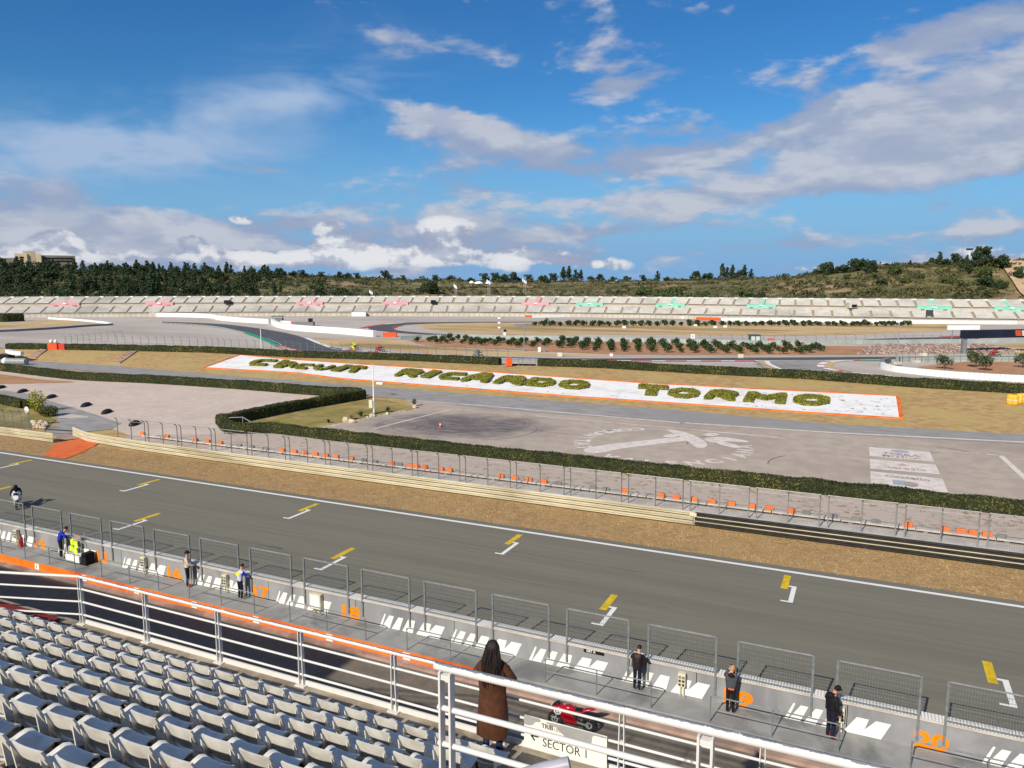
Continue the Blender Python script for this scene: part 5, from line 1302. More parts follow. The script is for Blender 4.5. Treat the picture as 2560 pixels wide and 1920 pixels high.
def letter(ch, quad, label, hw=.128):
    if ch == 'I': inside = lambda u, v: True
    elif ch == 'T': inside = lambda u, v: v > .68 or abs(u - .5) < .2
    else: inside = lambda u, v: any(seg(u, v, a, b_, hw) for a, b_ in GL[ch])
    BL, BR = bankpt(*quad[0]), bankpt(*quad[1]); TR, TL = bankpt(*quad[2], LH) - Vector((0, 0, LH)), bankpt(*quad[3], LH) - Vector((0, 0, LH))
    nu, nv = 22, 18
    def pos(i, j, top):
        q = BL.lerp(BR, i / nu).lerp(TL.lerp(TR, i / nu), j / nv); k = noise.noise(q * 1.3) * .05
        return q + Vector((k, noise.noise(q * 1.3 + Vector((7, 0, 0))) * .05, (LH + noise.noise(q * .8) * .09) if top else 0))
    on_ = [[inside((i + .5) / nu, (j + .5) / nv) for j in range(nv)] for i in range(nu)]
    mb = MB(); LP = []; LN = []
    def face(a, b_, c_, d_):
        mb.poly([a, b_, c_, d_]); nr = (b_ - a).cross(d_ - a); ar = nr.length
        if ar < 1e-7: return
        nr /= ar
        for _ in range(int(ar * 95 + random.random())):
            s, t = random.random(), random.random(); LP.append(a.lerp(b_, s).lerp(d_.lerp(c_, s), t) + nr * random.uniform(-.02, .08)); LN.append(nr)
    for i in range(nu):
        for j in range(nv):
            if not on_[i][j]: continue
            face(pos(i, j, 1), pos(i + 1, j, 1), pos(i + 1, j + 1, 1), pos(i, j + 1, 1))
            for di, dj, e in ((-1, 0, ((i, j + 1), (i, j))), (1, 0, ((i + 1, j), (i + 1, j + 1))), (0, -1, ((i, j), (i + 1, j))), (0, 1, ((i + 1, j + 1), (i, j + 1)))):
                a, b_ = i + di, j + dj
                if 0 <= a < nu and 0 <= b_ < nv and on_[a][b_]: continue
                p0, p1 = e; face(pos(*p0, 0), pos(*p1, 0), pos(*p1, 1), pos(*p0, 1))
    r = thing('hedge_letter', label, 'topiary', BL.lerp(TR, .5), 'letters clipped from hedge on the white bed')
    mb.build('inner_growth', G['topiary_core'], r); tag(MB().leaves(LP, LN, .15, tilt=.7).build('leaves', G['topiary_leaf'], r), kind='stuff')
words = [('first', cB, [('C', (485, 1260), (690, 1267), (850, 1182), (620, 1172)), ('I', (780, 1277), (870, 1284), (955, 1192), (885, 1186)), ('R', (872, 1272), (985, 1283), (1050, 1215), (962, 1205)), ('C', (985, 1292), (1120, 1302), (1240, 1228), (1080, 1222)), ('U', (1180, 1302), (1330, 1312), (1455, 1245), (1270, 1235)), ('I', (1390, 1314), (1480, 1324), (1635, 1245), (1560, 1238)), ('T', (1530, 1328), (1690, 1339), (1780, 1255), (1610, 1245))]),
         ('second', c5, [('R', (345, 880), (480, 890), (558, 832), (420, 824)), ('I', (517, 887), (575, 894), (656, 840), (600, 833)), ('C', (617, 902), (755, 910), (830, 852), (680, 845)), ('A', (768, 912), (950, 925), (992, 855), (880, 850)), ('R', (980, 928), (1175, 942), (1205, 873), (1060, 866)), ('D', (1175, 940), (1360, 954), (1400, 888), (1240, 880)), ('O', (1395, 957), (1590, 970), (1612, 903), (1430, 893))]),
         ('third', c6, [('T', (-285, 1000), (-95, 1010), (-75, 932), (-262, 925)), ('O', (-85, 1014), (100, 1029), (140, 955), (-60, 945)), ('R', (150, 1027), (350, 1042), (385, 970), (200, 958)), ('M', (408, 1045), (672, 1059), (688, 982), (440, 970)), ('O', (722, 1064), (955, 1074), (968, 995), (740, 986))])]
for wn, f, ls in words:
    seen = {}
    tot = {}
    for l in ls: tot[l[0]] = tot.get(l[0], 0) + 1
    for ch, *q in ls:
        seen[ch] = seen.get(ch, 0) + 1
        which = ('' if tot[ch] == 1 else nth(seen[ch]) + ' ')
        letter(ch, [f(*p) for p in q], 'clipped green hedge forming the %sletter %s of the %s word on the white bed' % (which, ch, wn))
# stairs up the bank at the left
def stairs(quad, n, label):
    a, b_, c_, d_ = [bankpt(*cA(*q)) for q in quad]; r = thing('bank_stairs', label, 'stairs', a)
    for i in range(n):
        t0, t1 = i / n, (i + 1) / n; q = [a.lerp(d_, t0), b_.lerp(c_, t0), b_.lerp(c_, t1), a.lerp(d_, t1)]; z = max(p.z for p in q) + .06
        MB().prism([(p.x, p.y) for p in q], min(p.z for p in q) - .1, z).build('step', G['concrete_pink'], r)
stairs([(1200, 1218), (1280, 1228), (1462, 1100), (1390, 1090)], 9, 'pinkish concrete steps up the grass bank below the white drum')
stairs([(265, 1168), (385, 1172), (505, 1085), (445, 1076)], 7, 'sandy steps up the grass bank beside the orange box')
# hedges along the top of the bank
for lab, xs, ext in (('long dark hedge along the top of the bank left of the gap', (170, 1264), 0), ('long dark hedge along the top of the bank right of the gap', (1346, 2900), 1), ('dark rounded hedge end at the far left above the white tyre wall', (20, 128), 2)):
    path = []
    for px in range(xs[0], xs[1] + 1, 18): path.append(P(px, interp(BACK, px) - 1, UZ))
    hedge('clipped_hedge', lab, path, 1.3, 1.15, UZ, .24, 34, seed=13 + ext)
# ================================================================== UPPER INFIELD
edge = [P(px, interp(BACK, px) - .5, UZ) for px in range(-400, 2901, 60)]
L_, R_e = edge[0], edge[-1]
inf = sheet('infield_tarmac', [(p.x, p.y) for p in edge] + [(R_e.x + 300, R_e.y + 60), (500, 700), (-700, 700), (L_.x - 400, L_.y - 40)], UZ, 'tarmac_pale')
Z1, Z2, Z3, Z4 = UZ + .02, UZ + .04, UZ + .06, UZ + .08
# grass and soil patches
pxsheet('field_strip', [(2700, 876), (2700, 881), (2000, 888.5), (1500, 891), (1250, 890), (1100, 884), (1000, 877), (880, 868), (800, 861), (750, 852), (790, 846), (930, 849), (1010, 851), (1040, 862), (1100, 868), (1250, 876), (1420, 884), (1560, 888), (1700, 887.5), (2000, 886)], Z1, 'dry_field')
pxsheet('infield_grass', [(1048, 812), (1062, 808), (1100, 806.8), (1400, 806.5), (1700, 807), (2000, 808), (2290, 809), (2410, 812), (2425, 815), (2390, 823), (2250, 833), (2000, 839), (1700, 837), (1500, 836.5), (1280, 837), (1190, 834), (1115, 828), (1065, 821)], Z1, 'dry_field', smooth=3)
pxsheet('gravel_lens', M(cC, [(1205, 735), (1240, 722), (1420, 722), (1420, 745), (1240, 752)]), Z2, 'concrete_grey')
pxsheet('orchard_soil', [(1020, 849), (1100, 847.5), (1300, 850), (1560, 855), (1800, 862), (2030, 864), (2180, 866), (2140, 884), (1980, 887), (1700, 886.5), (1560, 886), (1420, 881), (1250, 873), (1090, 866), (1040, 858)], Z2, 'soil_red')
pxsheet('left_grass', M(cA, [(-300, 790), (0, 790), (150, 800), (400, 770), (700, 768), (960, 795), (800, 812), (400, 840), (150, 845), (-300, 845)]), Z1, 'dry_field')
pxsheet('right_field', M(cE, [(1500, 1215), (1700, 1195), (2212, 1205), (2700, 1230), (2700, 1420), (2212, 1345), (1700, 1300), (1300, 1290), (1110, 1275), (1200, 1245)]), Z1, 'soil_red')
pxsheet('right_bank_grass', M(cE, [(1900, 1040), (2212, 1020), (2600, 1010), (2600, 1110), (2212, 1095)]), Z2, 'dry_field')
pxsheet('apex_grass', M(cE, [(210, 1245), (250, 1205), (420, 1190), (350, 1215), (310, 1240), (360, 1270), (520, 1300), (900, 1340), (860, 1345), (480, 1305), (280, 1270)]), UZ + .05, 'dry_field')
pxsheet('apex_grass', M(cD, [(1680, 1125), (1780, 1115), (1850, 1180), (1900, 1210), (1790, 1195)]), UZ + .05, 'dry_field')
# race track ribbons
def trackpoly(px, sm=5): return pxsheet('race_track', px, Z3, 'asphalt_race', smooth=0)
tk = sheet('race_track', catmull([P(*q, Z3) for q in M(cB, [(-400, 783), (0, 797), (300, 815), (700, 865), (1000, 922), (1180, 985), (1350, 1052), (1520, 1088)]) + M(cC, [(0, 1040), (800, 1062), (1500, 1083), (2212, 1088)]) + M(cE, [(0, 1158), (1000, 1152), (2212, 1148), (2900, 1140)])], 5)
           + catmull([P(*q, Z3) for q in (M(cE, [(2900, 1160), (2212, 1170), (1000, 1172), (0, 1182)]) + M(cC, [(2212, 1102), (1500, 1098), (800, 1080), (0, 1062)]) + M(cB, [(1500, 1108), (1250, 1106), (1000, 1085), (870, 1035), (750, 980), (600, 933), (450, 893), (250, 843), (0, 812), (-400, 790)]))], 5), Z3, 'asphalt_race')
tk2 = sheet('race_track', [P(*q, Z3) for q in catmull([(*p, 0) for p in M(c5, [(1400, 524), (900, 526), (420, 531), (290, 542), (205, 556), (180, 566), (230, 582), (420, 600), (650, 611), (900, 617)])], 5) and [(q.x, q.y) for q in catmull([(*p, 0) for p in M(c5, [(1400, 524), (900, 526), (420, 531), (290, 542), (205, 556), (180, 566), (230, 582), (420, 600), (650, 611), (900, 617)])], 5)]]
            + [P(q.x, q.y, Z3) for q in catmull([(*p, 0) for p in M(c5, [(900, 611), (650, 603), (480, 592), (370, 580), (345, 567), (370, 555), (480, 541), (900, 531), (1400, 528)])], 5)], Z3, 'asphalt_race')
pxsheet('race_track', M(cE, [(600, 984), (1000, 965), (1620, 955), (2212, 940), (2700, 930), (2700, 950), (2212, 960), (1600, 972), (1000, 980)]), Z3, 'asphalt_race')
pxsheet('pit_link_road', M(cE, [(-420, 1198), (-300, 1192), (0, 1186), (250, 1188), (200, 1215), (195, 1240), (290, 1275), (520, 1315), (900, 1352), (1300, 1380), (1300, 1440), (700, 1405), (0, 1330), (-300, 1290), (-420, 1240)]), Z2, 'asphalt_road')
lk = MB(); p0 = P(*cE(60, 1225), UZ)
for i in range(5):
    a0 = random.uniform(3.2, 4.0); R0 = 5 + i * 1.2
    ribbon(lk, [(p0.x + R0 * math.cos(a), p0.y + 2 + R0 * math.sin(a)) for a in np.linspace(a0, a0 + 1.1, 14)], Z3 + .001 * i, .16, seg=.8)
lk.build('skid_mark', G['skid_dark'], tk)
# kerbs
kb = MB()
ribbon(kb, [P(*q, Z4) for q in M(cB, [(480, 897), (600, 937), (700, 975), (780, 1010), (835, 1042)])], Z4, 1.6, 0)
ribbon(kb, [P(*q, Z4) for q in M(cB, [(-400, 795), (0, 818), (250, 848), (470, 898)])], Z4, .9, alt=(0, 1), seg=1.4)
ribbon(kb, [P(*q, Z4) for q in M(cB, [(700, 960), (780, 992), (860, 1030)])], Z4, .6, alt=(1, 0), seg=1.2)
ribbon(kb, [P(*q, Z4) for q in M(cB, [(840, 1042), (900, 1062), (1000, 1088)])], Z4, 1.6, alt=(2, 2, 1), seg=1.2)
ribbon(kb, [P(*q, Z4) for q in M(cB, [(1000, 1088), (1250, 1112), (1500, 1118)]) + M(cC, [(0, 1070), (700, 1085)])], Z4, .5, alt=(2, 1), seg=2)
ribbon(kb, [P(*q, Z4) for q in M(cB, [(1130, 955), (1250, 1005), (1380, 1053), (1500, 1080)])], Z4, 1.0, 1)
ribbon(kb, [P(*q, Z4) for q in M(cB, [(1380, 1050), (1520, 1082)]) + M(cC, [(0, 1038), (400, 1048), (800, 1058)])], Z4, .8, alt=(1, 2), seg=3)
ribbon(kb, [P(*q, Z4) for q in M(cC, [(200, 1062), (800, 1082), (1500, 1100)])], Z4, 1.0, 1)
ribbon(kb, [P(*q, Z4) for q in M(cD, [(-400, 1100), (300, 1112), (1000, 1116), (1700, 1114)])], Z4, .9, alt=(2, 2, 2, 1, 1), seg=1.2)
ribbon(kb, [P(*q, Z4) for q in M(cD, [(1770, 1115), (1800, 1150), (1900, 1195), (2050, 1220)])], Z4, .8, 1)
ribbon(kb, [P(*q, Z4) for q in M(cE, [(420, 1190), (260, 1203), (205, 1225), (200, 1245), (290, 1275), (450, 1298)])], Z4, 1.1, alt=(1, 1, 1, 2), seg=1.2)
ribbon(kb, [P(*q, Z4) for q in M(cE, [(520, 1308), (700, 1325), (900, 1342)])], Z4, .8, alt=(1, 1, 0) if False else (1,), seg=2)
ribbon(kb, [P(*q, Z4) for q in M(cE, [(420, 1190), (600, 1188)])], Z4, .8, alt=(1, 2), seg=2)
ribbon(kb, [P(*q, Z4) for q in M(cE, [(600, 1190), (880, 1188)])], Z4, .9, alt=(0, 0, 1), seg=2)
ribbon(kb, [P(*q, Z4) for q in M(c5, [(140, 566), (200, 553), (290, 541)])], Z4, 1.8, 2); ribbon(kb, [P(*q, Z4) for q in M(c5, [(290, 541), (410, 531)])], Z4, 1.5, 1)
ribbon(kb, [P(*q, Z4) for q in M(c5, [(345, 567), (360, 556), (400, 551)])], Z4, 1.2, 2); ribbon(kb, [P(*q, Z4) for q in M(c5, [(230, 585), (340, 597)])], Z4, 1.0, 1)
ribbon(kb, [P(*q, Z4) for q in M(cE, [(1400, 956), (1620, 948)])], Z4, 2.2, 2)
kb.build('kerb', [G['kerb_green'], G['paint_white'], G['kerb_red']], tk)

# ---- barriers
def wall_path(name, label, px, h, w, m, z=UZ, seg=2.0, cat='barrier', gap=.03, part='barrier_block', sm=5):
    pts = catmull([P(*q, z) for q in px], sm); pts = resample(pts, seg); r = thing(name, label, cat, pts[0])
    for a, b_ in zip(pts, pts[1:]):
        d = (b_ - a).normalized(); q0, q1 = a + d * gap, b_ - d * gap
        MB().bar(q0 + Vector((0, 0, h / 2)), q1 + Vector((0, 0, h / 2)), w, h).build(part, G[m], r)
    return r
wall_path('air_fence', 'long white padded barrier curving along the far left bend', M(cA, [(1600, 728), (2212, 742)]) + M(cB, [(200, 765), (480, 790), (740, 805)]), 1.5, 1.0, 'white_plastic', seg=5)
wall_path('air_fence', 'white padded barrier curving in front of the flag post', M(cB, [(770, 805), (820, 838), (950, 868), (1150, 888), (1500, 912), (1860, 945)]), 1.6, 1.0, 'white_plastic', seg=4)
wall_path('air_fence', 'white padded stub behind the flag post ending in an orange cap', M(cB, [(870, 812), (980, 820)]), 1.2, .9, 'white_plastic', seg=3)
wall_path('tyre_wall', 'white block tyre wall curving round the right hand gravel trap', M(cE, [(812, 1262), (830, 1275), (900, 1292), (1000, 1308), (1300, 1340), (1700, 1372), (2212, 1400), (2700, 1425)]), .9, .7, 'white_plastic', seg=.62, gap=.02)
wall_path('tyre_wall', 'white and dark tyres at the tip of the right hand barrier', M(cE, [(812, 1255), (812, 1235), (840, 1222), (880, 1212)]), .9, .7, 'block_grey', seg=1.0)
wall_path('long_white_barrier', 'long white barrier below the far grandstand at the right', M(cC, [(1410, 655), (2212, 640)]) + M(cD, [(400, 645), (900, 668)]), .9, .8, 'white_plastic', seg=8)
wall_path('long_white_barrier', 'straight white barrier under the green entrances of the far stand', M(cD, [(1285, 695), (2212, 700)]) + M(cE, [(600, 818), (1400, 828), (2212, 832), (2800, 838)]), 1.1, .8, 'white_plastic', seg=8)
wall_path('orange_barrier', 'orange barrier pieces set in the long white barrier', M(cD, [(1020, 680), (1280, 686)]), 1.0, .9, 'orange_plastic', seg=2.4)
wall_path('orange_barrier', 'small orange barrier piece at the left end of the white barrier', M(cC, [(1335, 652), (1408, 654)]), .8, .8, 'orange_plastic', seg=1.1)
wall_path('concrete_wall', 'grey green wall with mesh between the orchard and far track', [(1000, 849), (1100, 845), (1300, 848), (1560, 853), (1750, 858), (2000, 861), (2250, 859), (2560, 855), (2750, 852)], .85, .3, 'wall_greygreen', seg=6, part='wall_panel', cat='wall')
wall_path('concrete_wall', 'grey green wall behind the right hand field', M(cE, [(960, 1205), (1100, 1205), (1500, 1200), (2212, 1200), (2700, 1200)]), .8, .3, 'wall_greygreen', seg=5, part='wall_panel', cat='wall')
wall_path('concrete_wall', 'low grey barrier with a dark rail along the left grass', M(cA, [(-300, 905), (0, 895), (500, 868), (900, 838), (1200, 822)]), .6, .4, 'block_grey', seg=5, part='wall_panel', cat='wall')
wall_path('tyre_wall', 'pale tyre wall along the tip of the left grass', M(cA, [(520, 755), (850, 775), (1100, 800), (1180, 815)]), .6, .7, 'white_plastic', seg=3)
wall_path('tyre_wall', 'white tyre wall end at the far left below the hedge', M(cA, [(80, 1115), (150, 1135), (240, 1140)]), .7, .7, 'white_plastic', seg=1.5, sm=3)
hedge('clipped_hedge', 'dark hedge at the far left edge below the far stand', [P(*cA(*q), UZ) for q in ((-300, 775), (60, 785), (240, 778))], 3.0, 2.6, UZ, .5, 8, seed=21)
def box_thing(name, label, cat, px, size, m, z=UZ, group=None, rz=None, bev=.05):
    p = P(*px, z); o = MB().box((p.x, p.y, z + size[2] / 2), size, rz=YAW if rz is None else rz).build(name, G[m], origin=p); bevel(o, bev); tag(o, label, cat, group); return o
box_thing('orange_crate', 'pair of orange padded blocks at the end of the white barrier', 'padded block', cB(2020, 945), (3.4, 1.2, 1.1), 'orange_plastic')
box_thing('orange_crate', 'orange bin at the end of the left bank hedge', 'bin', cC(1160, 1172), (1.0, .9, 1.4), 'orange_plastic')
box_thing('orange_crate', 'small orange cap block on the white padded stub', 'padded block', cB(998, 822), (1.2, 1.0, 1.0), 'orange_plastic')
box_thing('orange_crate', 'orange marker box beside the green marshal hut', 'box', cD(1820, 935), (1.3, 1, 1.2), 'orange_plastic')
box_thing('white_cabinet', 'white cabinet at the orchard edge', 'cabinet', cC(1483, 1020), (.6, .5, .95), 'white_plastic'); box_thing('grey_cabinet', 'grey cabinet beside the white one at the orchard edge', 'cabinet', cC(1535, 1020), (.6, .5, .8), 'block_grey')
box_thing('cream_block', 'cream block beside the track below the orchard left', 'block', cC(1700, 1068), (.9, .6, .7), 'box_cream'); box_thing('cream_block', 'cream block beside the track below the orchard right', 'block', cD(1495, 1085), (.95, .6, .7), 'box_cream'); box_thing('white_block', 'small white marker beside the track', 'block', cD(120, 1066), (.6, .5, .5), 'white_plastic')
box_thing('cream_block', 'cream block on the straight near the rubble slope', 'block', cE(1215, 1142), (1.2, .7, .5), 'box_cream'); box_thing('concrete_block', 'long pale concrete block beside the right lamp post', 'block', cE(1140, 1215), (1.4, .7, .5), 'concrete_pale')
for i, (f, x, y) in enumerate(((cD, 255, 768), (cD, 1225, 765), (cD, 1330, 760), (cD, 1015, 745))):
    box_thing('marker_block', 'pale marker block in the dry infield, %s from the left' % nth(i + 1), 'block', f(x, y), (1.0, .7, .6), 'white_plastic', group='marker blocks in the infield')
# orange booth with white lamps at the left bank top
p = P(*cA(575, 1080), UZ); r = thing('orange_booth', 'orange booth topped by two white lamps at the left bank top', 'booth', p)
MB().box(p + Vector((0, 0, .65)), (1.9, 1.2, 1.3), YAW).build('cabin', G['orange_plastic'], r); MB().box(p + Vector((1.6, .8, .6)), (1.2, 1.0, 1.2), YAW).build('rear_cabin', G['kerb_red'], r)
for s in (-.45, .45): MB().ball(p + Vector((s, s * .4, 1.65)), (.36, .36, .4), 10, 7).build('lamp', G['white_plastic'], r, True)
p = P(*cA(1458, 1095), UZ); r = thing('white_drum', 'white drum standing at the head of the bank stairs', 'drum', p); MB().lathe([(0, 0), (.5, 0), (.58, .25), (.58, .9), (.4, 1.1), (0, 1.1)], p, 14).build('body', G['white_plastic'], r, True); MB().lathe([(.59, .5), (.6, .52), (.6, .58), (.59, .6)], p, 14).build('band', G['steel_light'], r)
p = P(*cA(140, 1245), -.2); r = thing('white_tank', 'white cylindrical tank lying by the service road at the far left', 'tank', p)
MB().tube(p + Vector((-1.9, 0, .62)), p + Vector((2.3, 1.0, .62)), .6, .6, 14).build('cylinder', G['steel_light'], r, True); MB().ball(p + Vector((-2.0, -.05, .62)), .66, 12, 8).build('end_cap', G['white_plastic'], r, True)
p = P(*cA(65, 1180), -.2); tag(bevel(MB().box(p + Vector((0, 0, .5)), (2.6, 1.6, 1.0), .3).build('dark_skip', G['screen_dark'], origin=p), .1), 'dark skip behind the white tank at the far left', 'skip')
# yellow barrels at the right edge
for i, (x, y) in enumerate(((2120, 1055), (2150, 1058), (2180, 1050), (2205, 1048))):
    q = P(*c6(x, y), -.05); q.z = bankpt(*c6(x, y)).z - .05; q = bankpt(*c6(x, y)); r = thing('yellow_barrel', 'yellow water barrel on the bank at the right edge, %s from the left' % nth(i + 1), 'barrel', q, 'yellow barrels at the right edge')
    MB().lathe([(0, 0), (.36, 0), (.4, .1), (.38, .5), (.4, .9), (.3, 1.15), (0, 1.15)], q, 12).build('body', G['yellow_plastic'], r, True); MB().lathe([(.405, .48), (.41, .5), (.41, .56), (.405, .58)], q, 12).build('band', G['box_cream'], r)
# fences of the infield
def thin_fence(label, px, h, n, z=UZ, m='steel_galv'):
    pts = [P(*q, z) for q in px]; r = thing('track_fence', label, 'fence', pts[0]); L = resample(pts, sum((b_ - a).length for a, b_ in zip(pts, pts[1:])) / n)
    for q in L: MB().pipe([q, q + Vector((0, 0, h * .85)), q + Vector((-.25, -.25, h))], .05, 5).build('post', G[m], r)
    mb = MB()
    for a, b_ in zip(L, L[1:]):
        for k in (.33, .6, .85): mb.bar(a + Vector((0, 0, h * k)), b_ + Vector((0, 0, h * k)), .02, .02)
    mb.build('wire', G[m], r)
thin_fence('tall mesh fence behind the left bank hedge', M(cA, [(1250, 1045), (2212, 1068)]) + M(cB, [(300, 1085), (800, 1105), (1300, 1140), (2212, 1165)]) + M(cC, [(400, 1100), (1150, 1130)]), 2.4, 46)
thin_fence('mesh fence running back from the orange booth', M(cA, [(700, 1040), (900, 1015), (1100, 992), (1300, 975)]), 2.2, 9)
thin_fence('mesh fence on the far wall behind the orchard', [(1750, 857), (2000, 860), (2250, 858), (2560, 854), (2700, 851)], 1.9, 40)
thin_fence('mesh fence behind the right hand field', M(cE, [(880, 1210), (1500, 1202), (2212, 1202), (2600, 1202)]), 1.7, 26)
gt = thing('field_gate', 'grey tube gate in the gap between the bank hedges', 'gate', P(*cC(1350, 1160), UZ))
for x in (1262, 1305, 1382, 1445): q = P(*cC(x, 1165), UZ); MB().tube(q, q + Vector((0, 0, 1.2)), .05).build('post', G['steel_galv'], gt)
a, b_ = P(*cC(1262, 1165), UZ), P(*cC(1445, 1165), UZ)
for z in (.5, 1.15): MB().tube(a + Vector((0, 0, z)), b_ + Vector((0, 0, z)), .035).build('rail', G['steel_galv'], gt)
# lamp posts and masts of the infield
def H_at(px, yb, yt, z): q = P(px, yb, z); d = math.hypot(q.x, q.y); return PD(px, yt, d).z - z
for (px, yb), yt, lab, kw in ((cE(955, 1225), 806, 'tall grey lamp post on a concrete plinth at the right', dict(rad=.13)), (cB(655, 1125), 822, 'pale lamp post behind the start of the lettered bed', dict(rad=.1, m='white_plastic')), (cC(1320, 1012), 803, 'thin lamp post at the near edge of the orchard', dict(rad=.1)), (cC(1058, 850), 790, 'mast carrying white lamp boxes behind the orchard', dict(rad=.12, heads=3)), (cC(1097, 850), 776, 'thin mast beside the mast with lamp boxes', dict(rad=.07)), (cB(880, 800), 772, 'thin mast at the flag post on the left bend', dict(rad=.08)), (cE(2018, 800), 730, 'thin mast at the right end of the far stand', dict(rad=.08)), (cD(2012, 690), 765, 'thin mast at the white barrier below the far stand', dict(rad=.08))):
    p = P(px, yb, UZ); lamp_post(p, H_at(px, yb, yt, UZ), lab, **kw)
p = P(*cE(952, 1240), UZ); tag(bevel(MB().box(p + Vector((0, 0, .4)), (1.4, .9, .5), YAW).build('lamp_plinth', G['concrete_pale'], origin=p), .05), 'pale plinth round the foot of the right lamp post', 'plinth')
p = P(*cC(1112, 858), UZ); r = thing('white_post_box', 'white post with a dark head behind the orchard', 'post', p); MB().box(p + Vector((0, 0, .6)), (.6, .5, 1.2), YAW).build('post', G['white_plastic'], r); MB().box(p + Vector((.15, 0, 1.5)), (.7, .5, .6), YAW).build('head', G['screen_dark'], r)
p = P(*cB(830, 800), UZ); r = thing('flag_post', 'grey green marshal platform above the left bend', 'platform', p); MB().box(p + Vector((0, 0, .9)), (3.2, 2, 1.4), YAW).build('cabin', G['block_grey'], r); MB().box(p + Vector((0, 0, 2.3)), (3.6, 2.4, .2), YAW).build('roof', G['hut_green'], r)
for s in (-1.5, 1.5): MB().tube(p + Vector((s, s * .45, 0)), p + Vector((s, s * .45, 2.3)), .07).build('post', G['steel_galv'], r)
p = P(*cB(1110, 830), UZ); r = thing('equipment_trailer', 'grey trailer with a dark box behind the white padded barrier', 'trailer', p); MB().box(p + Vector((0, 0, .7)), (6, 2, 1.1), YAW).build('body', G['block_grey'], r); MB().box(p + Vector((1.8, .8, 1.7)), (1.2, 1, 1.3), YAW).build('dark_box', G['screen_dark'], r)
# green marshal hut
p = P(*cD(1638, 935), UZ); r = thing('marshal_hut', 'green marshal hut with two big windows', 'hut', p); R3 = Matrix.Rotation(YAW, 3, 'Z')
MB().box(p + Vector((0, 0, .45)), (2.2, 1.8, .9), YAW).build('base', G['wall_greygreen'], r)
for sx in (-1.05, 0, 1.05): MB().box(p + R3 @ Vector((sx, -.85, 1.35)), (.14, .14, 1.0), YAW).build('post', G['hut_green'], r)
for sx in (-.52, .52): MB().box(p + R3 @ Vector((sx, -.82, 1.35)), (.9, .05, .95), YAW).build('pane', G['glass_pale'], r)
MB().box(p + R3 @ Vector((0, .1, 1.35)), (2.1, 1.4, 1.0), YAW).build('cabin', G['hut_green'], r); MB().box(p + Vector((0, 0, 1.98)), (2.5, 2.1, .16), YAW).build('roof', G['hut_green'], r)
q = P(*cD(985, 895), UZ); r = thing('distance_board', 'white distance board above the orchard', 'sign', q); MB().box(q + Vector((0, 0, .9)), (.9, .1, 1.0), YAW).build('board', G['white_plastic'], r); MB().bar(q, q + Vector((0, 0, .5)), .1, .1).build('post', G['steel_galv'], r); MB().box(q + R3 @ Vector((0, -.06, .9)), (.16, .02, .55), YAW).build('numeral', G['ink_dark'], r)
# banner bridge at the right
pl_ = P(*cE(1612, 1118), UZ); r = thing('banner_bridge', 'dark advertising bridge over the track at the right edge', 'bridge', pl_)
Lb = 40.0; hgt = H_at(*cE(1612, 1118), 600 + 890 / 3.95, UZ); bot = H_at(*cE(1612, 1118), 600 + 968 / 3.95, UZ)
dirb = (P(*cE(2212, 1105), UZ) - pl_).normalized()
MB().box(pl_ + Vector((0, 0, bot / 2)), (.75, .75, bot), YAW).build('pillar', G['steel_galv'], r); pr = pl_ + dirb * Lb; MB().box(pr + Vector((0, 0, bot / 2)), (.75, .75, bot), YAW).build('pillar', G['steel_galv'], r)
bd = MB().bar(pl_ - dirb * .5 + Vector((0, 0, (bot + hgt) / 2)), pr + Vector((0, 0, (bot + hgt) / 2)), 1.2, hgt - bot).build('banner', G['banner_navy'], r)
nb_ = Vector((dirb.y, -dirb.x, 0))
for k, (u0, u1) in enumerate(((.1, 4.6), (9.6, 14.8))):
    MB().poly([pl_ + dirb * u + nb_ * .606 + Vector((0, 0, z)) for u, z in ((u0, bot + .15), (u1, bot + .15), (u1, hgt - .15), (u0, hgt - .15))]).build('banner_field', G['cloth_navy'], bd)
for j in range(3):
    z = bot + (hgt - bot) * (.22 + .24 * j); u0 = 10.9 - .1 * j
    MB().poly([pl_ + dirb * u + nb_ * .612 + Vector((0, 0, z + dz)) for u, dz in ((u0, 0), (u0 + 1.3, 0), (u0 + 1.45, .28), (u0 + .15, .28))]).build('banner_mark', G['orange_plastic'], bd)
    MB().poly([pl_ + dirb * u + nb_ * .612 + Vector((0, 0, z + dz)) for u, dz in ((u0 + 1.5, 0), (u0 + 2.9, 0), (u0 + 3.05, .26), (u0 + 1.65, .26))]).build('banner_mark', G['white_plastic'], bd)
p = P(*cE(1605, 985), UZ); r = thing('white_signboard', 'long white board on a post above the banner bridge', 'signboard', p); h = H_at(*cE(1605, 985), 600 + 864 / 3.95, UZ)
MB().box(p + Vector((0, 0, h)), (7.6, .3, 1.05), YAW).build('board', G['white_plastic'], r)
for s in (-2.5, 2.5): MB().tube(p + R3 @ Vector((s, 0, 0)), p + R3 @ Vector((s, 0, h)), .1).build('post', G['steel_galv'], r)
p = P(*cE(1272, 815), UZ); r = thing('signal_gantry', 'grey signal gantry standing before the far stand at the right', 'gantry', p); h = H_at(*cE(1272, 815), 600 + 690 / 3.95, UZ)
for s in (-.95, .95): MB().box(p + R3 @ Vector((s, 0, h / 2)), (.3, .3, h), YAW).build('post', G['steel_dark'], r)
MB().box(p + R3 @ Vector((0, 0, h - .8)), (2.2, .5, 1.5), YAW).build('panel', G['steel_dark'], r)
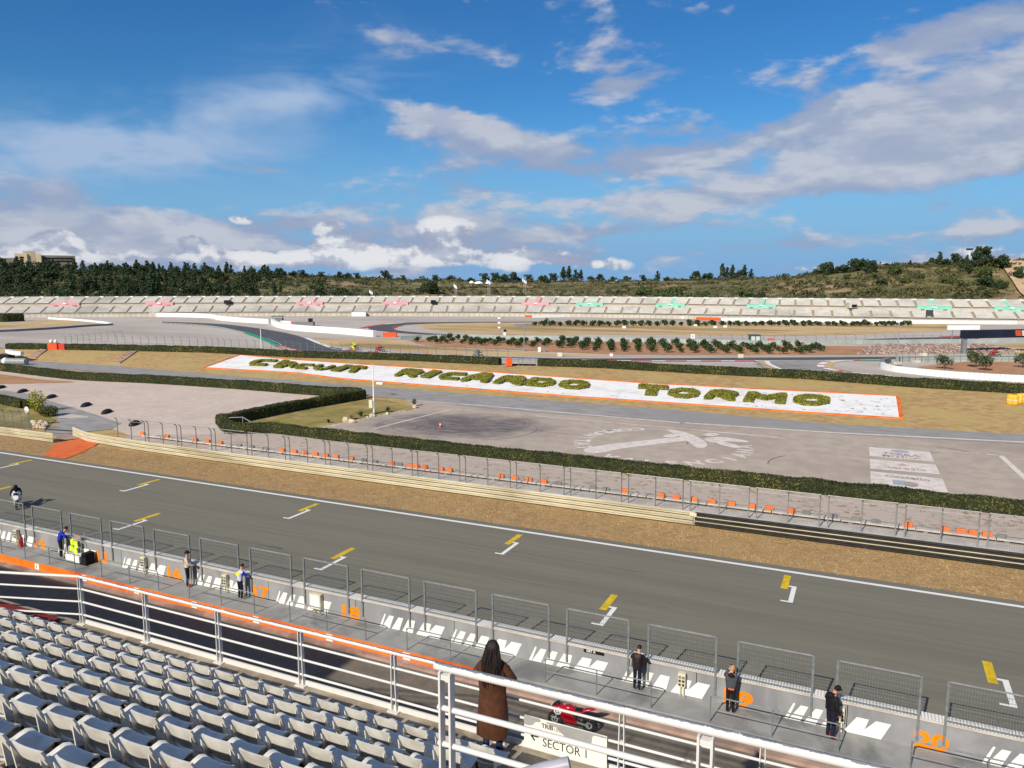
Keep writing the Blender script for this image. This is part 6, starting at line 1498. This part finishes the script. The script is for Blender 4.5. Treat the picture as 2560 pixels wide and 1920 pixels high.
# rubble slope under the bridge
quad = [P(*cE(*q), UZ) for q in ((560, 1128), (2180, 1105), (1850, 1040), (725, 1040))]
quad[2].z = quad[3].z = UZ + .6
for q_, px in ((2, (1850, 1035)), (3, (725, 1035))): 
    q = P(*cE(*px), UZ + .6); quad[q_] = q
MB_ = MB().poly(quad); o = MB_.build('rubble_slope', G['stone_pink']); o['kind'] = 'structure'
sp_ = MB()
for i in range(1700):
    u, v = random.random(), random.random(); q = quad[0].lerp(quad[1], u).lerp(quad[3].lerp(quad[2], u), v); s = random.uniform(.14, .34)
    bb = MB().ball((0, 0, 0), (s * 1.2, s, s * .8), 5, 3, fn=lambda w: random.uniform(.75, 1.2)); sp_.raw(bb.v, bb.f, T=Matrix.Translation(q + Vector((0, 0, s * .3))))
tag(sp_.build('rubble_stones', G['stone_pink']), 'pinkish rubble stones facing the slope under the bridge', 'rubble', kind='stuff')

# ================================================================== ORCHARD AND INFIELD TREES
def make_round_tree(name, leaf, R0, H0, n, lsize, trunk_h, cat='tree', seed=1, squash=.85, m='orchard_leaf'):
    random.seed(seed); r = thing(name, 'x', cat, (0, 0, 0)); pts = []; nr = []
    blobs = [(Vector((random.gauss(0, .42) * R0, random.gauss(0, .42) * R0, trunk_h + R0 * squash * random.uniform(.55, 1.35))), R0 * random.uniform(.42, .7)) for _ in range(9)]
    for _ in range(n):
        c_, br = random.choice(blobs); q = Vector((random.gauss(0, 1), random.gauss(0, 1), random.gauss(0, 1))).normalized()
        p = c_ + q * br * random.uniform(.7, 1.05)
        if p.z < trunk_h * .6: p.z = trunk_h * .6 + random.uniform(0, .2)
        pts.append(p); nr.append(q)
    c = MB().leaves(pts, nr, lsize, tilt=.9); c.build('crown', G[m], r)
    t = MB().pipe([(0, 0, -.1), (0.03, 0, trunk_h * .6), (0, .04, trunk_h + R0 * .5)], [R0 * .09, R0 * .07, R0 * .03], 6)
    for a in range(4): t.pipe([(0, 0, trunk_h * .7), (math.cos(a * 1.6) * R0 * .5, math.sin(a * 1.6) * R0 * .5, trunk_h + R0 * .7)], [R0 * .04, R0 * .015], 5)
    t.build('trunk', G['bark'], r); random.seed(7 + seed); return r
oprot = [make_round_tree('orange_tree', 0, .74, 2, 420, .26, .3, seed=s) for s in (31, 32, 33)]
cang = math.radians(16.6); u_ = Vector((-math.sin(cang), math.cos(cang), 0)); v_ = Vector((math.cos(cang), math.sin(cang), 0))
front = [(1030, 857), (1103, 861), (1180, 863.5), (1320, 870), (1420, 873), (1480, 878), (1560, 880), (1700, 884), (1972, 887.5), (2060, 886)]
backl = [(1000, 850), (1100, 849.5), (1300, 853), (1560, 859), (1750, 864), (1850, 868), (2000, 869), (2100, 869)]
# rows cross the field square to the columns; keep the grid points that fall between the two edges
org = P(1560, 880, UZ); used = [False] * 3; grid_pts = []
for ci in range(-36, 26):
    for ri in range(-16, 18):
        q = org + v_ * (ci * 2.75) + u_ * (ri * 3.5) + Vector((random.uniform(-.25, .25), random.uniform(-.25, .25), 0)); px, py = proj(q)
        if random.random() < .93 and 1030 <= px <= 2060 and interp(backl, px) <= py <= interp(front, px) + .8: grid_pts.append((ci, ri, q))
rmin = {}
for ci, ri, q in grid_pts: rmin[ci] = min(rmin.get(ci, 99), ri)
cis = sorted(set(c for c, _, _ in grid_pts))
for ci, ri, q in sorted(grid_pts, key=lambda t: (t[0], t[1])):
    j = random.randrange(3); place(oprot[j], not used[j], q, random.uniform(0, 6.28), random.uniform(.62, 1.18), label='small dark green orchard tree, %s from the front in column %s from the left' % (nth(ri - rmin[ci] + 1), nth(cis.index(ci) + 1)), group='orchard trees in the infield'); used[j] = True
for j in range(3):
    if not used[j]: place(oprot[j], True, org, label='small dark orchard tree at the orchard middle')
iprot = [make_round_tree('young_tree', 0, .85, 2, 240, .42, .25, seed=s) for s in (41, 42)]; used = [False] * 2; idx = 0
cols = []
for i in range(47):
    px = 1338 + i * 20.3 + random.uniform(-1.5, 1.5)
    for k in range(2 if i % 3 else 1):
        cols.append((px + k * 8 * (1650 - px) / 500, 815.2 - k * 2.6))
for px, py in cols:
    if px > 2290: continue
    idx += 1; j = idx % 2; place(iprot[j], not used[j], P(px, py, UZ), random.uniform(0, 6), random.uniform(.85, 1.15), label='small round tree in the planted strip below the far stand, %s from the left' % nth(idx), group='trees in the planted strip of the infield'); used[j] = True
olp = make_round_tree('olive_tree', 0, 1.0, 2, 700, .26, .7, seed=51, m='olive_leaf')
for i, ((x, y), s, lab) in enumerate((((1425, 1278), .95, 'left one'), ((1735, 1258), 1.15, 'second one, beside a small shed'), ((1835, 1290), 1.05, 'third one, lowest'), ((2200, 1262), 1.1, 'right one at the picture edge'))):
    place(olp, i == 0, P(*cE(x, y), UZ), i, s, label='grey green olive tree in the right hand field, ' + lab, group='olive trees in the right field')
p = P(*cE(1800, 1210), UZ); r = thing('ladder_frame', 'small brown leaning frame beside an olive tree', 'frame', p)
for s in (-.4, .4): MB().bar(p + Vector((s, 0, 0)), p + Vector((s - .4, .3, 1.6)), .1, .1).build('side', G['bark'], r)
for k in range(4): MB().bar(p + Vector((-.4 - .1 * k, .07 * k, .3 + .35 * k)), p + Vector((.4 - .1 * k, .07 * k, .3 + .35 * k)), .07, .07).build('rung', G['bark'], r)

# ================================================================== FAR GRANDSTAND
base = catmull([P(x, y, UZ) for x, y in ((-320, 797), (-150, 795), (0, 794), (320, 792), (640, 790.5), (1000, 790.3), (1280, 791), (1600, 795), (1920, 801), (2240, 806), (2560, 811), (2800, 814))], 14)
LEN = [0.0]
for a, b_ in zip(base, base[1:]): LEN.append(LEN[-1] + (b_ - a).length)
def at(s):
    s = max(0, min(LEN[-1] - .01, s))
    for i in range(len(base) - 1):
        if s <= LEN[i + 1]:
            t = (s - LEN[i]) / (LEN[i + 1] - LEN[i]); d = (base[i + 1] - base[i]).normalized(); d0 = (base[min(i + 2, len(base) - 1)] - base[max(i - 1, 0)]).normalized()
            return base[i].lerp(base[i + 1], t), Vector((-d0.y, d0.x, 0))
def SPt(s, d, z): p, n = at(s); return p + n * d + Vector((0, 0, z - UZ))
def s_of(px):
    lo, hi = 0, LEN[-1]
    for _ in range(40):
        m_ = (lo + hi) / 2
        if proj(SPt(m_, 9, 5))[0] < px: lo = m_
        else: hi = m_
    return lo
far = thing('far_grandstand', 'long curved concrete grandstand with pale seats across the infield', 'grandstand', base[len(base) // 2])
def band(s0, s1, prof, m, nm, step=5.5):
    mb = MB(); n = max(1, int((s1 - s0) / step)); rows = [[SPt(s0 + (s1 - s0) * i / n, d, z) for d, z in prof] for i in range(n + 1)]
    mb.grid(rows); return mb.build(nm, G[m], far)
TOT = LEN[-1]
band(0, TOT, [(0, UZ), (0, 2.25), (.3, 2.25), (.3, 2.1), (1.5, 2.1)], 'stand_beige', 'front_wall')
band(0, TOT, [(8.2, 4.5), (8.6, 4.5), (8.6, 5.55), (9.0, 5.55)], 'stand_beige', 'middle_wall')
band(0, TOT, [(17.2, 7.9), (17.6, 7.9), (17.6, UZ)], 'stand_beige', 'rear_wall')
def tier(d0, z0, d1, z1, n, per, nm, top):
    s = 0.0
    prof = []
    for i in range(n): a = i / n; b_ = (i + 1) / n; prof += [(d0 + (d1 - d0) * a, z0 + (z1 - z0) * a), (d0 + (d1 - d0) * a, z0 + (z1 - z0) * b_)]
    prof.append((d1, z1))
    band(0, TOT, prof, 'stand_aisle', nm + '_steps')
    while s < TOT - per:
        mb = MB(); s0, s1 = s + .42, s + per - .42
        for i in range(n):
            d = d0 + (d1 - d0) * (i + .45) / n; z = z0 + (z1 - z0) * (i + 1) / n
            p0, p1 = SPt(s0, d, z + .02), SPt(s1, d, z + .02); q0, q1 = SPt(s0, d + .42, z + .02), SPt(s1, d + .42, z + .02)
            mb.bar((p0 + q0) / 2 + Vector((0, 0, .2)), (p1 + q1) / 2 + Vector((0, 0, .2)), .45, .05)
            mb.bar(q0 + Vector((0, 0, .36)), q1 + Vector((0, 0, .36)), .06, .4)
        mb.build('seating_block', G['stand_seat'], far)
        if top:
            q = SPt(s, 17.0, 7.95); MB().box(q + Vector((0, 0, .3)), (1.5, .8, .55), YAW).build('aisle_box', G['white_plastic'], far)
        s += per
tier(1.5, 2.1, 8.2, 4.5, 7, 6.15, 'lower', False); tier(9.0, 5.55, 17.2, 7.9, 8, 5.55, 'upper', True)
mb = MB()
for i in range(int(TOT / 2.5)): q = SPt(i * 2.5, 17.5, 7.9); mb.bar(q, q + Vector((0, 0, 1.1)), .05, .05)
for z in (.55, 1.1):
    for i in range(int(TOT / 6)): mb.bar(SPt(i * 6, 17.5, 7.9 + z), SPt(i * 6 + 6, 17.5, 7.9 + z), .05, .05)
mb.build('rear_railing', G['steel_dark'], far)
mb = MB()
for i in range(int(TOT / 2.0)): q = SPt(i * 2.0, -.3, UZ); mb.bar(q, q + Vector((0, 0, 2.6)), .05, .05)
for z in (1.4, 2.0, 2.6):
    for i in range(int(TOT / 6)): mb.bar(SPt(i * 6, -.3, UZ + z), SPt(i * 6 + 6, -.3, UZ + z), .04, .04)
mb.build('front_fence', G['steel_light'], far)
for px, c_ in ((165, 'pink'), (400, 'pink'), (775, 'pink'), (989, 'pink'), (1340, 'pink'), (1475, 'green'), (1677, 'green'), (1903, 'green'), (2334, 'green'), (2527, 'green')):
    s = s_of(px); m_ = 'stand_' + c_
    mb = MB(); w = 5.2
    rows = [[SPt(s + x, 8.1, 4.35), SPt(s + x, 8.1, 6.1), SPt(s + x, 10.6, 6.3), SPt(s + x, 10.6, 5.5)] for x in (-w, -w / 2, 0, w / 2, w)]
    mb.grid(rows); mb.poly(rows[0]); mb.poly(rows[-1][::-1]); e = mb.build('entrance_block', G[m_], far)
    mb = MB(); mb.grid([[SPt(s + x, 10.6, 6.36), SPt(s + x, 17.2, 8.32)] for x in (-.95, .95)]); mb.build('painted_aisle', G['stand_red' if px == 1340 else m_], e)
    for x in (-3.4, 3.4): MB().box(SPt(s + x, 8.05, 5.0), (1.3, .3, .7), YAW).build('opening', G['stand_aisle'], e)
    MB().box(SPt(s, 8.0, 5.9), (1.5, .3, .5), YAW).build('sector_sign', G['white_plastic'], e)
for i in range(int(TOT / 6.15)):
    MB().box(SPt(i * 6.15 + 3, 8.53, 4.95), (1.0, .2, .35), YAW).build('wall_opening', G['stand_aisle'], far)
for px, w, h_, d, z in ((571, 2.3, 1.4, 9.0, 5.6), (1084, 1.9, 1.4, 9.0, 5.6), (2129, 2.9, 1.8, 9.0, 5.4)):
    q = SPt(s_of(px), d - .6, z); e = MB().box(q + Vector((0, 0, h_ / 2)), (w, 2.2, h_), YAW).build('cabin_box', G['stand_beige' if px > 2000 else 'screen_dark'], far)
    MB().box(q + Vector((0, 0, h_ / 2)) + R3 @ Vector((w * .12, -1.15, -.2)), (w * .6, .1, h_ * .55), YAW).build('dark_window', G['screen_dark'], e)
q = SPt(s_of(910), -1.5, UZ); MB().box(q + Vector((0, 0, .8)), (5.5, 1.5, 1.6), YAW).build('white_cabin', G['white_plastic'], far)

# ================================================================== HILLS
RIDGE = [(-600, 648, 640), (-200, 656, 640), (0, 668, 620), (200, 676, 600), (400, 678, 580), (600, 684, 560), (800, 692, 540), (1000, 700, 540), (1200, 705, 540), (1400, 704, 560), (1600, 703, 560), (1800, 699, 540), (1950, 694, 500), (2050, 684, 470), (2130, 671, 460), (2220, 662, 455), (2320, 658, 455), (2400, 655, 455), (2470, 648, 455), (2560, 650, 460), (2750, 640, 470), (3200, 630, 480)]
def ridge(px):
    a = interp([(x, y) for x, y, _ in RIDGE], px); d = interp([(x, z) for x, _, z in RIDGE], px); return a, d
BX = {}
def foot(px):
    if px not in BX:
        q = SPt(s_of(px), 20, 0); BX[px] = math.hypot(q.x, q.y) + 2
    return BX[px]
def hill_pt(px, t):
    """t 0 foot, 1 ridge, up to 1.6 behind"""
    yr, dr = ridge(px); d0 = foot(max(-300, min(2790, round(px / 10) * 10))); zr = PD(px, yr, dr).z
    d = d0 + (dr - d0) * t; s = min(t, 1.0); z = 2.0 + (zr - 2.0) * (s * (1.45 - .45 * s)) if t <= 1 else zr - (t - 1) * 14
    q = PD(px, 700, d); w = noise.noise(Vector((q.x * .018, q.y * .018, 0))) * 2.6 + noise.noise(Vector((q.x * .06, q.y * .06, 3))) * 1.0
    q.z = z + w * math.sin(min(t, 1.0) * math.pi) * .9; return q
rows = []
ts = [0, .06, .12, .2, .28, .36, .44, .52, .6, .68, .76, .84, .9, .95, 1.0, 1.05, 1.15, 1.4, 2.2]
for t in ts: rows.append([hill_pt(px, t) for px in range(-600, 3201, 20)])
hm = MB().grid(rows).build('hill', G['hill_earth'], smooth=True); hm['kind'] = 'structure'
# bare sandy cutting on the right hill
cut = []
for px, t in ((2462, .97), (2500, .95), (2560, .93), (2700, .9), (2700, .1), (2590, .05), (2555, .25), (2530, .45), (2505, .62), (2490, .78)): cut.append((px, t))
mb = MB(); rr = []
for j in range(13):
    t = .06 + .93 * j / 12; x0 = interp([(.0, 2610), (.25, 2560), (.45, 2530), (.62, 2508), (.8, 2488), (1.0, 2462)], t)
    rr.append([hill_pt(x0 + (2760 - x0) * i / 14, t) + Vector((0, 0, .7 + .5 * random.random())) for i in range(15)])
o = mb.grid(rr).build('sandy_cutting', G['hill_sand'], smooth=True); o['kind'] = 'structure'
# scrub: far too many bushes to count
random.seed(99); np.random.seed(99)
sp_ = MB(); N = 0
for i in range(9500):
    px = random.uniform(-260, 2800); t = random.random() ** 1.15 * 1.04; sky_ = i % 9 == 0 and 640 < px < 2060
    if sky_: t = random.uniform(.94, 1.01)
    q = hill_pt(px, t)
    if px > 2480 and random.random() < .8: continue
    k = noise.noise(Vector((q.x * .03, q.y * .03, 9)))
    if k < -.28: continue
    s = random.uniform(.5, 1.3) * (2.0 if random.random() < .12 else 1.0) * (1.35 if px < 700 else 1.0) * (1.5 if sky_ else 1.0) * (1.15 if px > 1950 else 1.0); n = 20
    ph = np.random.normal(0, 1, (n, 3)); ph /= np.linalg.norm(ph, axis=1)[:, None]; ph[:, 2] = np.abs(ph[:, 2])
    pts = np.array(q) + ph * np.array([s * 1.35, s * 1.35, s * .8]) * np.random.uniform(.55, 1.05, (n, 1))
    sp_.leaves(pts, ph, s * .62, tilt=.7)
tag(sp_.build('scrub', G['scrub_leaf']), 'low olive scrub covering the hills', 'scrub', kind='stuff')
un = MB()
for i in range(3600):
    px = random.uniform(-260, 1150); t = random.random() ** .9 * 1.0; q = hill_pt(px, t)
    if px > 430 and random.random() < .35 + (px - 430) / 1000: continue
    s = random.uniform(1.0, 2.6); n = 22
    ph = np.random.normal(0, 1, (n, 3)); ph /= np.linalg.norm(ph, axis=1)[:, None]; ph[:, 2] = np.abs(ph[:, 2])
    un.leaves(np.array(q) + ph * np.array([s * 1.1, s * 1.1, s * 1.15]) * np.random.uniform(.5, 1.05, (n, 1)), ph, s * .5, tilt=.8)
tag(un.build('undergrowth', G['pine_leaf']), 'dense dark undergrowth between the pines on the left hill', 'undergrowth', kind='stuff')
# pines
def make_pine(name, seed, H0, R0, n, shape, m):
    random.seed(seed); np.random.seed(seed); r = thing(name, 'x', 'tree', (0, 0, 0)); pts = []; nr = []
    if shape == 'cone':
        bl = [(Vector((random.gauss(0, .25) * R0 * (1.1 - h), random.gauss(0, .25) * R0 * (1.1 - h), H0 * (.12 + .86 * h))), R0 * (.95 - .75 * h) * random.uniform(.6, .95)) for h in [random.random() for _ in range(16)]]
    else:
        bl = [(Vector((random.gauss(0, .45) * R0, random.gauss(0, .45) * R0, H0 * random.uniform(.22, .85))), R0 * random.uniform(.35, .6)) for _ in range(13)]
    for _ in range(n):
        c_, b_ = random.choice(bl); q = Vector((random.gauss(0, 1), random.gauss(0, 1), random.gauss(0, 1))).normalized(); p = c_ + Vector((q.x, q.y, q.z * .75)) * b_ * random.uniform(.6, 1.06)
        if p.z < .5: continue
        pts.append(p); nr.append(q)
    MB().leaves(pts, nr, R0 * .26, tilt=.9).build('crown', G[m], r)
    t = MB().pipe([(0, 0, -.5), (.05 * R0, 0, H0 * .4), (0, .05 * R0, H0 * .85)], [R0 * .09, R0 * .07, R0 * .02], 6)
    for a in range(5): t.pipe([(0, 0, H0 * (.3 + .08 * a)), (math.cos(a * 1.9) * R0 * .6, math.sin(a * 1.9) * R0 * .6, H0 * (.45 + .08 * a))], [R0 * .045, R0 * .015], 5)
    t.build('trunk', G['bark'], r); return r
prots = [make_pine('pine_tree', 61, 7.5, 2.3, 700, 'cone', 'pine_leaf'), make_pine('pine_tree', 62, 6.0, 2.9, 800, 'round', 'pine_leaf'), make_pine('pine_tree', 63, 6.6, 2.4, 700, 'cone', 'pine_leaf'), make_pine('pine_tree', 64, 4.6, 2.8, 800, 'round', 'pine_leaf_light'), make_pine('pine_tree', 65, 5.2, 3.1, 800, 'round', 'pine_leaf')]
used = [False] * 5; random.seed(123)
def put_tree(j, px, t, sc, lab, grp): place(prots[j], not used[j], hill_pt(px, t) + Vector((0, 0, -.75 * sc)), random.uniform(0, 6.28), (sc * random.uniform(.92, 1.1), sc * random.uniform(.92, 1.1), sc), label=lab, group=grp); used[j] = True
# single pines along the right hand hill, as seen against the sky
ri = [(2052, 672, 2.3, 1), (2068, 672, 2.6, 1), (2089, 674, 1.6, 4), (2110, 671, 1.8, 4), (2131, 664, 2.6, 1), (2153, 660, 2.5, 4), (2177, 669, 2.4, 1), (2213, 662, .9, 4), (2233, 672, 2.3, 3), (2273, 660, 1.2, 2), (2323, 652, 1.5, 4), (2345, 650, 2.1, 0), (2362, 655, 1.5, 4), (2391, 648, 2.0, 1), (2415, 650, 1.5, 2), (2448, 640, 3.0, 1), (2445, 655, 2.0, 4), (2416, 668, 1.8, 4), (2458, 678, 2.4, 3), (2508, 655, 2.6, 4), (2548, 672, 1.5, 3), (2552, 688, 1.9, 4), (2360, 700, 1.5, 3), (2210, 705, 1.3, 4), (2300, 688, 1.3, 3), (2265, 700, 1.4, 3), (2120, 690, 1.3, 3), (2185, 688, 1.4, 3), (2475, 705, 1.9, 4), (2500, 712, 1.6, 4)]
for i, (px, py, sc, j) in enumerate(sorted(ri)):
    lo, hi = .02, 1.02
    for _ in range(30):
        t = (lo + hi) / 2
        if proj(hill_pt(px, t))[1] > py + sc * 6: lo = t
        else: hi = t
    put_tree(j, px, t, sc * .50, 'pine on the right hand hill, %s counted from the left' % nth(i + 1), 'pines on the right hill')
# trees on the low middle ridge
mids = [(705, .9, 1.2, 1), (735, .92, 1.0, 4), (760, .92, 1.1, 1), (800, .95, .9, 1), (850, .97, 1.0, 1), (868, .97, 1.0, 4), (895, .98, .9, 1), (968, 1.0, 1.4, 1), (1010, 1.0, .8, 1), (1090, .96, 1.0, 1), (1125, 1.0, 1.1, 4), (1180, .98, .8, 4), (1215, 1.0, 1.4, 1), (1240, 1.0, 1.5, 1), (1262, 1.0, 1.4, 4), (1280, .98, 1.6, 1), (1296, 1.0, .9, 4), (1325, 1.0, 1.2, 1), (1350, 1.0, 1.0, 4), (1365, .85, 1.2, 1), (1385, 1.0, 1.4, 1), (1408, 1.0, 2.0, 0), (1422, 1.0, 2.1, 0), (1438, 1.0, 1.8, 2), (1452, 1.0, 1.6, 0), (1480, 1.0, 1.0, 4), (1500, 1.0, 1.2, 1), (1530, 1.0, .9, 4), (1565, 1.0, 1.0, 4), (1610, 1.0, 1.0, 1), (1643, 1.0, 1.5, 2), (1668, .95, .8, 4), (1740, 1.0, 1.4, 1), (1760, 1.0, 1.0, 1), (1775, 1.0, 1.2, 4), (1806, 1.0, 2.0, 0), (1818, 1.0, 1.7, 2), (1830, 1.0, 1.8, 0), (1846, 1.0, 1.5, 4), (1860, 1.0, 1.7, 0), (1878, 1.0, 1.3, 2), (1058, .35, 1.3, 4), (1078, .3, 1.5, 1), (800, .25, 1.4, 1), (860, .2, 1.5, 4), (870, .1, 1.4, 1), (610, .3, 1.5, 4), (1610, .35, 1.5, 3), (1600, .25, 1.4, 3), (1650, .15, 1.6, 3), (1680, .2, 1.9, 3), (1700, .3, 1.7, 3), (1720, .15, 1.6, 3), (1740, .1, 1.5, 3), (1760, .2, 1.4, 3), (1790, .12, 1.4, 3), (1860, .25, 1.3, 3), (1910, .15, 1.4, 4), (1630, .08, 1.4, 3), (1690, .06, 1.5, 3), (1310, .1, 1.4, 1)]
for i, (px, t, sc, j) in enumerate(sorted(mids)):
    put_tree(j, px, t, sc * .85, 'tree on the low hill behind the middle of the far stand, %s from the left' % nth(i + 1), 'trees on the middle hill')
# the dense wood at the left: the foremost and the skyline pines
wood = [(x + random.uniform(-8, 8), random.uniform(.82, 1.0), random.uniform(.8, 1.35)) for x in range(-220, 700, 13)] + [(random.uniform(-230, 700), random.uniform(.1, .82), random.uniform(.7, 1.3)) for _ in range(215)]
for px, t, sc in wood:
    if px > 520 and random.random() < (px - 520) / 260: continue
    put_tree(random.choice((0, 1, 2, 4, 0, 2)), px, t, sc * (1.0 if px > 150 else 1.15), 'dark pine in the dense wood on the left hill', 'pines in the wood on the left hill')

# building on the left hill
DB = 640.0
def bl(px, py): return PD(px, py, DB)
r = thing('hill_building', 'cream block with a tower and a long grey wing above the wood', 'building', bl(100, 668))
ux = (bl(200, 660) - bl(40, 660)); ux.z = 0; ux.normalize(); uy = Vector((-ux.y, ux.x, 0))
def hb(x0, x1, yt, yb, dep, m, nm, fwd=0.0):
    a, b_ = bl(x0, yb), bl(x1, yb); zt = bl(x0, yt).z; zb = min(a.z, b_.z) - 8; c_ = (a + b_) / 2 + uy * (dep / 2 - fwd); c_.z = (zt + zb) / 2
    return MB().box(c_, ((b_ - a).length, dep, zt - zb), math.atan2(ux.y, ux.x)).build(nm, G[m], r)
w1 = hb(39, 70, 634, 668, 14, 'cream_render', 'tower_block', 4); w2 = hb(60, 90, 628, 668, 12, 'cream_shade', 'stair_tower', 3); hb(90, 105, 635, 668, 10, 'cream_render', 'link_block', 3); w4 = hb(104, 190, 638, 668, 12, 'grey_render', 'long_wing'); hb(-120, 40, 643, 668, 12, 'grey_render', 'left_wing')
for k in range(3):
    q = bl(54, 644 + k * 6) - uy * 4.1; MB().box(q, (2.2, .3, 1.2), math.atan2(ux.y, ux.x)).build('window', G['screen_dark'], w1)
for k in range(7):
    for f_ in range(2): MB().box(bl(112 + k * 11, 646 + f_ * 7) - uy * .1, (2.4, .3, 1.1), math.atan2(ux.y, ux.x)).build('window', G['screen_dark'], w4)
# masts and white dishes on the middle hill
for i, (px, yb, yt, lab, w) in enumerate(((1139, 735, 711, 'left lattice mast on the hill behind the far stand', .5), (1222, 740, 700, 'taller lattice mast with white antennas behind the far stand', .6), (1312, 722, 698, 'white antenna mast on the hill to the right of the lattice masts', .7), (928, 742, 726, 'square frame antenna behind the far stand', .6))):
    t = 0.3; q = hill_pt(px, t); d = math.hypot(q.x, q.y); top = PD(px, yt, d).z; r = thing('antenna_mast', lab, 'mast', q); m = MB()
    for s in (-w, w): m.bar(q + Vector((s, 0, 0)), Vector((q.x + s * .7, q.y, top)), .16, .16)
    n = 8
    for k in range(n): z0 = q.z + (top - q.z) * k / n; z1 = q.z + (top - q.z) * (k + 1) / n; m.bar((q.x - w * .9, q.y, z0), (q.x + w * .9, q.y, z1), .09, .09)
    m.build('lattice', G['steel_light'], r)
    for k in range(3): bevel(MB().box((q.x + (k - 1) * w * 1.2, q.y - .3, top - .6 - .5 * k), (.6, .4, 1.5)).build('antenna', G['white_plastic'], r), .08)
for px, py, s, lab in ((1197, 709, 2.6, 'large white roof among the trees on the middle hill'), (1179, 708, 1.4, 'small white roof left of the large white roof'), (1222, 709, 1.9, 'white roof beside the taller lattice mast')):
    q = PD(px, py, 470); r = thing('white_roof', lab, 'roof', q); MB().lathe([(s * 1.1, .0), (s, .7), (s * .5, 1.3), (0, 1.5)], q, 10).build('canopy', G['white_plastic'], r, True); MB().tube(q + Vector((0, 0, -4)), q + Vector((0, 0, .6)), .3).build('post', G['steel_light'], r)
q = hill_pt(2418, .98); r = thing('floodlight_pole', 'white pole with a floodlight on the right hill crest', 'lamp post', q); MB().tube(q, q + Vector((0, 0, 6)), .25, .2).build('pole', G['white_plastic'], r); MB().box(q + Vector((0, 0, 6.2)), (3, 1, .9)).build('lamp_head', G['screen_dark'], r)
q = hill_pt(2401, .98); r = thing('antenna_mast', 'thin tall mast on the right hill crest', 'mast', q); MB().tube(q, q + Vector((0, 0, 13)), .12, .05).build('pole', G['steel_light'], r); MB().ball(q + Vector((0, 0, 13)), .25).build('tip', G['white_plastic'], r)
